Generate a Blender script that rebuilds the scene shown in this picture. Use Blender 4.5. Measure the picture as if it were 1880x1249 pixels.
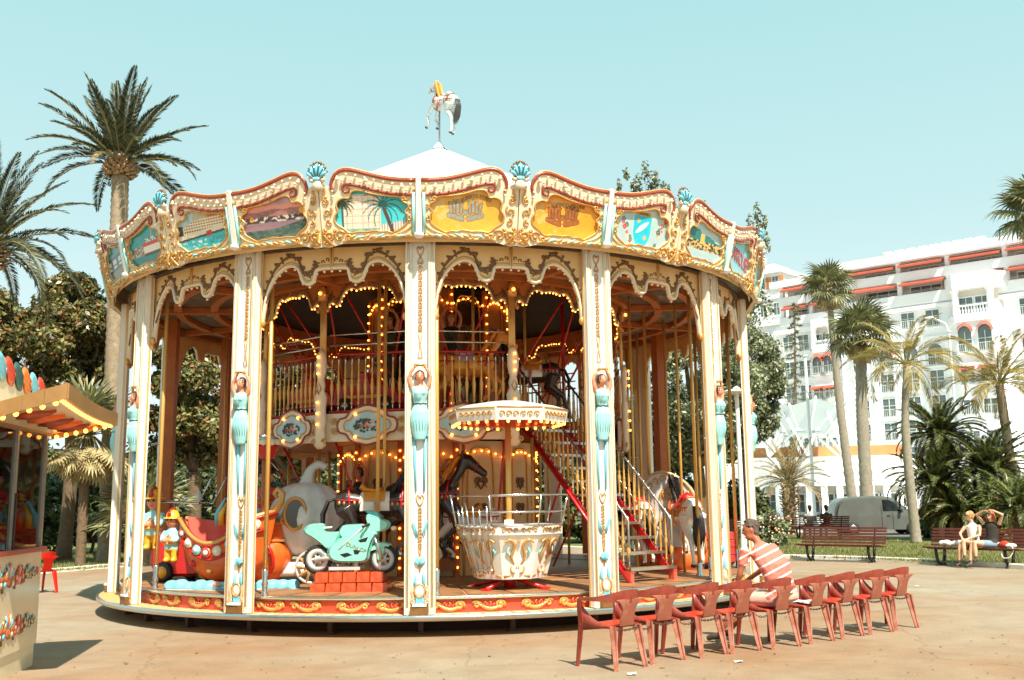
import bpy, bmesh, math, random
from math import sin, cos, pi, radians, sqrt, atan2
from mathutils import Vector, Matrix, kdtree
from mathutils.geometry import tessellate_polygon
for o in list(bpy.data.objects): bpy.data.objects.remove(o)
S = bpy.context.scene
C = S.collection
rnd = random.Random(7)

# ---------------------------------------------------------------- camera, sky, sun, exposure
cam_d = bpy.data.cameras.new('camera'); cam = bpy.data.objects.new('camera', cam_d); C.objects.link(cam)
cam_d.sensor_width = 36; cam_d.lens = 36*1839.9/1880; cam_d.clip_end = 3000; cam_d.clip_start = .1
cam.matrix_world = Matrix.Translation((0,0,1.75)) @ Matrix.Rotation(pi/2+.161,4,'X') @ Matrix.Rotation(-.013,4,'Z')
S.camera = cam
SUN_AZ, SUN_EL = radians(157), radians(54)
W = bpy.data.worlds.new('World'); S.world = W; W.use_nodes = True
nt = W.node_tree; bg = nt.nodes['Background']
sky = nt.nodes.new('ShaderNodeTexSky'); sky.sky_type = 'NISHITA'; sky.sun_disc = False
sky.sun_elevation = SUN_EL; sky.sun_rotation = SUN_AZ; sky.air_density = 1.0; sky.dust_density = 2.5; sky.ozone_density = 1.0
# hazy mediterranean sky: the blue of the clear sky thinned towards a pale turquoise veil
mx = nt.nodes.new('ShaderNodeMix'); mx.data_type = 'RGBA'; mx.inputs[0].default_value = .86
geo = nt.nodes.new('ShaderNodeTexCoord'); sep = nt.nodes.new('ShaderNodeSeparateXYZ')
ramp = nt.nodes.new('ShaderNodeValToRGB')
ramp.color_ramp.elements[0].position = 0.0; ramp.color_ramp.elements[0].color = (6.9,7.5,7.3,1)
ramp.color_ramp.elements[1].position = .62; ramp.color_ramp.elements[1].color = (2.55,5.35,5.35,1)
e_=ramp.color_ramp.elements.new(.27); e_.color=(4.25,6.15,6.1,1)
nt.links.new(geo.outputs['Generated'], sep.inputs[0]); nt.links.new(sep.outputs[2], ramp.inputs[0])
nt.links.new(sky.outputs[0], mx.inputs['A']); nt.links.new(ramp.outputs[0], mx.inputs['B'])
nt.links.new(mx.outputs['Result'], bg.inputs[0]); bg.inputs[1].default_value = .085
sun_d = bpy.data.lights.new('sun','SUN'); sun_d.energy = 5.0; sun_d.angle = radians(.55); sun_d.color = (1,.92,.79)
sun = bpy.data.objects.new('sun', sun_d); C.objects.link(sun)
sdir = Vector((sin(SUN_AZ)*cos(SUN_EL), cos(SUN_AZ)*cos(SUN_EL), sin(SUN_EL)))
sun.rotation_euler = sdir.to_track_quat('Z','Y').to_euler(); sun.location = (20,-40,60)
S.view_settings.view_transform = 'Standard'; S.view_settings.look = 'None'
S.view_settings.exposure = .85; S.view_settings.gamma = 1; S.view_settings.use_curve_mapping = False

# ---------------------------------------------------------------- pixel -> place (only to work out real positions)
F_, PIT, ROL, HC = 1839.9, .161, .013, 1.75
def ray(px,py):
    X=px-940; Y=624.5-py; c,s=cos(ROL),sin(ROL)
    x=c*X+s*Y; y=-s*X+c*Y
    return Vector((x, F_*cos(PIT)-y*sin(PIT), F_*sin(PIT)+y*cos(PIT)))
def gz(px,py,z=0.0):
    d=ray(px,py); return Vector((0,0,HC))+d*((z-HC)/d.z)
def gy(px,py,y):
    d=ray(px,py); return Vector((0,0,HC))+d*(y/d.y)

# ---------------------------------------------------------------- materials
def lin(c):
    return tuple((x/255/12.92) if x/255<=.04045 else ((x/255+.055)/1.055)**2.4 for x in c)
MATS={}
def mat(name, rgb, rough=.5, metal=0., var=.12, scale=6., bump=0., bscale=40., emit=None, estr=0., spec=.5, trans=0., alpha=1., coat=0., hue=None, wear=None, wsoft=.12):
    m=bpy.data.materials.new(name); m.use_nodes=True; t=m.node_tree; b=t.nodes['Principled BSDF']
    c=lin(rgb); L=t.links.new
    b.inputs['Roughness'].default_value=rough; b.inputs['Metallic'].default_value=metal
    b.inputs['Specular IOR Level'].default_value=spec
    if coat: b.inputs['Coat Weight'].default_value=coat; b.inputs['Coat Roughness'].default_value=.12
    if var>0:
        tc=t.nodes.new('ShaderNodeTexCoord'); n=t.nodes.new('ShaderNodeTexNoise'); n.inputs['Scale'].default_value=scale; n.inputs['Detail'].default_value=5; n.inputs['Roughness'].default_value=.62
        L(tc.outputs['Object'],n.inputs['Vector'])
        r=t.nodes.new('ShaderNodeValToRGB'); r.color_ramp.elements[0].position=.3; r.color_ramp.elements[1].position=.72
        d=tuple(max(0,x*(1-var)) for x in c) if hue is None else lin(hue)
        r.color_ramp.elements[0].color=(*d,1); r.color_ramp.elements[1].color=(*[min(1,x*(1+var*.7)) for x in c],1)
        L(n.outputs['Fac'],r.inputs[0]); col=r.outputs[0]
        if wear:
            n2=t.nodes.new('ShaderNodeTexNoise'); n2.inputs['Scale'].default_value=wear[1]; n2.inputs['Detail'].default_value=8; n2.inputs['Roughness'].default_value=.7
            L(tc.outputs['Object'],n2.inputs['Vector'])
            r2=t.nodes.new('ShaderNodeValToRGB'); r2.color_ramp.elements[0].position=wear[2]; r2.color_ramp.elements[1].position=wear[2]+wsoft
            L(n2.outputs['Fac'],r2.inputs[0])
            mm=t.nodes.new('ShaderNodeMix'); mm.data_type='RGBA'; L(r2.outputs[0],mm.inputs[0]); L(col,mm.inputs['A']); mm.inputs['B'].default_value=(*lin(wear[0]),1); col=mm.outputs['Result']
        L(col,b.inputs['Base Color'])
        rr=t.nodes.new('ShaderNodeMapRange'); rr.inputs[3].default_value=max(0,rough-.08); rr.inputs[4].default_value=min(1,rough+.12); L(n.outputs['Fac'],rr.inputs[0]); L(rr.outputs[0],b.inputs['Roughness'])
        if bump>0:
            n3=t.nodes.new('ShaderNodeTexNoise'); n3.inputs['Scale'].default_value=bscale; n3.inputs['Detail'].default_value=6; L(tc.outputs['Object'],n3.inputs['Vector'])
            bp=t.nodes.new('ShaderNodeBump'); bp.inputs['Strength'].default_value=bump; bp.inputs['Distance'].default_value=.02; L(n3.outputs['Fac'],bp.inputs['Height']); L(bp.outputs[0],b.inputs['Normal'])
    else: b.inputs['Base Color'].default_value=(*c,1)
    if emit: b.inputs['Emission Color'].default_value=(*lin(emit),1); b.inputs['Emission Strength'].default_value=estr
    if trans: b.inputs['Transmission Weight'].default_value=trans
    if alpha<1: b.inputs['Alpha'].default_value=alpha
    MATS[name]=m; return m
def leafmat(name, rgb, rgb2, rough=.45, trl=.25, scale=1.2):
    m=bpy.data.materials.new(name); m.use_nodes=True; t=m.node_tree; b=t.nodes['Principled BSDF']; L=t.links.new
    tc=t.nodes.new('ShaderNodeTexCoord'); g=t.nodes.new('ShaderNodeNewGeometry'); n=t.nodes.new('ShaderNodeTexNoise'); n.inputs['Scale'].default_value=scale; n.inputs['Detail'].default_value=3
    L(tc.outputs['Object'],n.inputs['Vector'])
    ad=t.nodes.new('ShaderNodeMath'); ad.operation='ADD'; L(n.outputs['Fac'],ad.inputs[0])
    mu=t.nodes.new('ShaderNodeMath'); mu.operation='MULTIPLY_ADD'; mu.inputs[1].default_value=.7; mu.inputs[2].default_value=-.35; L(g.outputs['Random Per Island'],mu.inputs[0]); L(mu.outputs[0],ad.inputs[1])
    r=t.nodes.new('ShaderNodeValToRGB'); r.color_ramp.elements[0].position=.25; r.color_ramp.elements[1].position=.8
    r.color_ramp.elements[0].color=(*lin(rgb),1); r.color_ramp.elements[1].color=(*lin(rgb2),1); L(ad.outputs[0],r.inputs[0])
    L(r.outputs[0],b.inputs['Base Color']); b.inputs['Roughness'].default_value=rough
    tr=t.nodes.new('ShaderNodeBsdfTranslucent'); L(r.outputs[0],tr.inputs[0])
    ms=t.nodes.new('ShaderNodeMixShader'); ms.inputs[0].default_value=trl; L(b.outputs[0],ms.inputs[1]); L(tr.outputs[0],ms.inputs[2]); L(ms.outputs[0],t.nodes['Material Output'].inputs[0])
    MATS[name]=m; return m
def colmat(name, rough=.4, coat=.4, attr='paint'):
    m=bpy.data.materials.new(name); m.use_nodes=True; t=m.node_tree; b=t.nodes['Principled BSDF']
    a=t.nodes.new('ShaderNodeVertexColor'); a.layer_name=attr; t.links.new(a.outputs[0],b.inputs['Base Color']); b.inputs['Roughness'].default_value=rough
    b.inputs['Coat Weight'].default_value=coat; b.inputs['Coat Roughness'].default_value=.1
    MATS[name]=m; return m

mat('cream',(226,208,178),.42,var=.1,coat=.25)
mat('white_paint',(232,226,216),.4,var=.07,coat=.25,scale=3)
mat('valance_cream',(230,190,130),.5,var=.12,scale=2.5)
mat('gold',(210,158,88),.34,metal=.4,var=.1,scale=9)
mat('pale_gold',(222,178,112),.4,metal=.3,var=.15,scale=14)
mat('dark_gold',(132,92,48),.45,metal=.3,var=.25,scale=10)
mat('brass',(214,168,92),.34,metal=.35,var=.05,scale=2)
mat('scroll_brown',(126,88,56),.55,var=.25,scale=12)
mat('moulding_red',(150,62,38),.35,var=.12,coat=.3)
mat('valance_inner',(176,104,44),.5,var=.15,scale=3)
mat('coral',(222,72,44),.42,var=.12,scale=5,coat=.25)
mat('bright_red',(196,24,22),.4,var=.12,coat=.3)
mat('rail_red',(176,16,28),.38,var=.1,coat=.3)
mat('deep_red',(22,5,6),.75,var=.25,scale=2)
mat('orange',(228,104,34),.4,var=.18,coat=.4)
mat('yellow',(236,172,40),.42,var=.15,coat=.3)
mat('amber_wood',(176,98,40),.5,var=.22,scale=3)
mat('turquoise',(156,214,214),.4,var=.08,coat=.3)
mat('pale_turquoise',(156,222,220),.4,var=.08,coat=.3)
mat('mint',(132,208,190),.28,var=.05,coat=.8)
mat('teal_glass',(24,104,110),.12,var=.3,scale=10,coat=.8)
mat('sky_blue',(120,196,216),.4,var=.1,coat=.3)
mat('chrome',(205,205,200),.18,metal=.95,var=.06)
mat('steel',(170,165,155),.35,metal=.8,var=.12)
mat('tread',(196,176,140),.6,metal=.2,var=.15,bump=.3,bscale=60)
mat('deck_wood',(150,108,68),.5,var=.3,scale=2.2,hue=(116,80,50))
mat('dark_inside',(52,30,22),.8,var=.3,scale=2)
mat('dark_brown',(70,46,34),.6,var=.3)
mat('black',(20,17,16),.45,var=.2)
mat('rubber',(38,36,34),.7,var=.2,scale=20,bump=.2)
mat('skin_paint',(214,140,104),.42,var=.08)
mat('hair_brown',(58,38,28),.5,var=.2,scale=20)
mat('pink_scroll',(226,164,130),.42,var=.1,coat=.25)
mat('salmon',(230,92,74),.4,var=.1,coat=.3)
mat('silver_grey',(196,198,194),.35,metal=.15,var=.18,scale=4)
mat('organ_pipe',(150,156,158),.25,metal=.8,var=.1)
mat('horse_black',(44,34,32),.28,var=.25,coat=.5)
mat('horse_white',(232,222,208),.3,var=.08,coat=.5)
mat('horse_grey',(200,200,194),.35,var=.25,scale=5,coat=.3)
mat('hoof',(60,58,54),.4,var=.2)
mat('mane_gold',(226,140,40),.45,var=.25,scale=10)
mat('mane_dark',(34,26,24),.5,var=.25,scale=14)
mat('leather_tan',(222,140,44),.4,var=.15,coat=.3)
mat('lilac',(196,150,160),.4,var=.12,coat=.3)
mat('mirror_dim',(120,96,70),.12,metal=.85,var=.3,scale=3)
mat('bulb_off',(236,214,190),.12,var=0,coat=1)
mat('bulb_lit',(255,214,150),.3,var=0,emit=(255,150,56),estr=4.4)
mat('roof_white',(226,236,238),.6,var=.05,scale=1)
mat('roof_blue',(196,222,234),.6,var=.05,scale=1)
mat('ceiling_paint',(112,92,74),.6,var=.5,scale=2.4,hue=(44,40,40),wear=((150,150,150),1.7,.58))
mat('green_dark',(44,52,40),.5,var=.3)
mat('flower_red',(206,44,44),.5,var=.1); mat('flower_pink',(236,160,140),.5,var=.1); mat('flower_cream',(240,216,180),.5,var=.1); mat('leaf_paint',(52,92,84),.5,var=.2); mat('flower_orange',(226,120,50),.5,var=.1)
mat('cartouche_blue',(170,200,206),.4,var=.12,coat=.3)
mat('brick_orange',(224,84,24),.38,var=.3,scale=9,coat=.5,hue=(170,44,14))
colmat('panel_print'); 
# ground and garden
mat('plastic_red',(132,46,32),.40,var=.18,scale=3,wear=((176,100,80),2.2,.42),wsoft=.4)
mat('plastic_seat',(190,52,30),.42,var=.2,scale=4,wear=((206,120,84),3,.5),wsoft=.25)
mat('plastic_faded_lit',(158,90,68),.5,var=.25,scale=3,wear=((198,150,130),3.0,.48),wsoft=.3)  # fading plus sunlight put into the colour of splat and rear legs
mat('pumpkin_silver_lit',(226,228,224),.38,var=.16,scale=4,coat=.3)  # silver grey lightened, sunlight on the coach put into its colour
mat('plastic_bright',(206,36,20),.4,var=.12)
mat('bench_wood',(92,38,28),.42,var=.28,scale=5,coat=.15)
mat('iron',(36,28,26),.5,var=.2)
mat('kerb_white',(228,222,206),.7,var=.1,bump=.2)
mat('bark',(112,90,68),.85,var=.35,scale=9,bump=.6,bscale=25)
mat('palm_trunk',(150,132,108),.85,var=.35,scale=7,bump=.8,bscale=18)
mat('palm_grey',(150,140,122),.85,var=.25,scale=6,bump=.5,bscale=22)
mat('boot',(186,150,108),.8,var=.5,scale=16,hue=(84,54,34))
mat('frond_stalk',(140,126,80),.6,var=.2)
leafmat('date_leaf',(40,46,28),(98,98,62),.45,.2)
leafmat('date_leaf_dry',(120,106,68),(190,164,116),.6,.25)
leafmat('fan_leaf',(84,88,56),(152,150,104),.45,.25)
leafmat('fan_dry',(150,132,88),(206,188,140),.7,.3)
leafmat('queen_leaf',(124,112,52),(196,170,96),.5,.35)
leafmat('cycad_leaf',(40,50,22),(116,124,62),.35,.15)
leafmat('cycad_dry',(110,78,36),(186,140,76),.6,.25)
leafmat('magnolia_leaf',(58,64,32),(150,146,88),.24,.22)
leafmat('magnolia_brown',(96,60,28),(156,112,62),.5,.15)
leafmat('tree_leaf',(72,80,52),(160,164,124),.4,.25)
leafmat('conifer_leaf',(84,86,64),(142,140,108),.6,.15)
leafmat('shrub_leaf',(36,46,22),(104,112,60),.5,.2)
leafmat('grass_blade',(86,96,50),(166,160,96),.6,.3)
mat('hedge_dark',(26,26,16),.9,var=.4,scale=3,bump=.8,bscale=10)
mat('building_white',(236,238,240),.75,var=.06,scale=.25)
mat('building_trim',(240,242,243),.7,var=.05,scale=.4)
mat('awning_red',(188,88,68),.7,var=.12,scale=.6)
mat('window_glass',(96,112,112),.08,var=.4,scale=.35,spec=.8)
mat('window_frame',(214,216,210),.5,var=.05)
mat('shutter_orange',(214,146,92),.6,var=.1)
mat('shade_wall',(218,212,202),.8,var=.08,scale=.3)
mat('terrace_orange',(206,136,84),.7,var=.2,scale=.6)
mat('van_grey',(108,110,104),.3,metal=.3,var=.08,scale=2,coat=.7)
mat('car_blue',(124,160,166),.3,metal=.3,var=.06,coat=.7)
mat('car_glass',(30,32,32),.06,var=.2,spec=.9)
mat('canopy_white',(192,208,214),.45,var=.06)
mat('shirt_white',(236,232,226),.8,var=.08,bump=.3,bscale=18)
mat('shirt_black',(52,44,38),.85,var=.15,bump=.3,bscale=18)
mat('denim_pale',(128,150,166),.85,var=.15)
mat('shorts_pale',(206,168,150),.85,var=.12,bump=.3,bscale=16)
mat('skirt_brown',(112,86,58),.85,var=.15)
mat('skin',(222,168,134),.5,var=.1,scale=12)
mat('skin_tan',(164,92,58),.5,var=.12,scale=12)
mat('hair_grey',(84,68,56),.7,var=.4,scale=30,bump=.5,bscale=60)
mat('hair_blond',(190,142,84),.6,var=.3,scale=30)
mat('hair_red',(168,84,44),.6,var=.3,scale=30)
mat('shoe',(70,56,46),.7,var=.2)
mat('bag_white',(232,228,222),.8,var=.08,bump=.4,bscale=9); mat('bag_red',(206,62,42),.7,var=.1)
mat('kiosk_body',(214,200,164),.35,var=.14,scale=1.4,coat=.3)
mat('kiosk_wood',(152,112,62),.45,var=.2,scale=4,coat=.2)
mat('paper',(220,226,226),.7,var=.05)
# see-through pane
def glass(name,tint,mixf,rough=.03):
    m=bpy.data.materials.new(name); m.use_nodes=True; t=m.node_tree; t.nodes.remove(t.nodes['Principled BSDF'])
    a=t.nodes.new('ShaderNodeBsdfTransparent'); a.inputs[0].default_value=(*tint,1); g=t.nodes.new('ShaderNodeBsdfGlossy'); g.inputs['Roughness'].default_value=rough
    fr=t.nodes.new('ShaderNodeFresnel'); fr.inputs[0].default_value=1.5; ad=t.nodes.new('ShaderNodeMath'); ad.operation='ADD'; ad.inputs[1].default_value=mixf; t.links.new(fr.outputs[0],ad.inputs[0])
    s=t.nodes.new('ShaderNodeMixShader'); t.links.new(ad.outputs[0],s.inputs[0]); t.links.new(a.outputs[0],s.inputs[1]); t.links.new(g.outputs[0],s.inputs[2]); t.links.new(s.outputs[0],t.nodes['Material Output'].inputs[0]); MATS[name]=m
glass('pane_glass',(.72,.72,.66),.06); glass('canopy_glass',(.78,.86,.88),.12,.2)

# ---------------------------------------------------------------- mesh builder
def frame_along(pts, closed=False):
    n=len(pts); fr=[]; up=None
    for i in range(n):
        if closed: d=pts[(i+1)%n]-pts[i-1]
        else: d=pts[min(i+1,n-1)]-pts[max(i-1,0)]
        if d.length<1e-9: d=Vector((0,0,1))
        d.normalize()
        if up is None:
            up=Vector((0,0,1)) if abs(d.z)<.9 else Vector((0,1,0))
        a=up-d*up.dot(d)
        if a.length<1e-6: a=Vector((1,0,0))-d*d.x
        a.normalize(); up=a; fr.append((a,d.cross(a)))
    return fr
class MB:
    def __init__(s, mp=None): s.v=[]; s.f=[]; s.m=[]; s.s=[]; s.mp=mp; s.col=None; s.X=None
    def add(s,vs,fs,m=0,sm=False,raw=False):
        o=len(s.v)
        for p in vs:
            p=Vector(p)
            if s.mp and not raw: p=Vector(s.mp(p.x,p.y,p.z))
            if s.X is not None: p=s.X@p
            s.v.append(p)
        for f in fs: s.f.append([i+o for i in f]); s.m.append(m); s.s.append(sm)
        return s
    def box(s,c,d,m=0,R=None,taper=1.):
        hx,hy,hz=d[0]/2,d[1]/2,d[2]/2; vs=[]
        for z in(-1,1):
            k=taper if z>0 else 1
            for x,y in((-1,-1),(1,-1),(1,1),(-1,1)):
                p=Vector((x*hx*k,y*hy*k,z*hz))
                if R is not None: p=R@p
                vs.append(p+Vector(c))
        return s.add(vs,[(3,2,1,0),(4,5,6,7),(0,1,5,4),(1,2,6,5),(2,3,7,6),(3,0,4,7)],m)
    def tube(s,pts,r,n=6,m=0,closed=False,fl=(1,1),sm=True,cap=True):
        pts=[Vector(p) for p in pts]
        if not hasattr(r,'__len__'): r=[r]*len(pts)
        fr=frame_along(pts,closed); vs=[]; fs=[]
        for p,(a,b),q in zip(pts,fr,r):
            for k in range(n):
                t=2*pi*k/n; vs.append(p+a*cos(t)*q*fl[0]+b*sin(t)*q*fl[1])
        N=len(pts)
        for i in range(N if closed else N-1):
            j=(i+1)%N
            for k in range(n):
                l=(k+1)%n; fs.append((i*n+k,j*n+k,j*n+l,i*n+l))
        s.add(vs,fs,m,sm)
        if cap and not closed:
            o=len(s.v)-len(vs)
            s.f.append([o+k for k in range(n)]); s.m.append(m); s.s.append(False)
            s.f.append([o+(N-1)*n+k for k in reversed(range(n))]); s.m.append(m); s.s.append(False)
        return s
    def lathe(s,prof,n=12,m=0,c=(0,0,0),sx=1,sy=1,sm=True,a0=0,a1=2*pi,axis=None):
        full=abs(a1-a0-2*pi)<1e-6; K=n if full else n+1; vs=[]; fs=[]; c=Vector(c)
        for r,z in prof:
            for k in range(K):
                a=a0+(a1-a0)*k/n; p=Vector((r*cos(a)*sx,r*sin(a)*sy,z))
                if axis is not None: p=axis@p
                vs.append(c+p)
        for i in range(len(prof)-1):
            for k in range(n):
                l=(k+1)%K
                fs.append((i*K+k,i*K+l,(i+1)*K+l,(i+1)*K+k))
        return s.add(vs,fs,m,sm)
    def ball(s,c,r,m=0,nu=8,nv=5,R=None,sm=True):
        if not hasattr(r,'__len__'): r=(r,r,r)
        c=Vector(c); vs=[Vector((0,0,-r[2]))]; fs=[]
        for i in range(1,nv):
            t=-pi/2+pi*i/nv
            for k in range(nu): vs.append(Vector((r[0]*cos(t)*cos(2*pi*k/nu),r[1]*cos(t)*sin(2*pi*k/nu),r[2]*sin(t))))
        vs.append(Vector((0,0,r[2]))); L=len(vs)-1
        for k in range(nu):
            l=(k+1)%nu; fs.append((0,1+l,1+k)); fs.append((L,L-nu+k,L-nu+l))
        for i in range(nv-2):
            for k in range(nu):
                l=(k+1)%nu; a=1+i*nu; fs.append((a+k,a+l,a+nu+l,a+nu+k))
        if R is not None: vs=[R@p for p in vs]
        return s.add([p+c for p in vs],fs,m,sm)
    def loft(s,secs,n=12,m=0,sm=True,cap=True):
        # secs: (centre, half axis u, half axis v)
        vs=[]; fs=[]
        for c,u,v in secs:
            c,u,v=Vector(c),Vector(u),Vector(v)
            for k in range(n):
                t=2*pi*k/n; vs.append(c+u*cos(t)+v*sin(t))
        for i in range(len(secs)-1):
            for k in range(n):
                l=(k+1)%n; fs.append((i*n+k,i*n+l,(i+1)*n+l,(i+1)*n+k))
        if cap: fs.append(tuple(reversed(range(n)))); N=(len(secs)-1)*n; fs.append(tuple(N+k for k in range(n)))
        return s.add(vs,fs,m,sm)
    def prism(s,poly,z0,z1,m=0,holes=(),side=None,back=True):
        # flat shape in (x,y) with thickness along the third axis, z1 is the face in front
        loops=[[Vector((p[0],p[1],0)) for p in poly]]+[[Vector((p[0],p[1],0)) for p in h] for h in holes]
        tris=tessellate_polygon(loops); flat=[p for l in loops for p in l]; n=len(flat)
        vs=[(p.x,p.y,z1) for p in flat]+[(p.x,p.y,z0) for p in flat]; fs=[]
        def orient(t):
            a,b,c=[flat[i] for i in t]; return t if (b-a).cross(c-a).z>0 else (t[0],t[2],t[1])
        for t in tris:
            t=orient(t); fs.append(tuple(t))
            if back: fs.append((t[0]+n,t[2]+n,t[1]+n))
        s.add(vs,fs,m); o=len(s.v)-len(vs); i0=0
        for li,l in enumerate(loops):
            k=len(l); ar=sum(l[i].x*l[(i+1)%k].y-l[(i+1)%k].x*l[i].y for i in range(k)); rev=(ar<0)!=(li>0)
            for i in range(k):
                a,b=i0+i,i0+(i+1)%k; q=(a+n,b+n,b,a)
                if (ar<0): q=q[::-1]
                if li>0: q=q[::-1] if False else q
                s.f.append([o+x for x in q]); s.m.append(m if side is None else side); s.s.append(False)
            i0+=k
        return s
    def grid(s,nu,nv,fn,m=0,sm=False,col=None):
        vs=[fn(i/nu,j/nv) for j in range(nv+1) for i in range(nu+1)]; fs=[(j*(nu+1)+i,j*(nu+1)+i+1,(j+1)*(nu+1)+i+1,(j+1)*(nu+1)+i) for j in range(nv) for i in range(nu)]
        return s.add(vs,fs,m,sm)
    def mesh(s,name,mats):
        me=bpy.data.meshes.new(name); me.from_pydata([tuple(p) for p in s.v],[],s.f)
        for k in mats: me.materials.append(MATS[k])
        me.polygons.foreach_set('material_index',s.m); me.polygons.foreach_set('use_smooth',s.s); me.update(); return me
    def build(s,name,mats,parent=None,loc=None,rz=0):
        if isinstance(mats,str): mats=[mats]
        return ob(name,s.mesh(name,mats),parent,loc,rz)
def ob(name,me,parent=None,loc=None,rz=0.,M=None):
    o=bpy.data.objects.new(name,me); C.objects.link(o)
    if parent is not None: o.parent=parent
    if M is not None: o.matrix_basis=M
    else:
        if loc is not None: o.location=loc
        if rz: o.rotation_euler=(0,0,rz)
    return o
def tag(o,label=None,cat=None,group=None,kind=None):
    if label: o['label']=label
    if cat: o['category']=cat
    if group: o['group']=group
    if kind: o['kind']=kind
    return o
def thing(name,label,cat,loc=(0,0,0),rz=0,group=None):
    return tag(ob(name,None,None,loc,rz),label,cat,group)
def copy_tree(o,parent=None):
    c=o.copy(); C.objects.link(c); c.parent=parent
    for ch in o.children: copy_tree(ch,c)
    return c
def arc(cx,cy,r,a0,a1,n=10,rx=1,ry=1):
    return [(cx+r*rx*cos(radians(a0+(a1-a0)*i/n)),cy+r*ry*sin(radians(a0+(a1-a0)*i/n))) for i in range(n+1)]
def spiral(cx,cy,r0,r1,a0,a1,n=16):
    return [(cx+(r0+(r1-r0)*i/n)*cos(radians(a0+(a1-a0)*i/n)),cy+(r0+(r1-r0)*i/n)*sin(radians(a0+(a1-a0)*i/n))) for i in range(n+1)]
def smooth(pts,n=4,closed=False):
    # Catmull-Rom through the points
    P=[Vector(p) for p in pts]; N=len(P); out=[]
    for i in range(N if closed else N-1):
        if closed: a,b,c,d=P[i-1],P[i],P[(i+1)%N],P[(i+2)%N]
        else: a,b,c,d=P[max(i-1,0)],P[i],P[i+1],P[min(i+2,N-1)]
        for k in range(n):
            t=k/n; out.append(.5*((2*b)+(c-a)*t+(2*a-5*b+4*c-d)*t*t+(3*b-a-3*c+d)*t**3))
    if not closed: out.append(P[-1])
    return out
def fuse(mb,voxel=.02,it=3,dec=None):
    # union of overlapping pieces into one continuous surface; every face keeps the material of the nearest piece
    me=mb.mesh('tmp',[]); kd=kdtree.KDTree(len(me.polygons))
    for p in me.polygons: kd.insert(p.center,p.index)
    kd.balance()
    o=bpy.data.objects.new('tmp',me); C.objects.link(o)
    r=o.modifiers.new('r','REMESH'); r.mode='VOXEL'; r.voxel_size=voxel
    if it: q=o.modifiers.new('s','SMOOTH'); q.iterations=it; q.factor=.5
    if dec: q=o.modifiers.new('d','DECIMATE'); q.ratio=dec
    dg=bpy.context.evaluated_depsgraph_get(); e=o.evaluated_get(dg)
    nm=bpy.data.meshes.new_from_object(e); bpy.data.objects.remove(o)
    out=MB(); out.v=[v.co.copy() for v in nm.vertices]; out.f=[list(p.vertices) for p in nm.polygons]
    out.m=[mb.m[kd.find(p.center)[1]] for p in nm.polygons]; out.s=[True]*len(out.f)
    bpy.data.meshes.remove(nm); bpy.data.meshes.remove(me); return out
def text_mesh(txt,size,ext=.004):
    cu=bpy.data.curves.new('t','FONT'); cu.body=txt; cu.size=size; cu.extrude=ext; cu.align_x='CENTER'; cu.resolution_u=3
    o=bpy.data.objects.new('t',cu); C.objects.link(o); dg=bpy.context.evaluated_depsgraph_get()
    me=bpy.data.meshes.new_from_object(o.evaluated_get(dg)); bpy.data.objects.remove(o); me.materials.clear(); return me
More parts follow.
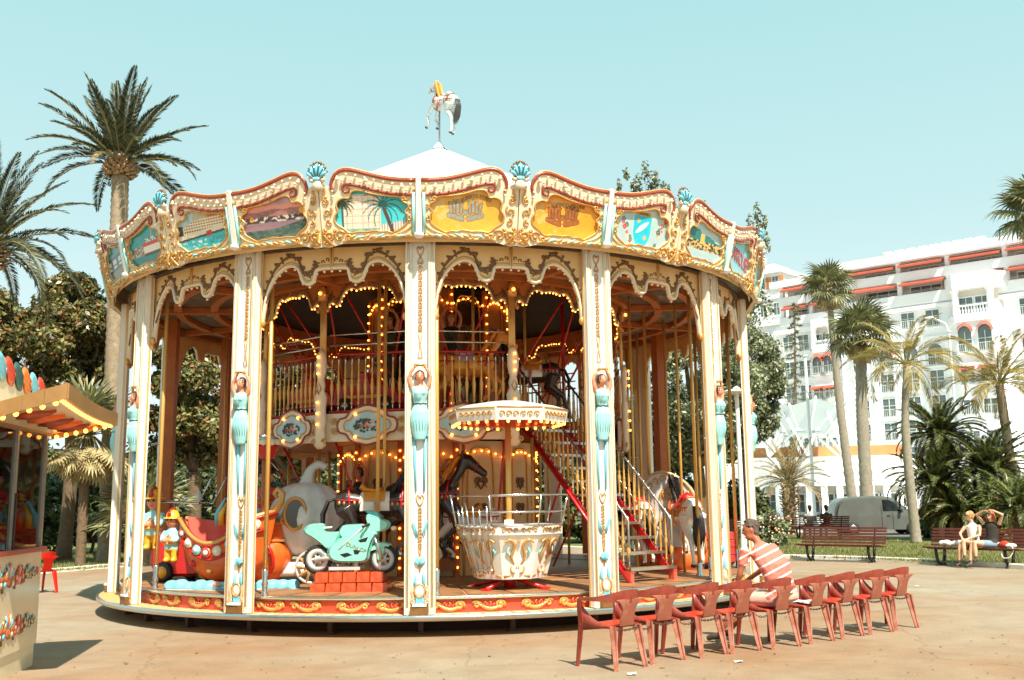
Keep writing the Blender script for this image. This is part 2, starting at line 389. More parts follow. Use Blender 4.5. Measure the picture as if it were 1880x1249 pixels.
# ================================================================ GROUND
def ground_mat():
    m=bpy.data.materials.new('plaza_asphalt'); m.use_nodes=True; t=m.node_tree; b=t.nodes['Principled BSDF']; L=t.links.new
    tc=t.nodes.new('ShaderNodeTexCoord')
    def noise(sc,det,rough=.6):
        n=t.nodes.new('ShaderNodeTexNoise'); n.inputs['Scale'].default_value=sc; n.inputs['Detail'].default_value=det; n.inputs['Roughness'].default_value=rough; L(tc.outputs['Object'],n.inputs['Vector']); return n
    big=noise(.16,4); mid=noise(1.6,6,.7); fine=noise(55,4,.7)
    r=t.nodes.new('ShaderNodeValToRGB'); e=r.color_ramp.elements; e[0].position=.36; e[0].color=(*lin((143,110,80)),1); e[1].position=.66; e[1].color=(*lin((152,141,122)),1)
    L(big.outputs['Fac'],r.inputs[0])
    r2=t.nodes.new('ShaderNodeValToRGB'); e=r2.color_ramp.elements; e[0].position=.32; e[0].color=(.86,.84,.82,1); e[1].position=.62; e[1].color=(1.08,1.08,1.08,1); L(mid.outputs['Fac'],r2.inputs[0])
    r3=t.nodes.new('ShaderNodeValToRGB'); e=r3.color_ramp.elements; e[0].position=.3; e[0].color=(.74,.73,.72,1); e[1].position=.68; e[1].color=(1.16,1.16,1.16,1); L(fine.outputs['Fac'],r3.inputs[0])
    def mul(a,c):
        x=t.nodes.new('ShaderNodeMix'); x.data_type='RGBA'; x.blend_type='MULTIPLY'; x.inputs[0].default_value=1; L(a,x.inputs['A']); L(c,x.inputs['B']); return x.outputs['Result']
    col=mul(mul(r.outputs[0],r2.outputs[0]),r3.outputs[0])
    # hairline cracks
    v=t.nodes.new('ShaderNodeTexVoronoi'); v.feature='DISTANCE_TO_EDGE'; v.inputs['Scale'].default_value=.23
    wn=noise(1.3,4); ad=t.nodes.new('ShaderNodeMix'); ad.data_type='VECTOR'; ad.inputs[0].default_value=.35; L(tc.outputs['Object'],ad.inputs['A']); L(wn.outputs['Color'],ad.inputs['B']); L(ad.outputs['Result'],v.inputs['Vector'])
    r4=t.nodes.new('ShaderNodeValToRGB'); e=r4.color_ramp.elements; e[0].position=0; e[0].color=(.84,.78,.72,1); e[1].position=.0025; e[1].color=(1,1,1,1); L(v.outputs['Distance'],r4.inputs[0])
    col=mul(col,r4.outputs[0])
    L(col,b.inputs['Base Color']); b.inputs['Roughness'].default_value=.85; b.inputs['Specular IOR Level'].default_value=.3
    bp=t.nodes.new('ShaderNodeBump'); bp.inputs['Strength'].default_value=.35; bp.inputs['Distance'].default_value=.01; L(fine.outputs['Fac'],bp.inputs['Height']); L(bp.outputs[0],b.inputs['Normal']); MATS['plaza']=m
ground_mat()
mat('lawn',(112,116,60),.9,var=.35,scale=1.6,bump=.8,bscale=30,hue=(84,84,46),wear=((156,140,90),.5,.56))
mat('road',(104,96,88),.85,var=.15,scale=.6,bump=.3)
mat('soil',(92,70,50),.95,var=.4,scale=2,bump=.6)
g=MB().grid(1,1,lambda u,v:((u-.5)*2400,-200+v*1500,0)).build('ground','plaza'); tag(g,kind='structure')
def strip(pts,w0,w1):
    # band beside a line of ground points, offset to the far side
    return [(p[0],p[1]) for p in pts]
KR=[(7.0,31.2),(7.96,30.28),(9.3,29.5),(10.74,28.3),(11.7,26.7),(12.75,25.2),(14.5,22.6),(17,19)]
KR=[gz(1340,1023).xy[:],gz(1440,1026).xy[:],gz(1560,1029).xy[:],gz(1660,1033).xy[:],gz(1770,1039).xy[:],gz(1880,1046).xy[:],gz(2050,1056).xy[:],gz(2300,1072).xy[:]]
KR=[(-3.,46.),(2.5,37.5)]+[tuple(p) for p in KR]
KL=[gz(-260,1078).xy[:],gz(-60,1064).xy[:],gz(100,1052).xy[:],gz(200,1043.5).xy[:],gz(330,1034).xy[:],gz(520,1022).xy[:],gz(700,1012).xy[:]]
def kerb(name,line,off=.16,h=.12):
    P=smooth([(x,y,0) for x,y in line],4); b=MB(); vs=[]; fr=[]
    for i,p in enumerate(P):
        d=(P[min(i+1,len(P)-1)]-P[max(i-1,0)]).normalized(); n=Vector((-d.y,d.x,0))
        vs+=[p,p+Vector((0,0,h-.015)),p+n*.02+Vector((0,0,h)),p+n*off+Vector((0,0,h)),p+n*off]
    fs=[(i*5+k,(i+1)*5+k,(i+1)*5+k+1,i*5+k+1) for i in range(len(P)-1) for k in range(4)]
    b.add(vs,fs); o=b.build(name,'kerb_white'); tag(o,kind='structure'); return P
PL=kerb('kerb',KL); PR=kerb('kerb',KR[::1],.16)
def lawn(name,P,far,z=.07):
    b=MB(); loop=[(p.x,p.y) for p in P]+far
    b.prism(loop,z-.05,z,0); return tag(b.build(name,'lawn'),kind='structure')
lawn('lawn',[p+Vector((0,.1,0)) for p in PL],[(-6,75),(-95,75),(-60,20)])
lawn('lawn',[p+Vector((0,.1,0)) for p in PR],[(60,19),(60,42),(15,44.6),(15,52),(6,53),(-3,50)])
# street in front of the buildings
b=MB().grid(1,1,lambda u,v:(-20+u*160,46.5+v*13-6.0*u*0,.012)); 
tag(MB().prism([(15.1,44.7),(70,41.6),(140,41.6),(140,62),(15.1,66)],-.02,.012,0).build('road','road'),kind='structure')
tag(MB().prism([(4,54),(15,52.5),(15,66.1),(140,62.1),(140,140),(4,140)],-.02,.13,0).build('pavement','shade_wall'),kind='structure')
# grass standing over the lawns
def blades(name,n,region,seed):
    r=random.Random(seed); b=MB(); vs=[]; fs=[]
    for i in range(n):
        x,y=region(r); h=r.uniform(.04,.11); a=r.uniform(0,pi); w=.012; dx,dy=cos(a)*w,sin(a)*w; lx,ly=r.uniform(-.04,.04),r.uniform(-.04,.04); o=len(vs)
        vs+=[(x-dx,y-dy,.065),(x+dx,y+dy,.065),(x+lx,y+ly,.065+h)]; fs.append((o,o+1,o+2))
    b.add(vs,fs); return tag(b.build(name,'grass_blade'),'short dry green grass of the park lawns','grass',kind='stuff')
def regR(r):
    while True:
        px=r.uniform(1330,1960); py=r.uniform(984,1040)
        g=gz(px,py); 
        for q in PR:
            if abs(q.x-g.x)<.7 and g.y>q.y+.3: return g.x,g.y
def regL(r):
    while True:
        px=r.uniform(-60,520); g=gz(px,r.uniform(990,1056))
        for q in PL:
            if abs(q.x-g.x)<.8 and g.y>q.y+.3: return g.x,g.y
blades('grass',26000,regR,1); blades('grass',20000,regL,2)
bpy.data.objects['grass']['label']='short dry grass of the lawn behind the benches'; bpy.data.objects['grass.001']['label']='short grass of the shaded lawn behind the ticket kiosk'
# fallen leaves and grit strewn over the plaza
r=random.Random(31); b=MB(); vs=[]; fs=[]
for i in range(240):
    g=gz(r.uniform(0,1880),1060+190*r.random()**.7); s=r.uniform(.010,.026)*(1 if r.random()<.8 else 1.7); a=r.uniform(0,2*pi); o=len(vs); c,d=cos(a)*s,sin(a)*s; z=.006+.004*r.random()
    vs+=[(g.x-c,g.y-d,z),(g.x+d*.5,g.y-c*.5,z+.004),(g.x+c,g.y+d,z),(g.x-d*.5,g.y+c*.5,z+.003)]; fs.append((o,o+1,o+2,o+3))
b.add(vs,fs); mat('dry_leaf',(120,86,54),.8,var=.4,scale=3); tag(b.build('leaf_litter','dry_leaf'),'tiny dry leaves and grit strewn over the plaza','litter',kind='stuff')

# ================================================================ CAROUSEL
CX,CY,AL,DA=-1.446,19.783,.027,2*pi/14
ZL,ZF,ZT=.29,.50,5.46
car=thing('carousel','two-storey cream and gold carousel with caryatid columns and painted crown','carousel',(CX,CY,0))
def ring(name,mats,prof,n=84,parent=car):
    return MB().lathe(prof,n).build(name,mats,parent)
def crel(p): return Vector((p[0]-CX,p[1]-CY,p[2] if len(p)>2 else 0))
# --- base
ring('base_shade_drum','dark_inside',[(0,.24),(5.3,.24),(5.3,0)],56)  # dark drum added to stand in for the shade under the platform
lipm=MB(); lipm.lathe([(5.55,ZL-.012),(6.10,ZL-.012),(6.10,ZL-.07),(5.3,ZL-.07)],112)
lip=lipm.build('outer_step','tread',car)
MB().lathe([(6.085,ZL-.013),(6.085,ZL+.002),(6.12,ZL+.002),(6.125,ZL-.03),(6.12,ZL-.075),(6.085,ZL-.075)],112).build('step_edge_trim','chrome',lip)
rb=MB()
for k in range(14*13):
    a=2*pi*k/(14*13); R=Matrix.Rotation(a,3,'Z'); rb.box(R@Vector((0,-5.90,ZL-.008)),(.012,.34,.012),0,R)
tag(rb.build('tread_rib','pale_gold',lip),kind='stuff')
for k in range(28):
    a=AL+k*DA/2; M=Matrix.Rotation(a,4,'Z')@Matrix.Translation((0,-5.62,.1))
    if k==0: ft=MB().box((0,0,0),(.07,.1,.26)).box((0,0,-.085),(.15,.15,.03)).mesh('foot',['dark_brown'])
    ob('foot',ft,car,M=M)
fl=MB().lathe([(0,ZF),(5.74,ZF),(5.74,ZF-.05),(5.5,ZF-.06)],112).build('deck_floor','deck_wood',car)
MB().lathe([(5.70,ZF+.003),(5.755,ZF+.004),(5.765,ZF-.01),(5.755,ZF-.036),(5.70,ZF-.036)],112).build('deck_edge_trim','chrome',fl)
# radial deck boards
bd=MB(); 
for r0,r1 in((3.9,5.69),):
    a0,a1=0,DA/4
    n=4; vs=[]; 
    for i in range(n+1):
        a=a0+.004+(a1-a0-.008)*i/n
        for r,z in((r0,ZF+.012),(r1,ZF+.012),(r0,ZF-.01),(r1,ZF-.01)): vs.append((r*sin(a),-r*cos(a),z))
    fs=[]
    for i in range(n):
        o=i*4; fs+=[(o,o+1,o+5,o+4),(o+1,o+3,o+7,o+5),(o,o+4,o+6,o+2)]
    fs+=[(0,2,3,1),(n*4,n*4+1,n*4+3,n*4+2)]
    bd.add(vs,fs)
bdm=bd.mesh('deck_board',['deck_wood'])
for k in range(56): ob('deck_board',bdm,fl,rz=AL+k*DA/4)
# carved red band, one length per bay
RB=5.70
def bandmap(x,t,o):
    a=x/RB; return ((RB+o)*sin(a),-(RB+o)*cos(a),ZL+t)
L=RB*DA
bm_=MB(bandmap); bm_.grid(14,1,lambda u,v:((u-.5)*L*.998,-.01+v*.165,0)); bandme=bm_.mesh('carved_band',['coral'])
sc=MB(bandmap)
for sg in(-1,1):
    for x0 in(.06,.62):
        for mir in(0,):
            c=sg*(x0+.13); 
            sc.tube([(sg*(x0+.13)+p[0]*sg,.085+p[1],.012) for p in spiral(0,0,.068,.012,200,-330,20)],[.021]*21,6,0)
            sc.tube([(sg*(x0+.07+.40*i/10),.085+.055*sin(pi*(.9+i/10*1.3)),.012) for i in range(11)],[.012+.018*sin(pi*i/10) for i in range(11)],5,0)
            sc.tube([(sg*(x0+.46)+p[0]*sg,.09+p[1],.012) for p in spiral(0,0,.056,.012,20,420,16)],[.018]*17,6,0)
            for q in range(5):
                xx=x0+.2+.05*q
                sc.tube([(sg*xx,.11,.008),(sg*(xx+.02),.075,.016),(sg*(xx+.06),.04-.004*q,.008)],[.009,.018,.006],5,1)
            for q in range(3):
                xx=x0+.24+.07*q
                sc.tube([(sg*xx,.10,.008),(sg*(xx+.03),.125,.014),(sg*(xx+.05),.135,.006)],[.006,.011,.004],5,0)
            sc.ball((sg*(x0+.13),.085,.014),(.022,.022,.016),1,6,4)
scme=sc.mesh('carved_scroll',['gold','coral'])
for k in range(14):
    a=AL+(k+.5)*DA; b=ob('carved_band',bandme,car,rz=a); tag(ob('carved_scroll',scme,b),kind='stuff')
# --- columns
RC=5.97
cm=MB(); H=ZT-ZL
for x0,x1,y in((-.205,-.115,0),(.115,.205,0)):
    cm.box(((x0+x1)/2,-RC+.07,ZL+H/2),(x1-x0,.14,H))
cm.box((0,-RC+.10,ZL+H/2),(.232,.08,H))
for sx in(-1,1):
    for xx in(.125,.150,.187): cm.box((sx*xx,-RC-.003,ZL+H/2),(.007,.012,H-.05),1)
    cm.tube([(sx*.167,-RC-.001,ZL+.1),(sx*.167,-RC-.001,ZT-.02)],.013,6,0)
cm.box((.209,-RC+.10,ZL+H/2),(.012,.03,H),1); cm.box((-.209,-RC+.10,ZL+H/2),(.012,.03,H),1)
cm.box((0,-RC-.005,ZL+.055),(.24,.12,.11),2); cm.box((0,-RC-.012,ZL+.125),(.19,.13,.03),0)
colme=cm.mesh('column',['white_paint','pale_gold','dark_gold'])
# gold chain relief
rl=MB(); Y=-RC+.052
def rel(pts,r=.0085,m=0): rl.tube([(p[0],Y-.004,p[1]) for p in pts],r,5,m)
def heart(z,s=1,up=1):
    for sg in(-1,1): rel([(0,z-.07*s*up),(sg*.03*s,z-.02*s*up),(sg*.045*s,z+.03*s*up),(sg*.028*s,z+.062*s*up),(sg*.006*s,z+.045*s*up),(sg*.012*s,z+.02*s*up)])
def link(z,h,w=.03):
    for sg in(-1,1): rel([(0,z-h),(sg*w,z-h*.45),(sg*w*.3,z),(sg*w,z+h*.45),(0,z+h)])
def husk(z,h,w=.032):
    rel([(-w,z+h),(-w*.5,z),(-w*.25,z-h),(w*.25,z-h),(w*.5,z),(w,z+h),(-w,z+h)],.007)
heart(5.30,1.1); heart(5.16,.8,-1)
z=5.04
for q in range(9): link(z-q*.105,.05,.026)
husk(4.06,.09); husk(3.86,-.09)
for q in range(2): heart(3.72-q*.0,.001)
heart(1.80,1.2)
for q in range(6): link(1.66-q*.095,.047,.024)
for q in range(3): husk(1.10-q*.0-.10*q,.05,.02)
heart(.93,.7)
rl2=MB()
for sg in(-1,1):
    for q in(0,1): rl2.tube([(sg*(.03+.02*q),Y-.004,1.30),(sg*(.05+.025*q),Y-.012,1.40),(sg*(.085+.008*q),Y-.02,1.49),(sg*(.095),Y-.024,1.52)],[.006,.012,.012,.01],6,0)
    rl2.tube([(sg*.05,Y-.01,.62),(sg*.062,Y-.02,.72),(sg*.05,Y-.02,.84)],[.018,.022,.012],6,0)
    rl2.tube([(sg*.075,Y-.006,2.66),(sg*.066,Y-.012,2.3),(sg*.056,Y-.006,1.92)],[.024,.02,.014],6,0)
    rl2.tube([(sg*p[0]+sg*.085,Y-.03,2.70+p[1]) for p in spiral(0,0,.056,.012,260,-180,18)],.018,6,0)
for q in range(7):
    t=radians(-70+q*23.3); rl2.tube([(0,Y-.015,.93),(.04*sin(t),Y-.03,.95+.05*cos(t)),(.075*sin(t),Y-.012,.965+.075*cos(t))],[.01,.016,.013],6,0)
rl3=MB()
for sg in(-1,1):
    rl3.tube([(sg*.05,Y-.03,.60),(sg*.10,Y-.045,.66),(sg*.105,Y-.05,.58),(sg*.085,Y-.05,.50),(sg*.10,Y-.05,.42)],[.012,.016,.018,.022,.012],6,0)
    rl3.tube([(sg*.09+sg*p[0],Y-.06,.46+p[1]) for p in spiral(0,0,.035,.008,90,-300,14)],.013,6,0)
rl3.tube([(.07*cos(2*pi*i/20),Y-.05,.60+.085*sin(2*pi*i/20)) for i in range(20)],.012,6,1,closed=True)
rl3.ball((0,Y-.038,.60),(.066,.022,.08),2,12,8); 
for q in range(5): rl3.box((-.044+.022*q,Y-.035,.47),(.015,.03,.10),3)
relme=rl.mesh('chain_relief',['gold']); rel2me=rl2.mesh('shell_relief',['sky_blue']); rel3me=rl3.mesh('medallion',['pink_scroll','gold','white_paint','sky_blue'])
# caryatid figure
cg=MB(); y0=-RC+.0
def E3(x,z,rx,ry,dy=0): return ((x,y0+dy,z),(rx,0,0),(0,ry,0))
cg.loft([E3(0,2.62,.075,.05),E3(0,2.74,.115,.075),E3(0,2.90,.128,.095,-.01),E3(0,3.0,.118,.09,-.012),E3(0,3.10,.088,.07,-.01),E3(0,3.14,.083,.068,-.01),E3(0,3.2,.1,.082,-.018),E3(0,3.26,.112,.094,-.024),E3(0,3.32,.112,.075,-.012),E3(0,3.36,.09,.05,-.005)],14,0)
for sg in(-1,1): cg.ball((sg*.045,y0-.085,3.265),(.042,.035,.04),0,8,6)
cg.tube([(0,y0-.005,3.34),(0,y0-.012,3.42)],[.038,.034],8,1)
cg.ball((0,y0-.03,3.485),(.056,.068,.078),1,12,9); cg.ball((0,y0-.095,3.478),(.012,.016,.02),1,6,4)
cg.ball((0,y0-.012,3.52),(.068,.07,.07),2,12,8)
for sg in(-1,1): cg.ball((sg*.05,y0-.01,3.475),(.022,.04,.04),2,6,5)
for sg in(-1,1):
    cg.tube([(sg*.098,y0-.01,3.325),(sg*.132,y0-.02,3.40),(sg*.15,y0-.02,3.49),(sg*.115,y0-.025,3.57),(sg*.07,y0-.03,3.625)],[.036,.033,.027,.024,.018],8,1)
    cg.ball((sg*.06,y0-.032,3.638),(.024,.02,.02),1,6,5)
cgf=fuse(cg,.011,2)
ex=MB(); 
ex.tube([(.055*cos(t),y0-.035+.03*sin(t),3.655) for t in [2*pi*i/12 for i in range(12)]],.014,6,3,closed=True)
for sg in(-1,1): ex.tube([(sg*p[0]+sg*.055,y0-.05,3.64+p[1]) for p in spiral(0,0,.03,.006,0,400,14)],.010,6,3)
ex.tube([(.09*cos(t),y0-.01+.075*sin(t),3.115+.006*cos(7*t)) for t in [2*pi*i/28 for i in range(28)]],.007,5,4,closed=True)
for q in range(9):   # pleats
    t=pi+pi*(q+.5)/9; ex.tube([(.084*cos(t),y0-.01+.068*sin(t),3.09),(.121*cos(t),y0-.012+.093*sin(t),2.98),(.126*cos(t),y0-.01+.094*sin(t),2.88),(.112*cos(t),y0+.072*sin(t),2.74)],.006,4,0)
for q in range(6): 
    ex.tube([(.10-.03*q,y0-.065-.02*sin(q/5*pi),3.33),(.04-.025*q,y0-.103,3.24),(-.0-.016*q,y0-.085,3.15)],.005,4,0)
for sg in(-1,1): ex.ball((sg*.021,y0-.093,3.495),(.008,.005,.004),5,6,4)
ex.ball((0,y0-.094,3.452),(.014,.006,.005),6,6,4)
o=len(cgf.v); cgf.v+=ex.v; cgf.f+=[[i+o for i in f] for f in ex.f]; cgf.m+=ex.m; cgf.s+=ex.s
carme=cgf.mesh('caryatid',['turquoise','skin_paint','hair_brown','gold','dark_brown','black','salmon'])
for k in range(14):
    a=AL+k*DA; c=ob('column',colme,car,rz=a)
    for n,me in(('chain_relief',relme),('shell_relief',rel2me),('medallion',rel3me),('caryatid',carme)): tag(ob(n,me,c),kind='stuff' if 'relief' in n else None)
    # steel frame post and bracket behind the column
for k in range(14):
    a=AL+k*DA+.038
    if k==0: bp=MB().tube([(0,-5.62,ZF),(0,-5.62,ZT)],.032,8).tube([(-.2,-5.70,2.75),(0,-5.62,2.75)],.018,6,1).lathe([(.05,ZF),(.05,ZF+.03),(.034,ZF+.05),(.04,ZF+.14),(.052,ZF+.16),(.036,ZF+.2),(.046,ZF+.34),(.034,ZF+.36)],10,1,(0,-5.62,0)).mesh('side_pole',['brass','chrome'])
    ob('side_pole',bp,car,rz=a)

# --- crown
HB=DA/2
def cmap(sg,R0=6.16,z0=5.45,lean=.247,LN=1.40):
    nx,ny=sin(HB/2),-cos(HB/2)
    def f(x,t,o):
        s=x/LN; r=R0+lean*t; X=r*sin(HB)*s+nx*o*.97; Yy=-r*(1-s)-r*cos(HB)*s+ny*o*.97
        return (X*sg,Yy,z0+t-.24*o)
    return f
TOP=[(.025,.755),(.14,.757),(.25,.765),(.38,.78),(.5,.805),(.63,.838),(.75,.872),(.86,.905),(.95,.925),(1.03,.93),(1.10,.912),(1.16,.87),(1.205,.80),(1.225,.73)]
def topz(x):
    for (a,b),(c,d) in zip(TOP,TOP[1:]):
        if a<=x<=c: return b+(d-b)*(x-a)/(c-a)
    return TOP[0][1] if x<TOP[0][0] else TOP[-1][1]
HOLE=[(.273,.545),(.464,.565),(.655,.60),(.80,.645),(.90,.65),(.955,.615),(.98,.55),(1.06,.555),(1.135,.52),(1.165,.45),(1.145,.385),(1.20,.30),(1.18,.21),(1.07,.135),(.99,.075),(.86,.09),(.731,.085),(.62,.10),(.54,.08),(.45,.085),(.37,.062),(.29,.10),(.20,.155),(.158,.20),(.15,.29),(.19,.34),(.14,.40),(.16,.45),(.22,.48)]
hole=[(p.x,p.y) for p in smooth([(x,y,0) for x,y in HOLE],3,True)]
BOT=[(1.395,-.10),(1.3,-.11),(1.2,-.085),(1.1,-.06),(1.0,-.025),(.9,-.03),(.8,-.045),(.68,-.035),(.55,-.01),(.42,-.02),(.3,.0),(.15,-.005),(.025,.0)]
def crown_meshes(sg):
    f=cmap(sg)
    out=[(x,t) for x,t in TOP]+[(1.235,.70),(1.30,.735),(1.395,.75)]+BOT
    p=MB(f); p.prism(out,-.03,.03,0,[hole]); plate=p.mesh('crown_panel',['cream'])
    g=MB(f)
    g.tube([(x,t+.004,.03) for x,t in TOP]+[(1.21,.66,.035),(1.185,.63,.04)],[.026]*len(TOP)+[.022,.016],7,0)
    inn=[(x,topz(x)-.19,.035) for x in[.03+.05*i for i in range(19)]]
    inn+=[(1.0+p[0],.675+p[1],.04) for p in spiral(0,0,.07,.015,75,-330,16)]
    g.tube(inn,[.022]*19+[.022-.001*i for i in range(17)],7,0)
    g.tube([(x,t+.034,.03) for x,t in TOP],.010,5,1)
    mould=g.mesh('crown_moulding',['moulding_red','pale_gold'])
    s=MB(f)
    s.tube([(x,t,.034) for x,t in hole],.0135,6,0,closed=True)
    def sp(cx,cy,r0,r1,a0,a1,r=.013,m=0,n=16): s.tube([(q[0],q[1],.04) for q in spiral(cx,cy,r0,r1,a0,a1,n)],[r*(1-.4*i/n) for i in range(n+1)],6,m)
    # bracket scrolls by the strip
    sp(.16,.53,.055,.012,180,-300); sp(.10,.41,.04,.01,-90,300); sp(.12,.25,.04,.01,90,-300); sp(.21,.515,.035,.01,0,420)
    # pillar scrolls
    sp(1.30,.52,.06,.012,100,-330); sp(1.29,.36,.055,.012,-60,330); sp(1.275,.22,.05,.01,90,-330,.014)
    s.tube([(q.x,q.y,.04) for q in smooth([(1.36,.72,0),(1.31,.66,0),(1.345,.58,0),(1.30,.50,0)],5)],.012,6,0)
    s.tube([(q.x,q.y,.04) for q in smooth([(1.245,.44,0),(1.225,.40,0),(1.25,.33,0)],5)],.012,6,0)
    # foot cluster
    for (cx,cy,r,a0,a1) in((1.14,.035,.085,150,-250),(1.29,.03,.075,30,430),(1.21,.11,.05,0,-360),(1.34,.12,.05,200,560),(1.02,.01,.05,180,-200),(1.33,-.06,.045,0,400)):
        sp(cx,cy,r,r*.2,a0,a1,.019,0,18); s.ball((cx,cy,.045),(r*.32,r*.32,.02),0,7,5)
    for q in range(6): s.tube([(1.39,.10-.02*q,.03),(1.33-.02*q,.02-.02*q,.06),(1.36-.03*q,-.07-.006*q,.03)],[.008,.016,.005],5,0)
    # leaf roll along the foot of the panel
    pts=[(x,t+.022,.035) for x,t in reversed(BOT[3:])]
    s.tube([(q.x,q.y,q.z) for q in smooth(pts,3)],[.017+.006*sin(i*1.1) for i in range(len(smooth(pts,3)))],6,1)
    for q in range(9):
        x=.16+.1*q; t=.0; s.tube([(x-.06,t+.055-.03*(q%2),.035),(x,t+.025,.06),(x+.07,t+.0-.02*(q%2),.03)],[.006,.017,.005],5,2 if q%3==1 else 1)
    s.tube([(q.x,q.y,.035) for q in smooth([(.07,.20,0),(.12,.13,0),(.22,.075,0),(.36,.035,0)],5)],.014,6,1)
    for x,t in((.06,.34),(.06,.12),(.48,.588),(.62,.618)): s.ball((x,t,.035),(.018,.018,.016),0,6,4)
    frame=s.mesh('gilt_frame',['gold','pale_gold','pale_turquoise'])
    b=MB(f)
    for i in range(9):
        x=.10+.128*i
        b.ball((x,topz(x)-.055,.06),.020,0,7,5)
        x+=.064
        if x<1.08: b.ball((x,topz(x)-.128,.06),.020,0,7,5)
    for x in(.22,.72,1.12): b.ball((x,topz(x)-.085,.075),(.034,.026,.026),0,8,6)
    for t in(.62,.55): b.ball((1.20,t+.03,.06),.018,0,7,5)
    bulbs=b.mesh('crown_bulbs',['bulb_off'])
    return plate,mould,frame,bulbs
CM={1:crown_meshes(1),-1:crown_meshes(-1)}

# --- the paintings, one colour per small facet of the panel
def lerp3(a,b,t): t=max(0,min(1,t)); return tuple(x+(y-x)*t for x,y in zip(a,b))
def hsh(i,j=0): 
    v=sin(i*127.1+j*311.7)*43758.5453; return v-math.floor(v)
def vn(x,y):
    i,j=math.floor(x),math.floor(y); fx,fy=x-i,y-j; fx=fx*fx*(3-2*fx); fy=fy*fy*(3-2*fy)
    return (hsh(i,j)*(1-fx)+hsh(i+1,j)*fx)*(1-fy)+(hsh(i,j+1)*(1-fx)+hsh(i+1,j+1)*fx)*fy
def fbm(x,y): return .55*vn(x,y)+.3*vn(2.1*x+5,2.1*y)+.15*vn(4.3*x,4.3*y+9)
def seg(px,py,ax,ay,bx,by):
    dx,dy=bx-ax,by-ay; t=max(0,min(1,((px-ax)*dx+(py-ay)*dy)/(dx*dx+dy*dy+1e-9))); return sqrt((px-ax-t*dx)**2+(py-ay-t*dy)**2)
ASP=1.16/.66
def hands(u,v,cx,cy,s,tone):
    x=(u-cx)*ASP/s; y=(v-cy)/s; d=9
    for sg,ox in((-1,-.30),(1,.34)):
        for k in range(4):
            fx=ox+sg*(-.16+.11*k)*1.0; d=min(d,seg(x,y,fx*1.0,.02,fx+sg*(.03*(k-1.2))+0,.42-.06*abs(k-1.4))-.035)
        d=min(d,seg(x,y,ox-sg*.2,-.2,ox+sg*.24,-.08)-.07, seg(x,y,ox-sg*.14,-.14,ox-sg*.36,.06)-.035)
    return d
def palm_d(x,y,cx,cy,s):
    d=9; 
    for k in range(11):
        t=pi*(-.18+1.36*k/10); px,py=cx,cy
        for q in range(5):
            l=s*.25; tt=t+(-.32*q*(1 if cos(t)>0 else -1)); nx,ny=px+l*cos(tt),py+l*sin(tt); d=min(d,seg(x,y,px,py,nx,ny)-.018*(1-q*.12)); px,py=nx,ny
    return d
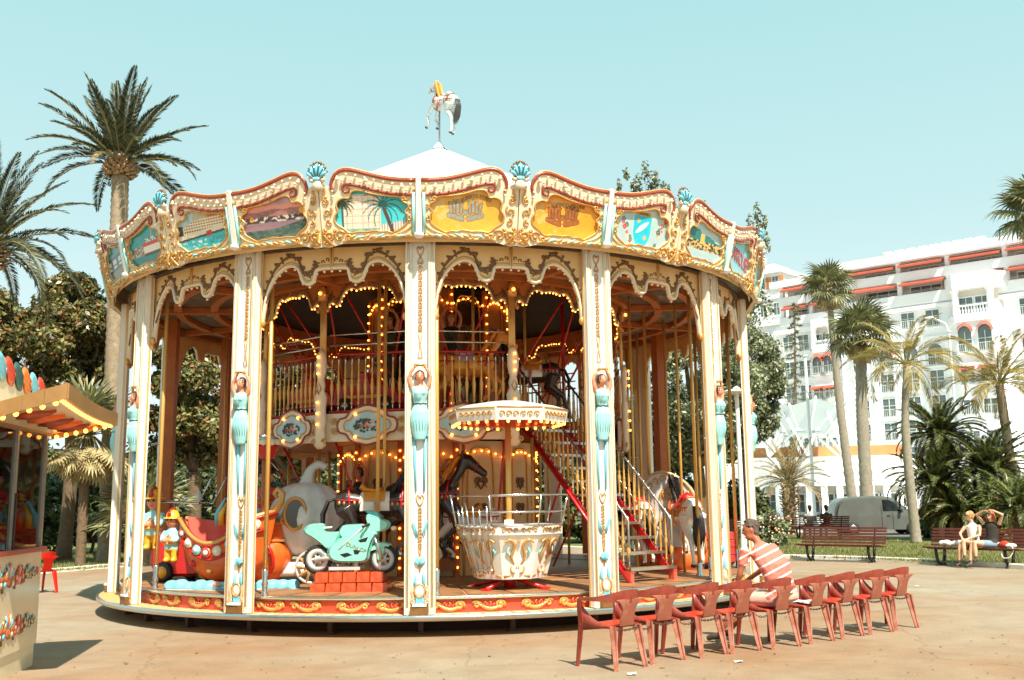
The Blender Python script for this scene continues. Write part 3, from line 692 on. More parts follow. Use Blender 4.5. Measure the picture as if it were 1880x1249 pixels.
def paint(kind,u,v):
    n=fbm(u*9,v*7); n2=fbm(u*26+3,v*22)
    if kind in('hands_a','hands_b'):
        base=lerp3((212,152,44),(240,184,74),n) if kind=='hands_a' else lerp3((222,138,28),(246,176,52),n)
        if fbm(u*5+2,v*5+8)>.62: base=lerp3(base,(206,190,150),.5)
        d=hands(u,v,.47,.46,.62,0); 
        if kind=='hands_a':
            if d<0: return lerp3((168,172,160),(120,122,112),n2)
            if d<.03: return (150,104,44)
        else:
            if d<0: return lerp3((190,112,40),(130,70,30),n2)
            if d<.03: return (120,66,26)
        return base
    if kind=='hotel':
        sky=lerp3((96,208,214),(30,176,188),v*1.1-.2+.3*n)
        c=sky
        x=u*ASP
        if .16<u<.62 and v<.86-.35*max(0,u-.42)-(.12 if u<.26 else 0):
            c=lerp3((244,226,206),(226,196,168),n2)
            if (u*15)%1<.3 and (v*7)%1<.62: c=(196,206,208)
            if (v*7)%1>.9 or (u*15)%1>.9: c=(214,156,106)
        if u>.60 and v<.22+.25*(u-.6): c=(214,206,196) if (u*30)%1<.7 else (90,90,90)
        if v<.16 and u<.6 and fbm(u*14,v*10)>.42: c=lerp3((70,124,110),(190,196,180),n2)
        if seg(x,v,.26,0,.25,.62)<.022 or seg(x,v,1.36,0,1.14,.60)<.04: c=(86,62,52)
        if palm_d(x,v,.25,.66,.24)<0: c=lerp3((24,60,50),(60,100,80),n2)
        if palm_d(x,v,1.13,.62,.40)<0: c=lerp3((10,92,100),(30,130,126),n2)
        return c
    if kind=='sunset':
        c=lerp3((236,150,130),(120,96,120),abs(v-.75)*2+.35*(n-.5))
        if v>.78: c=lerp3((214,176,176),(156,120,140),n)
        if v<.62+.12*fbm(u*4,1) : c=lerp3((120,84,100),(200,130,110),n2)
        if v<.55: c=lerp3((60,58,62),(210,190,170),1 if n2>.56 else 0) if v>.44 else lerp3((120,96,112),(172,132,136),fbm(u*4,v*22))
        if v<.28+.34*max(0,u-.45): c=lerp3((24,44,50),(86,110,100),1 if n2>.55 else n)
        if (u-.16)**2*3+(v-.52)**2<.003 or (u-.86)**2*3+(v-.62)**2<.004: c=(232,160,60)
        return c
    if kind=='yacht':
        c=lerp3((150,190,200),(196,214,214),(u*8)%1) if v>.6 else lerp3((20,160,170),(70,196,200),fbm(u*6,v*18))
        hl=.34+.12*u
        if hl<v<hl+.10: c=(226,214,190)
        if hl+.1<v<hl+.34-.25*max(0,.35-u)*2: c=lerp3((236,214,180),(110,80,60),1 if ((v*16)%1<.4 and (u*22)%1<.6) else 0)
        if hl+.34<v<hl+.46 and .35<u<.95: c=lerp3((190,180,160),(196,106,54),1 if .62<u<.8 else 0)
        if v<hl and v>hl-.05: c=(60,70,70)
        if abs(u-.62)<.05 and hl-.06<v<hl+.05: c=(206,34,24)
        if v<.3 and n2>.66: c=(206,222,218)
        if u<.16 and .45<v<.66: c=(52,72,72)
        return c
    if kind=='boat':
        c=lerp3((8,140,146),(40,176,178),n)
        if v<.32: c=lerp3((10,116,122),(30,160,160),fbm(u*5,v*20))
        if u<.52 and .3<v<.52: c=lerp3((120,100,86),(200,180,160),1 if n2>.5 else 0)
        if .42<u<1 and .33<v<.48: c=(236,226,206)
        if .40<u<1 and .48<v<.57: c=(210,28,24)
        if .48<u<1 and .57<v<.66: c=(40,60,58) if n2<.5 else (200,220,216)
        if .42<u<1 and .26<v<.33: c=(72,54,46)
        if abs(u-.68)<.013 and .57<v<.98: c=(190,176,160)
        return c
    if kind=='windows':
        c=lerp3((4,112,120),(16,144,150),n)
        if .3<v<.66:
            c=(24,36,40)
            if (u*3.2)%1<.62 and .38<v<.58: c=(196,206,204)
            if .44<v<.47: c=(24,36,40)
        if .18<v<.3: c=(120,104,84)
        return c
    if kind=='shield':
        c=lerp3((186,206,204),(160,188,192),n)
        x=(u-.50)*ASP; y=v-.5
        w=.26 if y>-.05 else .26*sqrt(max(0,1-((y+.05)/.40)**2))
        if abs(x)<w+.025 and y<.36: c=(196,206,200)
        if abs(x)<w and y<.34: 
            c=lerp3((10,178,204),(52,202,216),n)
            if y>.25: c=(222,172,76)
            xr=x*.8+y*.6; yr=-x*.6+y*.8
            if abs(yr)<.055*(1-(xr/.24)**2) : c=(240,244,240)
            for fx,fy in((-.12,.14),(.10,-.22)):
                if (x-fx)**2+(y-fy)**2<.0022: c=(220,176,120)
        for k in range(42):
            left=k%2; t=hsh(k,3); fx=(-.78+.50*t if left else .42+.34*t)*.92; fy=(.44-.9*t+.28*(hsh(k,5)-.5)) if left else (-.42+.78*t+.26*(hsh(k,5)-.5))
            r=.026+.032*hsh(k,9); dd=(x-fx)**2+(y-fy)**2
            if dd<r*r:
                cc=[(212,56,48),(236,206,176),(232,150,96),(222,96,80),(60,100,90),(80,120,104)][int(hsh(k,11)*6)]
                c=lerp3(cc,(255,240,220),.35 if dd<r*r*.2 else 0)
        return c
    if kind=='hills':
        c=lerp3((190,216,220),(160,200,210),n)
        if v<.88-.42*u+.06*n: c=lerp3((8,108,104),(24,136,124),n)
        if v<.52: 
            c=lerp3((40,60,50),(224,180,110),1 if n2>.47 else 0)
        if .42<u<.52 and .45<v<.68: c=(226,184,96)
        if v<.30: c=lerp3((190,208,210),(150,190,196),fbm(u*4,v*16))
        if v<.10: c=(16,110,112)
        return c
    if kind=='carrousel':
        c=lerp3((150,206,216),(92,190,206),(v-.2)*1.2+.4*(n-.5))
        if (u<.18 and v>.55 and n2>.5) or (u>.72 and v<.22 and n2>.5): c=(206,140,90)
        if .22<u<.5 and .82<v<.86+.08*u: c=(40,90,110)
        return c
    return lerp3((60,160,170),(150,206,206),n)
KIND={(0,1):'hands_a',(1,-1):'hands_b',(1,1):'shield',(2,-1):'hills',(2,1):'carrousel',(0,-1):'hotel',(-1,1):'sunset',(-1,-1):'yacht',(-2,1):'boat',(-2,-1):'windows'}
def painting_mesh(kind,sg,res=1.0):
    f=cmap(sg); nu,nv=int(132*res),int(84*res); x0,x1,t0,t1=.10,1.26,.03,.69
    b=MB(f); b.grid(nu,nv,lambda u,v:(x0+(x1-x0)*u,t0+(t1-t0)*v,-.004)); me=b.mesh('painting',['panel_print'])
    at=me.color_attributes.new('paint','FLOAT_COLOR','POINT'); dat=[]
    for j in range(nv+1):
        for i in range(nu+1):
            u=i/nu; c=lin([max(0,min(255,q)) for q in paint(kind,u if sg>0 else 1-u,j/nv)]); dat+=[c[0],c[1],c[2],1]
    at.data.foreach_set('color',dat); return me
generic={}
for k in range(-6,8):
    for sg in(1,-1):
        pl,mo,fr,bu=CM[sg]; a=AL+k*DA
        p=ob('crown_panel',pl,car,rz=a); ob('crown_moulding',mo,p); ob('gilt_frame',fr,p); tag(ob('crown_bulbs',bu,p),kind='stuff')
        kd=KIND.get((k,sg))
        if kd: me=painting_mesh(kd,sg)
        else:
            if sg not in generic: generic[sg]=painting_mesh('plain',sg,.3)
            me=generic[sg]
        ob('painting',me,p)
        def letters(txt,size,fn,m,sgn=sg,pp=p):
            tm=text_mesh(txt,size,.002); f=cmap(sgn)
            for v in tm.vertices:
                x,t=fn(v.co.x,v.co.y); v.co=f(x,t,.004+v.co.z)
            tm.materials.append(MATS[m]); ob('lettering',tm,pp)
        if kd=='hands_a': letters('ALBERTO SORDI',.075,lambda x,y:(.80+(.30+y)*sin(x*2.4)*1.05,.26+(.28+y)*cos(x*2.4)),'scroll_brown')
        if kd=='hands_b': letters('FEDERICO FELLINI',.070,lambda x,y:(.66-x,.50+y-.10*x*x),'scroll_brown')
        if kd=='shield': letters('CANNES',.062,lambda x,y:(.68+x,.535+y),'scroll_brown')
        if kd=='carrousel': letters('CARROUSEL',.21,lambda x,y:(.70+x*.86,.24+y*1.5-.12*x),'bright_red')
# strips over the columns
st=MB(); f=lambda x,t,o:(x,-(6.18+.247*t)-o,5.43+t)
st.mp=f
st.prism([(-.045,0),(.045,0),(.035,.80),(-.035,.80)],-.05,.045,0)
for sg in(-1,1):
    st.tube([(sg*.075,.05,.02),(sg*.072,.60,.02)],.022,6,1); st.tube([(sg*.075,.60,.02),(sg*.06,.66,.03)],.016,6,2)
st.ball((0,.02,.05),(.075,.05,.06),0,10,7); st.ball((0,.80,.0),(.05,.03,.05),0,8,5)
stm=st.mesh('crown_strip',['white_paint','pale_turquoise','gold'])
for k in range(14): ob('crown_strip',stm,car,rz=AL+k*DA)
# shell finials
sh=MB(); zb=6.22; Rr=6.37
for q in range(9):     # scallop shell: ribs fanning up from a bulb
    t=radians(-72+18*q); c_,s_=cos(t),sin(t)
    sh.tube([(.03*s_,-Rr-.03,zb+.05),(.10*s_,-Rr-.085,zb+.07+.075*c_),(.150*s_,-Rr-.085,zb+.08+.165*c_),(.165*s_,-Rr-.03,zb+.085+.215*c_)],[.012,.026,.032,.024],6,1 if q%2 else 0)
    sh.ball((.160*s_,-Rr-.045,zb+.085+.225*c_),(.033,.034,.028),2,7,5)
sh.ball((0,-Rr-.02,zb+.14),(.135,.06,.13),1,12,8); sh.ball((0,-Rr-.03,zb+.045),(.085,.06,.05),0,10,6)
for sg in(-1,1):
    sh.ball((sg*.10,-Rr-.03,zb+.03),(.05,.05,.035),3,8,5); sh.tube([(sg*.10+sg*p[0],-Rr-.06,zb+.05+p[1]) for p in spiral(0,0,.05,.012,200,-160,10)],.016,6,3)
sh.tube([(0,-Rr+.02,zb-.12),(0,-Rr,zb+.04)],[.12,.07],8,3)
sh.v=[Vector((p.x*.86,-Rr+(p.y+Rr)*.9,zb+(p.z-zb)*.9)) for p in sh.v]; shm=sh.mesh('shell_finial',['sky_blue','teal_glass','dark_gold','cream'])
for k in range(14): ob('shell_finial',shm,car,rz=AL+(k+.5)*DA)
# backs of the crown and roof
ring('crown_back','valance_cream',[(6.06,5.40),(6.24,6.16)],56)
rs=MB(); ap=(0,0,9.02); n=3; vs=[ap]; a0=-DA/2
for i in range(n+1):
    a=a0+DA*i/n; vs.append((5.45*sin(a),-5.45*cos(a),6.10))
rs.add(vs,[(0,1+i,2+i) for i in range(n)]); rwm=rs.mesh('roof_segment',['roof_white']); rbm=rs.mesh('roof_segment',['roof_blue'])
for k in range(14): ob('roof_segment',rwm if k%2 else rbm,car,rz=AL+k*DA)
ring('roof_gutter','roof_white',[(5.40,6.12),(5.46,6.06),(6.22,6.02)],56)
MB().lathe([(0,9.16),(.03,9.15),(.05,9.1),(.12,9.02),(.16,8.96)],10).build('roof_cap','roof_white',car)

# --- outer valance (half bay, mirrored)
def vmap(sg,R,h,LN,phi0=0):
    nx,ny=sin(h/2),-cos(h/2)
    def f(x,z,o):
        s=x/LN; return (sg*(R*sin(h)*s+nx*o),-R*(1-s)-R*cos(h)*s+ny*o,z)
    return f
VE=[(.19,4.36),(.215,4.55),(.25,4.74),(.33,4.95),(.45,5.10),(.60,5.185),(.74,5.15),(.80,5.05),(.835,4.95),(.90,4.895),(.97,4.895),(1.02,4.94),(1.04,5.02),(1.06,5.08),(1.12,5.10),(1.30,5.10)]
def valance_meshes(sg,R,h,LN,edge,ztop,lit,k=1.):
    f=vmap(sg,R,h,LN); es=[(p.x,p.y) for p in smooth([(x,z,0) for x,z in edge],3)]
    p=MB(f); p.prism([(edge[0][0]-.06*k,edge[0][1]),*es,(LN-.004,edge[-1][1]),(LN-.004,ztop),(edge[0][0]-.06*k,ztop)],-.02,.012,0)
    e=MB(f); e.tube([(x,z+.022*k,.012) for x,z in es],.042*k,7,0,fl=(1,.6)); e.tube([(x,z+.075*k,.012) for x,z in es if x>edge[0][0]+.03],.009,5,1)
    e.box((LN-.012,(ztop+edge[-1][1])/2,.02),(.022,ztop-edge[-1][1]-.02,.02),1)
    e.ball((edge[0][0]+.02,edge[0][1]+.02,.05),(.05*k,.07*k,.04),1,8,6)
    s=MB(f); pts=[(x,z) for x,z in es]
    off=[(pts[i][0],pts[i][1]+.15*k) for i in range(2,len(pts)-6)]
    s.tube([(x,z,.014) for x,z in off],[(.013+.010*sin(i*.9)**2)*k for i in range(len(off))],5,0)
    for i in range(3,len(off)-1,2):
        x,z=off[i]; s.tube([(q[0],q[1],.016) for q in spiral(x+.02*k,z+.035*k*(1 if i%4==1 else -.2),.028*k,.008*k,-90,250 if i%4==1 else -250,8)],.013*k,5,0)
        s.tube([(x,z,.014),(x-.02*k,z+.05*k,.02),(x-.045*k,z+.06*k,.014)],[.008,.024*k,.005],5,0)
    for q in range(3): s.tube([(c_[0],c_[1],.015) for c_ in spiral(LN-(.07+.075*q)*k,edge[-1][1]+(.15-.03*q)*k,.034*k,.008*k,-60+40*q,260,8)],.009*k,5,0)
    for q in range(3): s.tube([(edge[0][0]-.03*k+.015*q,edge[0][1]+.1,.016),(edge[0][0]+.02*q,edge[0][1]+.3*k,.03),(edge[0][0]+.07*q*k,edge[0][1]+.42*k+.05*q,.016)],[.008,.02*k,.006],5,0)
    b=MB(f); acc=0; last=None; step=.115*k
    for q in es:
        if last is not None:
            acc+=sqrt((q[0]-last[0])**2+(q[1]-last[1])**2)
            if acc>step: acc=0; b.ball((q[0],q[1]-.022*k,.0),.024*(k*1.05 if lit else .9),0,6,4)
        last=q
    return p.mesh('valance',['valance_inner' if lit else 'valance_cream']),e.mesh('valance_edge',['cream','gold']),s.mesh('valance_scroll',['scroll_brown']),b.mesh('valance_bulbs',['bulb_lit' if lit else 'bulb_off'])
RV=5.80; LV=2*RV*sin(HB/2)
for sg in(1,-1):
    p,e,s,b=valance_meshes(sg,RV,HB,LV,VE,ZT,False)
    for k in range(14):
        o=ob('valance',p,car,rz=AL+k*DA); ob('valance_edge',e,o); ob('valance_scroll',s,o); tag(ob('valance_bulbs',b,o),kind='stuff')
# --- inner ring: posts, valance with lit bulbs, upper deck
IP=radians(-2.4); RI=3.62; LI=2*RI*sin(HB/2)
VI=[(.075,4.98),(.10,5.08),(.15,5.12),(.20,5.10),(.25,5.06),(.30,5.08),(.33,5.15),(.37,5.24),(.45,5.31),(.55,5.33),(.64,5.30),(.70,5.32),(LI-.01,5.33)]
VI=[(x,z-.02) for x,z in VI]
for sg in(1,-1):
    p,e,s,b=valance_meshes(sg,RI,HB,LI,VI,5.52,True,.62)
    for k in range(14):
        o=ob('inner_valance',p,car,rz=IP+k*DA); ob('valance_edge',e,o); ob('valance_scroll',s,o); tag(ob('valance_bulbs',b,o),kind='stuff')
po=MB()
for q in(-1,0,1): po.tube([(q*.035,-RI-.02,4.2),(q*.035,-RI-.02,5.16)],.028,6,0)
po.box((0,-RI-.02,5.2),(.16,.12,.1),0); po.ball((0,-RI-.06,5.3),(.07,.06,.1),1,8,6)
# lower, swelling half of the post
po.loft([((0,-RI-.06,z),(w,0,0),(0,d,0)) for z,w,d in((2.66,.05,.03),(2.72,.12,.06),(2.84,.10,.06),(3.0,.09,.055),(3.12,.115,.07),(3.3,.10,.06),(3.5,.125,.07),(3.62,.07,.05),(3.7,.085,.055),(3.8,.06,.05),(3.95,.10,.06),(4.12,.105,.06),(4.24,.08,.05),(4.3,.03,.03))],12,2)
for sg in(-1,1): po.tube([(sg*.11+sg*p[0],-RI-.1,2.78+p[1]) for p in spiral(0,0,.05,.012,180,-250,12)],.015,5,1)
po.tube([(0,-RI-.12,3.56),(.05,-RI-.12,3.66),(0,-RI-.12,3.76),(-.05,-RI-.12,3.66)],.014,5,1,closed=True)
pom=po.mesh('deck_post',['pale_gold','gold','cream'])
pb=MB(); 
for z in(3.06,3.24,3.42,3.9,4.04,4.18): pb.ball((0,-RI-.15,z),.023,0,7,5)
pb.ball((0,-RI-.13,5.26),.03,0,7,5)
pbm=pb.mesh('post_bulbs',['bulb_lit'])
for k in range(14):
    o=ob('deck_post',pom,car,rz=IP+k*DA); tag(ob('post_bulbs',pbm,o),kind='stuff')
SKIP=(1,2)          # bays left open for the stair
bal=MB(); bal.lathe([(.011,0),(.011,.10),(.024,.11),(.024,.13),(.014,.15),(.018,.25),(.030,.36),(.032,.42),(.017,.48),(.026,.50),(.015,.53),(.017,.62),(.011,.68),(.011,.93)],8,0)
bal.tube([(0,0,.76),(0,0,.93)],.0125,6,1); bal.tube([(0,0,0),(0,0,.12)],.0125,6,1); balm=bal.mesh('baluster',['brass','chrome'])
def railbar(z,r,m):
    b=MB(vmap(1,RI,DA,2*RI*sin(HB))); Lr=2*RI*sin(HB); b.tube([(.1,z,-.03),(Lr-.1,z,-.03)],r,6); return b.mesh('rail',[m])
r1,r2=railbar(4.22,.02,'rail_red'),railbar(3.27,.022,'rail_red'); r3,r4=railbar(4.38,.016,'chrome'),railbar(4.56,.016,'chrome')
# cartouche board of one bay
ct=MB(vmap(1,RI,DA,2*RI*sin(HB))); Lr=2*RI*sin(HB); mid=Lr/2
def cart(sx,sz,z=3.03): return [(mid+x*sx,z+y*sz) for x,y in((-.48,.0),(-.44,.10),(-.34,.13),(-.26,.23),(-.1,.29),(.0,.31),(.1,.29),(.26,.23),(.34,.13),(.44,.10),(.48,0),(.44,-.1),(.34,-.13),(.26,-.23),(.1,-.28),(0,-.30),(-.1,-.28),(-.26,-.23),(-.34,-.13),(-.44,-.1))]
ct.prism([(.0,2.78),(Lr,2.78),(Lr,3.24),(0,3.24)],-.08,-.02,0)
ct.prism([(p.x,p.y) for p in smooth([(x,y,0) for x,y in cart(1.12,1.08)],3,True)],-.02,.03,0)
ct.prism([(p.x,p.y) for p in smooth([(x,y,0) for x,y in cart(.84,.74)],3,True)],.02,.034,2)
ct.tube(smooth([(x,y,.036) for x,y in cart(.86,.76)],3,True),.013,6,1,closed=True); ct.tube(smooth([(x,y,.03) for x,y in cart(1.10,1.06)],3,True),.018,6,3,closed=True)
for sg in(-1,1):
    for z0 in(3.1,2.96): ct.tube([(mid+sg*.60+sg*p[0],z0+p[1],.02) for p in spiral(0,0,.06,.012,180,-230 if z0>3 else 590,14)],.015,5,1)
ctm=ct.mesh('deck_fascia',['cream','gold','cartouche_blue','moulding_red'])
fw=MB(vmap(1,RI,DA,2*RI*sin(HB))); rr=random.Random(3)
for q in range(46):
    t=rr.uniform(0,2*pi); d=sqrt(rr.random()); x=mid+d*cos(t)*.24; z=3.03+d*sin(t)*.11; m=rr.choice([0,0,1,1,2,3,3,4]) if d<.75 else 3
    fw.ball((x,z,.042),(.018+.014*rr.random(),.018+.014*rr.random(),.012),m,6,4)
fwm=fw.mesh('flower_spray',['flower_red','flower_pink','flower_cream','leaf_paint','flower_orange'])
fb=MB(vmap(1,RI,DA,2*RI*sin(HB)))
for sx in(-1,1):
    for sz in(-1,1): fb.ball((mid+sx*.2,3.03+sz*.185,.05),.026,0,7,5)
fbm=fb.mesh('fascia_bulbs',['bulb_lit'])
vm=vmap(1,RI,DA,2*RI*sin(HB))
for k in range(14):
    if k in SKIP: continue
    a=IP+k*DA
    o=ob('deck_fascia',ctm,car,rz=a); ob('flower_spray',fwm,o); tag(ob('fascia_bulbs',fbm,o),kind='stuff')
    rg=ob('railing',r1,car,rz=a); ob('rail',r2,rg); ob('rail',r3,rg); ob('rail',r4,rg)
    for q in range(12):
        x=.14+(Lr-.28)*q/11; P=vm(x,3.28,-.03); ob('baluster',balm,rg,loc=P)
# the floor of the upper deck in sectors
sec=MB(); n=4; vs=[]
for i in range(n+1):
    a=DA*i/n
    for r,z in((1.3,3.26),(RI-.18,3.26),(1.3,2.86),(RI-.18,2.86)): vs.append((r*sin(a),-r*cos(a),z))
fs=[]
for i in range(n):
    o=i*4; fs+=[(o,o+1,o+5,o+4),(o+1,o+3,o+7,o+5),(o+2,o+6,o+7,o+3)]
fs+=[(0,2,3,1),(n*4,n*4+1,n*4+3,n*4+2)]
sec.add(vs,fs); secm=sec.mesh('upper_floor',['amber_wood'])
for k in range(14):
    if k not in SKIP: ob('upper_floor',secm,car,rz=IP+k*DA)
# ceilings: painted boards between wooden beams outside, dark red inside
cs=MB(); n=3
def sect(b,r0,r1,z0,z1,th,m,a0=0,a1=DA,n=3):
    vs=[]
    for i in range(n+1):
        a=a0+(a1-a0)*i/n
        for r,z in((r0,z0),(r1,z1),(r0,z0+th),(r1,z1+th)): vs.append((r*sin(a),-r*cos(a),z))
    fs=[]
    for i in range(n): o=i*4; fs+=[(o,o+4,o+5,o+1),(o+2,o+3,o+7,o+6),(o+1,o+5,o+7,o+3),(o,o+2,o+6,o+4)]
    fs+=[(0,1,3,2),(n*4,n*4+2,n*4+3,n*4+1)]; b.add(vs,fs,m)
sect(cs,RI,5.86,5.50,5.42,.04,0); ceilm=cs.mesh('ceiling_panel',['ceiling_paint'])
cb=MB()
for r in(5.62,5.0,4.35,3.72): 
    zz=5.50-.08*(r-RI)/(5.86-RI); sect(cb,r-.07,r+.07,zz-.09,zz-.09,.10,0)
sect(cb,RI,5.7,5.38,5.31,.11,0,-.012,.012,1); cbm=cb.mesh('ceiling_beam',['amber_wood'])
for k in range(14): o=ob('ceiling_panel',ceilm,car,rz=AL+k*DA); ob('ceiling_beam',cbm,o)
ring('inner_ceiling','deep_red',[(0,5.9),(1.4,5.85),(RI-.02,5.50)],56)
# red struts of the upper storey
for k in(-3,-2,-1,0,1,2,3):
    a=IP+(k+.5)*DA
    for sg in(-1,1):
        p0=Vector((RI*.93*sin(a-sg*.18),-RI*.93*cos(a-sg*.18),5.42)); p1=Vector((2.2*sin(a+sg*.1),-2.2*cos(a+sg*.1),3.4)); MB().tube([p0,p1],.017,6).build('brace_rod','bright_red',car)
for k in range(-3,4):
    a=IP+k*DA; p0=Vector((3.3*sin(a),-3.3*cos(a),2.85)); p1=Vector((2.2*sin(a+.1),-2.2*cos(a+.1),.55)); MB().tube([p0,p1],.02,6).build('brace_rod','bright_red',car)
# --- central drum
def drum(z0,z1,R,upper):
    N=12
    for k in range(N):
        a=IP+k*2*pi/N; h=2*pi/N; w=R*sin(h/2)*2
        f=lambda x,z,o:(x,-R*cos(pi/N)-o,z)
        if k==0:
            b=MB(f); b.prism([(-w/2,z0),(w/2,z0),(w/2,z1),(-w/2,z1)],-.03,0,0)
            b.box((-w/2,(z0+z1)/2,.02),(.10,z1-z0,.06),1); 
            e=MB(f); zc=(z0+z1)/2; hh=(z1-z0)/2-.25
            e.tube(smooth([(-.22,zc-hh,.02),(-.26,zc,.02),(-.22,zc+hh,.02),(0,zc+hh+.12,.02),(.22,zc+hh,.02),(.26,zc,.02),(.22,zc-hh,.02),(0,zc-hh-.05,.02)],4,True),.018,6,0,closed=True)
            for zz in(zc-hh*.5,zc,zc+hh*.5):
                for sg in(-1,1):
                    e.tube([(sg*p[0]+sg*.07,zz+p[1],.02) for p in spiral(0,0,.07,.014,200,-260,12)],.02,5,1); e.tube([(0,zz-.15,.02),(sg*.06,zz-.05,.03),(sg*.12,zz-.12,.02)],[.01,.025,.006],5,1)
            q=MB(f)
            nb=int((z1-z0)/.17)
            for i in range(nb): q.ball((-w/2,z0+.15+i*.17,.07),.021,0,6,4)
            nb=7
            for i in range(nb): x=-w/2+w*(i+.5)/nb; q.ball((x,z1-.32+.14*sin(pi*(i+.5)/nb),.05),.021,0,6,4)
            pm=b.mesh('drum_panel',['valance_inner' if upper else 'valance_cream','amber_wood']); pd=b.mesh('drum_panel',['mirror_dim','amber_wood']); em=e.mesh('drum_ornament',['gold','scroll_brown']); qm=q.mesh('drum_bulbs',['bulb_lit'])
        o=ob('drum_panel',pd if (upper and k%2) else pm,car,rz=a); 
        ob('drum_ornament',em,o); tag(ob('drum_bulbs',qm,o),kind='stuff')
drum(3.26,5.75,1.35,True); drum(.5,2.86,1.9,False)
# the drum's own caryatids
dk=bpy.data.meshes.new_from_object(ob('tmp',carme)); bpy.data.objects.remove(bpy.data.objects['tmp'])
for i,n_ in enumerate(['green_dark','skin_paint','hair_brown','gold','dark_gold','black','salmon']): dk.materials[i]=MATS[n_]
for v in dk.vertices: v.co.y+=RC; v.co.z-=2.6
for a,r,z,s in((IP+radians(15),1.42,4.05,1.25),(IP-radians(33),1.42,4.05,1.25),(IP+radians(12),1.98,1.25,1.2),(IP-radians(40),1.98,1.25,1.2)):
    ob('drum_caryatid',dk,car,M=Matrix.Rotation(a,4,'Z')@Matrix.Translation((0,-r,z))@Matrix.Scale(s,4))
# organ pipes at the foot of the drum
op=MB()
for q in range(9): h=1.25-.06*abs(q-4); op.tube([(-.36+.09*q,-1.98,.95),(-.36+.09*q,-1.98,.95+h)],.038,8,0); op.lathe([(.0,0),(.012,0),(.038,.16)],8,0,(-.36+.09*q,-1.98,.8))
op.box((0,-1.98,.72),(.9,.2,.2),1); op.tube(smooth([(-.42,-2.02,2.2),(-.2,-2.04,2.36),(0,-2.04,2.22),(.2,-2.04,2.36),(.42,-2.02,2.2)],5),.04,6,2)
op.build('organ_pipes',['organ_pipe','amber_wood','gold'],car,rz=IP+radians(2))
ring('drum_core','dark_inside',[(1.2,.5),(1.2,5.8)],24)
# --- stair
sd=Vector((-.6,.8,0)); sw=Vector((.8,.6,0)); s0=crel((2.17,16.05,ZF)); NS=12; rise=(3.26-ZF)/NS; run=.235
R3=Matrix((sw,sd,Vector((0,0,1)))).transposed()
tm=MB().box((0,0,0),(.98,.25,.03),0,R3).box(-sd*.125,(1.0,.02,.045),1,R3); tme=tm.mesh('tread',['deck_wood','chrome'])
stair=ob('staircase',MB().tube([s0-sw*.5,s0-sw*.5+sd*run*NS+Vector((0,0,rise*NS))],.03,6).mesh('staircase',['rail_red']),car)
for i in range(NS): ob('tread',tme,stair,loc=s0+sd*run*(i+.5)+Vector((0,0,rise*(i+1)-.02)))
for sg in(-1,1):
    b=MB(); p0=s0+sw*.47*sg; p1=p0+sd*run*NS+Vector((0,0,rise*NS)); u=Vector((0,0,.11))
    t=sw*.02
    b.add([p0-t-u*.3,p0+t-u*.3,p0+t+u,p0-t+u,p1-t-u,p1+t-u,p1+t+u*.6,p1-t+u*.6],[(0,1,5,4),(1,2,6,5),(2,3,7,6),(3,0,4,7),(0,3,2,1),(4,5,6,7)]); b.build('stringer','bright_red',stair)
    MB().box(p0+Vector((0,0,.09))+sd*.05,(.07,.12,.18),0,R3).box(p0+Vector((0,0,.16))+sd*.14,(.05,.3,.05),0,R3).build('stair_foot','salmon',stair)
    up=Vector((0,0,.92)); hp=[p0+sd*.05+Vector((0,0,.1)),p0+sd*.05+up*.98+Vector((0,0,.05)),p0+sd*.12+up+Vector((0,0,.12)),p1+up]
    MB().tube(hp,.02,7).tube([p0+sd*.05+Vector((0,0,.5)),p1+Vector((0,0,.35))],.014,6).build('handrail','steel',stair)
    for i in range(NS):
        for q in(.25,.75):
            P=p0+sd*run*(i+q)+Vector((0,0,rise*(i+q)+.04)); ob('baluster',balm,stair,loc=P)
    b=MB()
    for i in range(NS): b.tube([p0+sd*run*(i+.5)+Vector((0,0,rise*i)),p0+sd*run*(i+.5)+Vector((0,0,rise*(i+1)-.03))],.012,5)
    tag(b.build('tread_bracket','rail_red',stair),kind='stuff')
ptop=s0+sd*run*NS+Vector((0,0,rise*NS))
for sg in(-1,1): MB().tube([ptop+sw*.6*sg-Vector((0,0,.4)),ptop+sw*.6*sg+Vector((0,0,2.2))],.035,7).build('gate_post','rail_red',car)
# brass poles from floor to ceiling
pm=MB().tube([(0,0,ZF),(0,0,5.42)],.03,8).lathe([(.07,ZF),(.07,ZF+.02),(.045,ZF+.05),(.05,ZF+.2),(.036,ZF+.22)],10,1).mesh('brass_pole',['brass','chrome'])
for x,y in((692,1078),(1285,1058),(1198,1045)):
    g=crel(gz(x,y,ZF)); ob('brass_pole',pm,car,loc=(g.x,g.y,0))
for k in range(10):
    a=AL+radians(95+k*18); ob('brass_pole',pm,car,loc=(4.6*sin(a),-4.6*cos(a),0))
lowp=MB().tube([(0,0,ZF),(0,0,2.86)],.028,8).mesh('brass_pole',['brass'])
for k in range(9):
    a=IP+radians(-80+k*40); ob('brass_pole',lowp,car,loc=(2.9*sin(a),-2.9*cos(a),0))
# slender rear uprights of the frame
for k in(4,5,6,7,8,9,10):
    a=AL+(k+.5)*DA; MB().box((0,-5.3,3),(.22,.22,4.9)).build('rear_upright','amber_wood',car,rz=a)
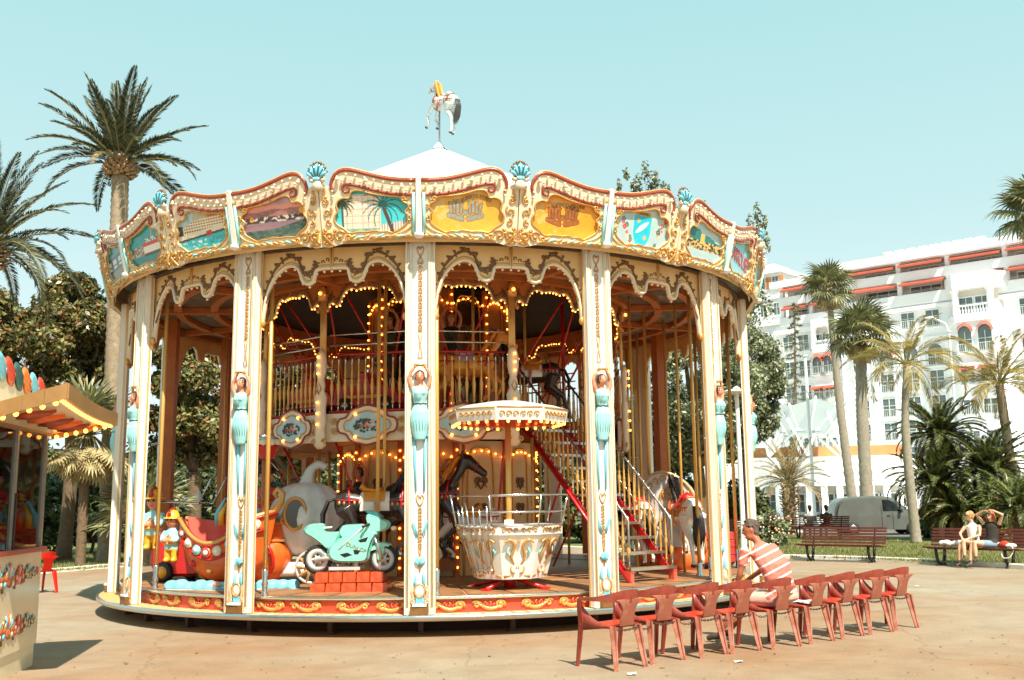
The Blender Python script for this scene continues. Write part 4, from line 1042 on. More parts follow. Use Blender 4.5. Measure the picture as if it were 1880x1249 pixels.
# ================================================================ RIDES ON THE CAROUSEL
def horse_meshes(pose='jump'):
    b=MB()
    def B(x,z,ry,rz,tx=0): return ((x,0,z),(0,ry,0),(tx,0,rz))
    b.loft([B(-.56,.98,.05,.07),B(-.52,.98,.13,.16),B(-.40,.99,.175,.20),B(-.22,.97,.17,.185),B(0,.94,.165,.18),B(.2,.94,.17,.2),B(.36,.97,.16,.21),B(.46,1.0,.11,.16),B(.5,1.01,.04,.07)],14,0)
    b.loft([((.36,0,1.06),(0,.10,0),(.15,0,.12)),((.48,0,1.22),(0,.085,0),(.12,0,.08)),((.56,0,1.38),(0,.07,0),(.10,0,.05)),((.60,0,1.5),(0,.06,0),(.08,0,.03)),((.62,0,1.54),(0,.03,0),(.04,0,.02))],12,0)
    b.loft([((.56,0,1.50),(0,.06,0),(.04,0,.075)),((.66,0,1.46),(0,.062,0),(.045,0,.085)),((.76,0,1.38),(0,.05,0),(.04,0,.06)),((.84,0,1.32),(0,.042,0),(.03,0,.05)),((.90,0,1.275),(0,.04,0),(.03,0,.045)),((.92,0,1.26),(0,.02,0),(.015,0,.02))],12,0)
    for sg in(-1,1): b.tube([(.58,sg*.035,1.54),(.575,sg*.045,1.60),(.585,sg*.04,1.64)],[.025,.02,.006],6,0)
    fl={'jump':(((.34,.92),(.52,.74),(.64,.60),(.54,.42),(.52,.34),(.57,.30)),((.32,.92),(.46,.70),(.50,.52),(.36,.42),(.30,.36),(.33,.31))),'stand':(((.34,.92),(.37,.68),(.37,.5),(.36,.25),(.36,.12),(.39,.06)),((.32,.92),(.34,.68),(.34,.5),(.33,.25),(.33,.12),(.36,.06)))}[pose]
    hl={'jump':(((-.42,.92),(-.36,.70),(-.60,.52),(-.66,.30),(-.70,.2),(-.68,.14)),((-.42,.92),(-.30,.70),(-.52,.50),(-.52,.30),(-.54,.2),(-.50,.15))),'stand':(((-.42,.92),(-.38,.68),(-.50,.48),(-.46,.25),(-.46,.12),(-.43,.06)),)*2}[pose]
    hoofs=[]
    for sg,c in((1,fl[0]),(-1,fl[1])):
        b.tube([(x,sg*.10,z) for x,z in c],[.095,.06,.045,.034,.034,.036],8,0); hoofs.append((c[-1],c[-2],sg*.10))
    for sg,c in((1,hl[0]),(-1,hl[1])):
        b.tube([(x,sg*.10,z) for x,z in c],[.14,.09,.052,.036,.036,.038],8,0); hoofs.append((c[-1],c[-2],sg*.10))
    for a,p,y in hoofs:
        d=Vector((a[0]-p[0],0,a[1]-p[1])).normalized(); q=Vector((a[0],y,a[1])); b.tube([q-d*.01,q+d*.055],[.04,.055],8,1)
    body=fuse(b,.018,3); 
    mn=MB(); r=random.Random(5)
    for i in range(26):
        t=i/25; x=.30+.30*t; z=1.16+.40*t; s=r.choice((-1,1,1)); mn.tube([(x,0,z+.03),(x-.07,s*.07,z+.0),(x-.11-.04*r.random(),s*.11,z-.12-.06*r.random())],[.02,.035,.008],5,0)
    mn.tube([(.60,0,1.57),(.68,.01,1.52),(.73,.015,1.44)],[.02,.03,.008],5,0)
    tl=MB()
    for i in range(10):
        y=(i-4.5)*.014; tl.tube([(-.54,y*.4,1.04),(-.64,y*.7,1.02),(-.70-.02*r.random(),y*1.1,.84),(-.71,y*1.5,.6),(-.68,y*.9,.34+.1*r.random())],[.02,.024,.024,.018,.005],5,0)
    sd=MB()
    f=lambda u,v:((-.19+.34*u),0,0)
    # saddle flap wraps the barrel
    def wrap(u,v,x0,x1,a0,a1,k=1.04):
        x=x0+(x1-x0)*u; a=a0+(a1-a0)*v; return (x,.172*k*sin(a),.945+.192*k*cos(a))
    sd.grid(4,14,lambda u,v:wrap(u,v,-.20,.20,-1.9,1.9,1.05),1,True)
    sd.grid(4,10,lambda u,v:wrap(u,v,-.15,.14,-1.25,1.25,1.12),0,True)
    sd.loft([((-.20,0,1.22),(0,.10,0),(.03,0,.05)),((-.14,0,1.17),(0,.11,0),(.02,0,.03)),((-.02,0,1.155),(0,.09,0),(.02,0,.025)),((.08,0,1.17),(0,.07,0),(.02,0,.03)),((.13,0,1.23),(0,.04,0),(.03,0,.03))],10,0)
    for sg in(-1,1): sd.tube([(.02,sg*.2,1.0),(.03,sg*.21,.8),(.03,sg*.2,.72)],[.035,.03,.04],6,2)
    br=MB()
    def hoop(x,z,ry,rz,n=18,tilt=0): return [(x+tilt*cos(2*pi*i/n),ry*sin(2*pi*i/n),z+rz*cos(2*pi*i/n)) for i in range(n)]
    br.tube(hoop(.36,.98,.175,.225,18,.03),.017,5,0,closed=True); br.tube(hoop(-.34,1.0,.185,.205,18,-.02),.015,5,0,closed=True); br.tube(hoop(.77,1.375,.056,.07,14,.03),.010,5,0,closed=True)
    for sg in(-1,1):
        br.tube([(-.52,sg*.12,1.03),(-.36,sg*.185,1.02),(-.2,sg*.185,1.02)],.014,5,0); br.tube([(.2,sg*.185,1.0),(.38,sg*.175,1.02),(.5,sg*.06,1.03)],.014,5,0)
        for q in range(5): br.ball((-.48+.07*q,sg*(.15+.014*q),.99),(.02,.012,.03),1,6,4)
        for q in range(4): br.ball((.24+.07*q,sg*(.19-.022*q),.97),(.02,.012,.03),1,6,4)
    return body,mn,tl,sd,br
HM={}
def horse(label,loc,rz,bodym,manem,saddle=('leather_tan','horse_white','lilac'),strap='rail_red',s=1.,lift=0.,pose='jump',pole=None,tilt=0,tailm=None,name='carousel_horse',group='carousel horses'):
    if pose not in HM: HM[pose]=horse_meshes(pose)
    body,mn,tl,sd,br=HM[pose]
    t=thing(name,label,'horse',loc,rz,group)
    M=Matrix.Translation((0,0,lift))@Matrix.Rotation(tilt,4,'Y')@Matrix.Scale(s,4)
    for n,b,m in(('body',body,[bodym,'hoof']),('mane',mn,[manem]),('tail',tl,[tailm or manem]),('saddle',sd,list(saddle)),('harness',br,[strap,'gold'])):
        tag(ob(n,b.mesh(n,m),t,M=M),kind='stuff' if n=='harness' else None)
    if pole: MB().tube([(.12*s,0,pole[0]),(.12*s,0,pole[1])],.026,8).build('pole','brass',t)
    return t
def onfloor(px,py,z=ZF): g=gz(px,py,z); return (g.x,g.y,z)
horse('black carousel horse with tan saddle and gold harness behind the mint motorbike',(-2.2,16.1,ZF),radians(4),'horse_black','mane_dark',s=1.15,lift=.14,pole=(0,4.9))
horse('dark carousel horse with gold-edged mane half hidden by the middle column',(-1.55,17.3,ZF),radians(-8),'horse_black','mane_gold',s=1.2,lift=.2,pole=(0,2.35))
horse('white carousel horse seen from behind with long black tail beside the stair foot',(2.13,17.6,ZF),radians(100),'horse_white','mane_dark',strap='bright_red',s=.95,lift=.12,saddle=('bright_red','leather_tan','gold'),pole=(0,4.9))
horse('white carousel horse with black tail in front of a red wagon, nearest the right column',(3.0,17.9,ZF),radians(98),'horse_white','mane_dark',strap='orange',s=1.05,lift=.05,saddle=('bright_red','leather_tan','gold'),pole=(0,4.9))
horse('white carousel horse with raised forelegs glimpsed left of the turning gondola',(-.75,17.4,ZF),radians(180),'horse_white','mane_gold',s=.95,lift=.05,pole=(0,2.35))
horse('upper-deck carousel horse with bright orange mane behind the brass balusters',(-.78,16.95,3.26),radians(0),'leather_tan','mane_gold',saddle=('lilac','yellow','orange'),s=.95,lift=-.1,pole=(0,2.2))
horse('black upper-deck carousel horse near the head of the stair',(.35,18.2,3.26),radians(180),'horse_black','mane_dark',s=.95,lift=-.1,pole=(0,2.2))
t=horse('small grey-white horse statue with orange strap on top of the roof',(CX,CY,9.1),radians(128),'horse_grey','leather_tan',saddle=('horse_grey','horse_grey','moulding_red'),strap='moulding_red',s=.75,tailm='hoof',lift=.12,name='horse_statue',group=None,tilt=radians(-16)); t['category']='statue'
MB().tube([(0,0,-.1),(0,0,.75)],.02,6).build('pole','steel',t)

# --- motorbike on a brick plinth
bx,by=-2.42,15.10
pl=thing('brick_plinth','orange glazed brick plinth under the mint motorbike','plinth',(bx+.02,by,ZF))
for row,(n,w,d,z0,h) in enumerate(((5,1.12,.62,.0,.14),(5,1.0,.5,.14,.15))):
    for k in range(n):
        cw=w/n
        for sy in(-1,1):
            m=MB().box((0,0,0),(cw-.012,d/2-.006,h-.012),0,None,.93).mesh('brick',['brick_orange']); ob('brick',m,pl,loc=(-w/2+cw*(k+.5),sy*d/4,z0+h/2))
bk=thing('ride_motorbike','mint green toy racing motorbike lettered DUNLOP on the carousel floor','motorbike',(bx,by,ZF),radians(-3))
WZ=.46
def wheel(x,nm='wheel'):
    w=MB(); w.lathe([(.165,-.05),(.175,-.055),(.205,-.04),(.21,0),(.205,.04),(.175,.055),(.165,.05)],24,0,(x,0,WZ),1,1,True,axis=Matrix.Rotation(pi/2,3,'X'))
    for k in range(24):
        a=2*pi*k/24; w.box((x+.207*cos(a),0,WZ+.207*sin(a)),(.012,.085,.028),0,Matrix.Rotation(-a,3,'Y'))
    o=w.build(nm,'rubber',bk)
    r=MB(); r.lathe([(.10,-.04),(.165,-.045),(.17,0),(.165,.045),(.10,.04),(.09,0),(.10,-.04)],20,0,(x,0,WZ),axis=Matrix.Rotation(pi/2,3,'X'))
    for k in range(6):
        a=2*pi*k/6; r.tube([(x,0,WZ),(x+.11*cos(a),0,WZ+.11*sin(a))],.02,5,0)
    r.lathe([(0,-.05),(.05,-.05),(.05,.05),(0,.05)],10,0,(x,0,WZ),axis=Matrix.Rotation(pi/2,3,'X')); r.build('rim','silver_grey',o)
wheel(-.49); wheel(.49)
def rounded(poly,th,m,name,parent=bk,taper=.82,dy=0):
    # body shell: side outline swelling towards the middle
    b=MB(lambda x,z,o:(x,o+dy,z)); P=[(p.x,p.y) for p in smooth([(x,z,0) for x,z in poly],3,True)]
    cx=sum(p[0] for p in P)/len(P); cz=sum(p[1] for p in P)/len(P)
    S_=[((cx+(x-cx)*k,cz+(z-cz)*k)) for k in(1,) for x,z in P]
    n=len(P); vs=[]; fs=[]
    lev=((-th,.86),(-th*.8,.97),(0,1.0),(th*.8,.97),(th,.86))
    for y,k in lev: vs+=[(cx+(x-cx)*k,cz+(z-cz)*k,y) for x,z in P]
    for j in range(len(lev)-1):
        for i in range(n): l=(i+1)%n; fs.append((j*n+i,j*n+l,(j+1)*n+l,(j+1)*n+i))
    b.add(vs,fs,0,True)
    for j,fl_ in((0,True),(len(lev)-1,False)):
        pts=[Vector((vs[j*n+i][0],vs[j*n+i][1],0)) for i in range(n)]
        for tr in tessellate_polygon([pts]): b.f.append([j*n+q for q in tr]); b.m.append(0); b.s.append(False)
    return b.build(name,m,parent)
def bp_(*pts): return [((x-867.5)/413,WZ+(770-y)/413) for x,y in pts]
rounded(bp_((578,602),(590,575),(615,558),(660,553),(700,557),(712,598),(760,604),(800,606),(806,640),(770,690),(735,712),(690,678),(640,640)),.10,'mint','tail_fairing')
rounded(bp_((795,612),(808,580),(830,564),(890,560),(950,561),(985,582),(945,622),(880,640),(820,642)),.105,'mint','tank')
rounded(bp_((728,715),(770,665),(830,630),(900,608),(985,592),(1042,606),(1018,650),(996,715),(978,782),(900,792),(785,788),(738,764)),.135,'mint','side_fairing')
rounded(bp_((955,600),(972,562),(962,520),(975,500),(1010,508),(1060,528),(1104,546),(1108,578),(1080,600),(1035,612),(990,622)),.12,'mint','front_cowl')
rounded(bp_((955,484),(985,478),(1030,492),(1072,522),(1040,524),(1000,512)),.07,'teal_glass','windscreen')
rounded(bp_((985,722),(1003,695),(1035,674),(1075,668),(1118,682),(1108,694),(1084,692),(1078,735),(1056,782),(1036,776),(1034,730),(1022,712)),.08,'mint','front_mudguard')
for nm,pp in(('vent',bp_((925,655),(985,636),(972,664),(935,668))),('vent',bp_((812,738),(858,728),(888,742),(842,756))),('vent',bp_((895,712),(938,716),(925,738),(902,738)))):
    MB(lambda x,z,o:(x,-.136-o,z)).prism(pp,-.02,.004,0).build(nm,'black',bk)
MB().tube([(p[0],-.128,p[1]) for p in bp_((805,712),(860,660),(920,610),(955,572))],.014,6).build('frame_spar','silver_grey',bk)
MB().tube([(-.49,-.075,WZ),(-.2,-.09,.50),(.0,-.09,.52)],[.03,.035,.03],6).tube([(-.49,.075,WZ),(-.2,.09,.50),(.0,.09,.52)],[.03,.035,.03],6).build('swing_arm','silver_grey',bk)
MB().tube([(.34,-.085,.84),(.49,-.085,WZ)],.024,6).tube([(.34,.085,.84),(.49,.085,WZ)],.024,6).build('fork','chrome',bk)
MB().tube([(.22,-.24,.93),(.30,-.1,.97),(.30,.1,.97),(.22,.24,.93)],.02,6).build('handlebar','black',bk)
MB().ball((.635,-.06,.90),(.035,.035,.035),0,8,6).ball((.635,.06,.90),(.035,.035,.035),0,8,6).build('headlight','bulb_off',bk)
MB().loft([((-.42,0,.905),(.14,0,.01),(0,.075,0)),((-.40,0,.93),(.12,0,.01),(0,.065,0))],10).build('seat','white_paint',bk)
MB().box((-.06,-.14,.335),(.46,.03,.045)).box((-.06,.14,.335),(.46,.03,.045)).build('footboard','silver_grey',bk)
MB().tube([(.08,0,.25),(.08,0,.42)],.035,8).tube([(.44,-.03,.25),(.44,-.03,.46)],.022,6).build('support_post','horse_white',bk)
tm=text_mesh('DUNLOP',.078,.004); tm.materials.append(MATS['scroll_brown'])
ob('lettering',tm,bk,M=Matrix.Translation((.10,-.137,.605))@Matrix.Rotation(radians(-7),4,'Y').inverted()@Matrix.Rotation(pi/2,4,'X')@Matrix.Rotation(radians(-14),4,'Z'))

# --- turning gondola with parasol roof
gx,gy_=-.08,15.22
go=thing('turning_gondola','white and gold turning gondola with steel rails and bulb-lit parasol roof','gondola',(gx,gy_,ZF))
def octp(r,z,k0=0,n=8): return [(r*sin(2*pi*(k+.5)/n+k0),-r*cos(2*pi*(k+.5)/n+k0),z) for k in range(n)]
GR=radians(12)
fr=MB()
for k in range(4): a=GR+k*pi/2+pi/4; fr.tube([(0,0,.16),(.62*sin(a),-.62*cos(a),.03)],.03,6); fr.box((.62*sin(a),-.62*cos(a),.02),(.14,.08,.04),0,Matrix.Rotation(a,3,'Z'))
fr.tube([(0,0,0),(0,0,.25)],.09,10); fr.build('cross_foot','bright_red',go)
# bowl of eight flared panels, one left out as the gate
prof=((.50,.16),(.56,.20),(.66,.55),(.77,.78),(.80,.80),(.80,.93))
for k in range(8):
    if k==6: continue
    a=GR+(k-1)*pi/4; h=pi/8
    b=MB(); vs=[]
    for r,z in prof:
        for s_ in(-1,1): vs.append((r*s_*sin(h)/cos(h)*cos(h),-r*cos(h),z))
    nP=len(prof); fs=[(i*2,i*2+1,i*2+3,i*2+2) for i in range(nP-1)]
    n0=len(vs); vs+=[(x*.95,y*.94,z) for x,y,z in vs]; fs+=[(n0+q[0],n0+q[3],n0+q[2],n0+q[1]) for q in fs]; fs.append((nP*2-2,nP*2-1,n0+nP*2-1,n0+nP*2-2))
    b.add(vs,fs); o=b.build('bowl_panel','white_paint',go,rz=a)
    if k==0:
        e=MB(); yy=lambda z:-(.50+(z-.16)*.45)*cos(h)-.012
        for sg in(-1,1):
            e.tube([(sg*.04+sg*p[0],yy(.33),.33+p[1]) for p in spiral(0,0,.075,.02,-90,200,12)],.015,6,0)
            e.tube(smooth([(sg*.05,yy(.36),.38),(sg*.10,yy(.5),.5),(sg*.06,yy(.62),.64),(sg*.13,yy(.7)-.01,.73),(sg*.21,yy(.68)-.01,.69)],4),[.014+.008*sin(pi*i/16) for i in range(17)],6,0)
            e.tube([(sg*.14,yy(.62),.62),(sg*.17,yy(.55),.56),(sg*.12,yy(.48),.47)],[.006,.018,.006],5,1)
            e.tube([(sg*.19,yy(.2)-.01,.21),(sg*.12,yy(.2)-.02,.225),(sg*.06,yy(.2)-.01,.2)],[.03,.022,.01],5,0)
            for q in range(3): e.tube([(sg*(.06+.085*q)+p[0]*sg,-.80*cos(h)-.012,.865+p[1]) for p in spiral(0,0,.038,.008,180,-220,10)],.009,5,0)
        e.box((0,yy(.68)-.01,.72),(.05,.02,.03),0,Matrix.Rotation(pi/4,3,'Y')); em=e.mesh('gilt_ornament',['gold','pale_turquoise'])
    tag(ob('gilt_ornament',em,o),kind='stuff')
MB().lathe([(0,.2),(.56,.2),(.55,.17),(0,.16)],8,0,sm=False).build('bowl_floor','white_paint',go,rz=GR+pi/8)
MB().lathe([(.52,.50),(.66,.50),(.70,.78)],16,0,a0=radians(-30),a1=radians(200)).build('bench_seat','amber_wood',go)
rail=MB(); A=[GR+radians(-30+300*i/24) for i in range(25)]
for z,r in((.93,.80),(1.12,.84),(1.36,.88)): rail.tube([(r*sin(a),-r*cos(a),z) for a in A],.014,6)
for i in range(0,25,4): a=A[i]; rail.tube([(.8*sin(a),-.8*cos(a),.93),(.88*sin(a),-.88*cos(a),1.36)],.014,6)
rail.build('hoop_rail','chrome',go)
gt=MB()
for q in range(6):
    a=GR+radians(-74+8*q); gt.tube([(.60*sin(a),-.60*cos(a),.25),(.80*sin(a),-.80*cos(a),.9),(.84*sin(a),-.84*cos(a),1.16+.05*(q%2))],.011,6)
for z,r in((.3,.62),(.9,.80)): gt.tube([(r*sin(GR+radians(-76+6*q)),-r*cos(GR+radians(-76+6*q)),z) for q in range(8)],.012,6)
gt.build('gate','chrome',go)
MB().tube([(0,0,.2),(0,0,2.5)],.045,10).tube([(0,0,.2),(0,0,1.0)],.075,10,1).build('mast',['brass','white_paint'],go)
cp=MB(); cp.lathe([(0,2.78),(.3,2.76),(.70,2.69),(.90,2.63),(.93,2.61),(.89,2.43),(.86,2.43)],8,0,sm=False); cpo=cp.build('parasol_roof','white_paint',go,rz=GR+pi/8)
MB().lathe([(.87,2.45),(.5,2.53),(0,2.55)],8,0,sm=False).build('roof_lining','bright_red',cpo)
e=MB(); 
for k in range(8):
    a=2*pi*(k+.5)/8; X_=Matrix.Rotation(a+pi/2,3,'Z'); rr_=.91*cos(pi/8)+.012
    for sg in(-1,1):
        for q in range(3):
            for p0,p1 in [(None,None)]:
                e.tube([X_@Vector((sg*(.06+.10*q)+sg*p[0],-rr_,2.525+p[1])) for p in spiral(0,0,.045,.01,200,-200,10)],.009,5,0)
    e.tube([X_@Vector((-.34,-rr_-.005,2.615)),X_@Vector((.34,-rr_-.005,2.615))],.012,5,0)
tag(e.build('roof_scroll','gold',cpo),kind='stuff')
bl=MB()
for k in range(32): a=2*pi*k/32; r=.86*cos(pi/8)/cos((a%(pi/4))-pi/8); bl.ball((r*cos(a),r*sin(a),2.41),.024,0,7,5)
tag(bl.build('roof_bulbs','bulb_lit',cpo),kind='stuff')

# --- boat with mast
o0=crel((-4.62,16.35,0)); bt=thing('ride_boat','orange and coral ride boat with medallion rim on turquoise waves','boat',(-4.62,16.45,ZF),radians(-14))
hb=MB(); secs=[]
def boatsec(x):
    t=(x+.85)/1.7; w=.48*(sin(pi*min(1,max(.02,t)))**.55); kz=.06+.30*abs(2*t-1)**2.4; rim=.98+.26*max(0,2*t-1.2)**1.4+.22*max(0,.5-2*t)**1.3; return w,kz,rim
def dip(x): return .30*sin(pi*min(1,max(0,(x+.80)/1.45)))**1.5
N=18; M_=9; vs=[]; fs=[]
for i in range(N+1):
    x=-.85+1.7*i/N; w,kz,rim=boatsec(x)
    for j in range(M_+1):
        t=-pi/2+pi*j/M_; k=abs(sin(t))**.8*(1 if t>0 else -1); rim_=rim-(dip(x) if t<0 else 0); vs.append((x*(.80+.20*(1-cos(t))),w*k,kz+(rim_-kz)*(1-cos(t)**.9 if cos(t)>0 else 1)))
for i in range(N):
    for j in range(M_): a=i*(M_+1)+j; fs.append((a,a+1,a+M_+2,a+M_+1))
hb.add(vs,fs,0,True); hb.build('hull','orange',bt)
ins=MB(); ins.add([(x*.94,y*.92,z+.03) for x,y,z in vs],[f[::-1] for f in fs],0,True); ins.build('hull_lining','salmon',bt)
rim=[]
for sg in(-1,1):
    row=[]
    for i in range(N+1): x=-.85+1.7*i/N; w,kz,rm=boatsec(x); row.append((x,sg*w,rm-(dip(x) if sg<0 else 0)))
    rim.append(row)
MB().tube(rim[0],.035,7).tube(rim[1],.035,7).build('gunwale','gold',bt)
for i in range(2,N,2):
    x,y,z=rim[0][i]; m=MB(); m.ball((0,0,0),(.085,.035,.085),0,10,7); m.ball((0,-.025,0),(.045,.03,.045),1,8,6); m.tube([(.068*cos(2*pi*q/12),-.008,.068*sin(2*pi*q/12)) for q in range(12)],.013,5,2,closed=True)
    m.build('medallion',[('sky_blue','bright_red','cream')[i//2%3],'white_paint','gold'],bt,loc=(x*.98,y*1.0-.01,z-.14))
MB().tube([(x,y*1.0+.0,z-.035) for x,y,z in rim[0]],.03,6).tube([(x,y*.97,z-.245) for x,y,z in rim[0][1:-1]],.026,6).build('hull_band','bright_red',bt)
e=MB()
for q in range(5): e.tube([(-.48+.24*q+p[0],.40-.02*abs(q-2),.74+p[1]) for p in spiral(0,0,.08,.02,180 if q%2 else 0,-200 if q%2 else 380,12)],.022,6)
e.tube(smooth([(-.6,.40,.82),(-.3,.42,.9),(0,.42,.82),(.3,.42,.9),(.6,.40,.82)],4),.025,6); tag(e.build('lining_scroll','gold',bt),kind='stuff')
for q,(x,z,m) in enumerate(((.10,.36,'yellow'),(.52,.52,'sky_blue'),(-.1,.26,'gold'),(.62,.36,'coral'),(-.42,.36,'bright_red'))): MB().ball((0,0,0),(.07,.05,.06),0,9,6).build('hull_boss',m,bt,loc=(x,-.36-.02*(q%2)+abs(x)*.12,z))
st5=[(.11*(1 if k%2==0 else .45)*sin(pi*k/5),.11*(1 if k%2==0 else .45)*cos(pi*k/5)) for k in range(10)]
MB(lambda x,z,o:(x,-o,z)).prism(st5,.0,.05,0).build('star','yellow',bt,loc=(.32,-.42,.42))
MB().tube([(.80,0,1.15),(.92,0,1.3),(.95,0,1.45),(.86,0,1.52),(.80,0,1.44),(.85,0,1.38)],[.07,.06,.05,.045,.04,.03],8).build('prow_scroll','gold',bt)
MB().tube([(.62,.05,.6),(.62,.05,2.05)],.075,10).lathe([(.10,2.0),(.20,2.2),(.22,2.22),(.2,2.2)],12,1,(.62,.05,0)).build('mast',['amber_wood','bright_red'],bt)
fo=MB()
for q in range(9): a=2*pi*q/9; fo.ball((.62+.17*cos(a),.05+.17*sin(a),2.26),(.075,.075,.06),0,8,6)
fo.ball((.62,.05,2.32),(.12,.12,.09),1,8,6); fo.build('mast_basket_trim',['flower_cream','sky_blue'],bt)
fl2=MB()
for q in range(7): a=q*.9; fl2.tube([(-.05+.12*cos(a),.08*sin(a),.95),(-.05+.15*cos(a),.1*sin(a),1.12),(-.05+.05*cos(a+1),.05*sin(a),1.34+.05*sin(q*2))],[.055,.05,.01],7,q%3)
fl2.build('flame_ornament',['orange','sky_blue','yellow'],bt)
wv=MB()
for q in range(9): wv.loft([((-.75+.17*q,-.42,.01),(.12,0,0),(0,.16,0)),((-.75+.17*q,-.42,.10+.02*sin(q*2.3)),(.105,0,0),(0,.13,0)),((-.75+.17*q,-.42,.14+.02*sin(q*2.3)),(.05,0,0),(0,.07,0))],8)
wo=thing('wave_plinth','pale turquoise moulded wave plinth lying along the deck edge by the boat','plinth',(-4.45,16.02,ZF),radians(-16)); wvf=fuse(wv,.03,2); wvf.build('wave','sky_blue',wo); MB().ball((.12,-.56,.1),(.07,.04,.045),0,8,6).build('shell','flower_pink',wo)
MB().box((0,-.42,.008),(1.5,.36,.014)).build('base_board','white_paint',wo)
# second plinth piece right of the column
w2=thing('wave_plinth','short turquoise wave plinth right of the second column','plinth',(-3.62,15.72,ZF),radians(-8)); mm=MB()
for q in range(4): mm.loft([((-.25+.16*q,0,.0),(.12,0,0),(0,.14,0)),((-.25+.16*q,0,.1),(.11,0,0),(0,.12,0)),((-.25+.16*q,0,.14),(.05,0,0),(0,.05,0))],8)
fuse(mm,.03,2).build('wave','sky_blue',w2); MB().box((0,0,.006),(.66,.3,.01)).build('base_board','white_paint',w2)
# --- figures
def figure(name,label,loc,rz,coat,trim,legs,hat,s=1.,hatkind='helmet'):
    t=thing(name,label,'figure',loc,rz)
    b=MB(); 
    for sg in(-1,1):
        b.tube([(sg*.075,0,.30),(sg*.08,-.01,.12),(sg*.08,-.01,.02)],[.085,.075,.07],8,2); b.ball((sg*.085,-.04,.03),(.06,.095,.045),1,8,5)
        b.tube([(sg*.13,0,.60),(sg*.20,-.02,.50),(sg*.16,-.10,.42),(sg*.08,-.15,.42)],[.065,.058,.05,.045],8,0); b.ball((sg*.07,-.16,.42),.05,3,7,5)
    b.loft([((0,0,.22),(.15,0,0),(0,.11,0)),((0,0,.36),(.165,0,0),(0,.13,0)),((0,0,.5),(.16,0,0),(0,.125,0)),((0,0,.62),(.13,0,0),(0,.10,0)),((0,0,.68),(.06,0,0),(0,.055,0))],12,0)
    b.ball((0,-.01,.80),(.125,.12,.13),3,12,9); b.ball((0,-.13,.79),(.025,.025,.025),3,6,4)
    for sg in(-1,1): b.ball((sg*.125,0,.79),(.025,.02,.035),3,6,4)
    fuse(b,.02,2).build('body',[coat,trim,legs,'skin_paint'],t)
    h=MB()
    if hatkind=='helmet': h.lathe([(.19,.86),(.18,.88),(.135,.89),(.125,.96),(.08,1.02),(0,1.04)],14,0); h.ball((0,-.13,.94),(.05,.02,.06),1,8,5); h.tube([(0,-.13,1.0),(0,0,1.07),(0,.13,1.0)],.02,6,1)
    else: 
        h.loft([((0,0,.87),(.17,0,0),(0,.15,0)),((0,0,.98),(.15,0,0),(0,.12,0)),((0,0,1.06),(.05,0,0),(0,.05,0))],12,0)
        h.tube(smooth([(-.24,-.06,.90),(-.14,-.12,1.05),(0,-.14,1.14),(.14,-.12,1.05),(.24,-.06,.90)],4),[.02,.03,.04,.045,.05,.055,.06,.062,.065,.062,.06,.055,.05,.045,.04,.03,.02],8,0); h.tube(smooth([(-.25,-.09,.92),(-.14,-.16,1.06),(0,-.185,1.16),(.14,-.16,1.06),(.25,-.09,.92)],4),.012,5,1)
    h.build('hat',[hat,'white_paint' if hatkind!='helmet' else 'bright_red'],t)
    f=MB()
    for sg in(-1,1): f.ball((sg*.045,-.118,.83),(.02,.012,.022),0,7,5)
    f.tube([(-.04,-.122,.745),(0,-.132,.735),(.04,-.122,.745)],.009,5,1); f.build('face',['black','bright_red'],t)
    e=MB(); e.tube([(.165*cos(q*pi/8),.13*sin(q*pi/8),.36) for q in range(16)],.022,5,0,closed=True)
    for z in(.45,.54): e.ball((0,-.13,z),.02,0,6,4)
    e.build('belt','yellow',t)
    t.scale=(s,s,s); return t
# red fire engine that carries the firemen
fe=thing('ride_fire_engine','red ride fire engine with steel ladder frame and bell behind the boat','fire engine',(-5.35,17.35,ZF),radians(-20))
rounded([(-.7,.15),(.7,.15),(.74,.45),(.45,.62),(.2,.6),(.1,.82),(-.3,.84),(-.7,.78)],.36,'bright_red','body',fe)
for x in(-.42,.42):
    for sg in(-1,1):
        w=MB(); w.lathe([(0,-.06),(.13,-.06),(.17,-.05),(.18,0),(.17,.05),(.13,.06),(0,.06)],16,0,(x,sg*.36,.18),axis=Matrix.Rotation(pi/2,3,'X')); o=w.build('wheel','black',fe); MB().lathe([(0,-.075),(.09,-.07),(.1,.07),(0,.075)],12,0,(x,sg*.36,.18),axis=Matrix.Rotation(pi/2,3,'X')).build('hub','yellow',o)
ld=MB()
for sg in(-1,1): ld.tube([(-.7,sg*.2,.84),(-.7,sg*.2,1.35),(.1,sg*.2,1.30),(.35,sg*.2,1.75)],.016,6)
for q in range(9): ld.tube([(-.7+.09*q,-.2,1.35-.005*q),(-.7+.09*q,.2,1.35-.005*q)],.012,5)
ld.build('ladder_frame','chrome',fe)
MB().lathe([(0,1.52),(.03,1.5),(.05,1.42),(.07,1.38),(.085,1.36)],12,0,(.1,-.2,0)).build('bell','silver_grey',fe)
figure('fireman_figure','toy fireman figure in gold helmet sitting left of the orange boat',(-5.58,16.62,ZF+.38),radians(-16),'turquoise','yellow','yellow','yellow',.80)
figure('fireman_figure','taller toy fireman figure standing by the third column from the left',(-6.15,17.35,ZF+.55),radians(-10),'turquoise','yellow','yellow','yellow',.98)
figure('fireman_figure','toy fireman figure looking over the far side of the boat',(-4.4,17.3,ZF+.75),radians(-14),'turquoise','yellow','orange','yellow',.75)
figure('pirate_figure','toy pirate figure in black hat and red coat above the orange barrel',(-4.12,16.85,ZF+.98),radians(-8),'bright_red','flower_cream','sky_blue','black',.92,'bicorne')
br_=thing('ride_barrel','orange ride barrel with red scroll and gold cornice below the pirate figure','barrel',(-4.1,16.75,ZF))
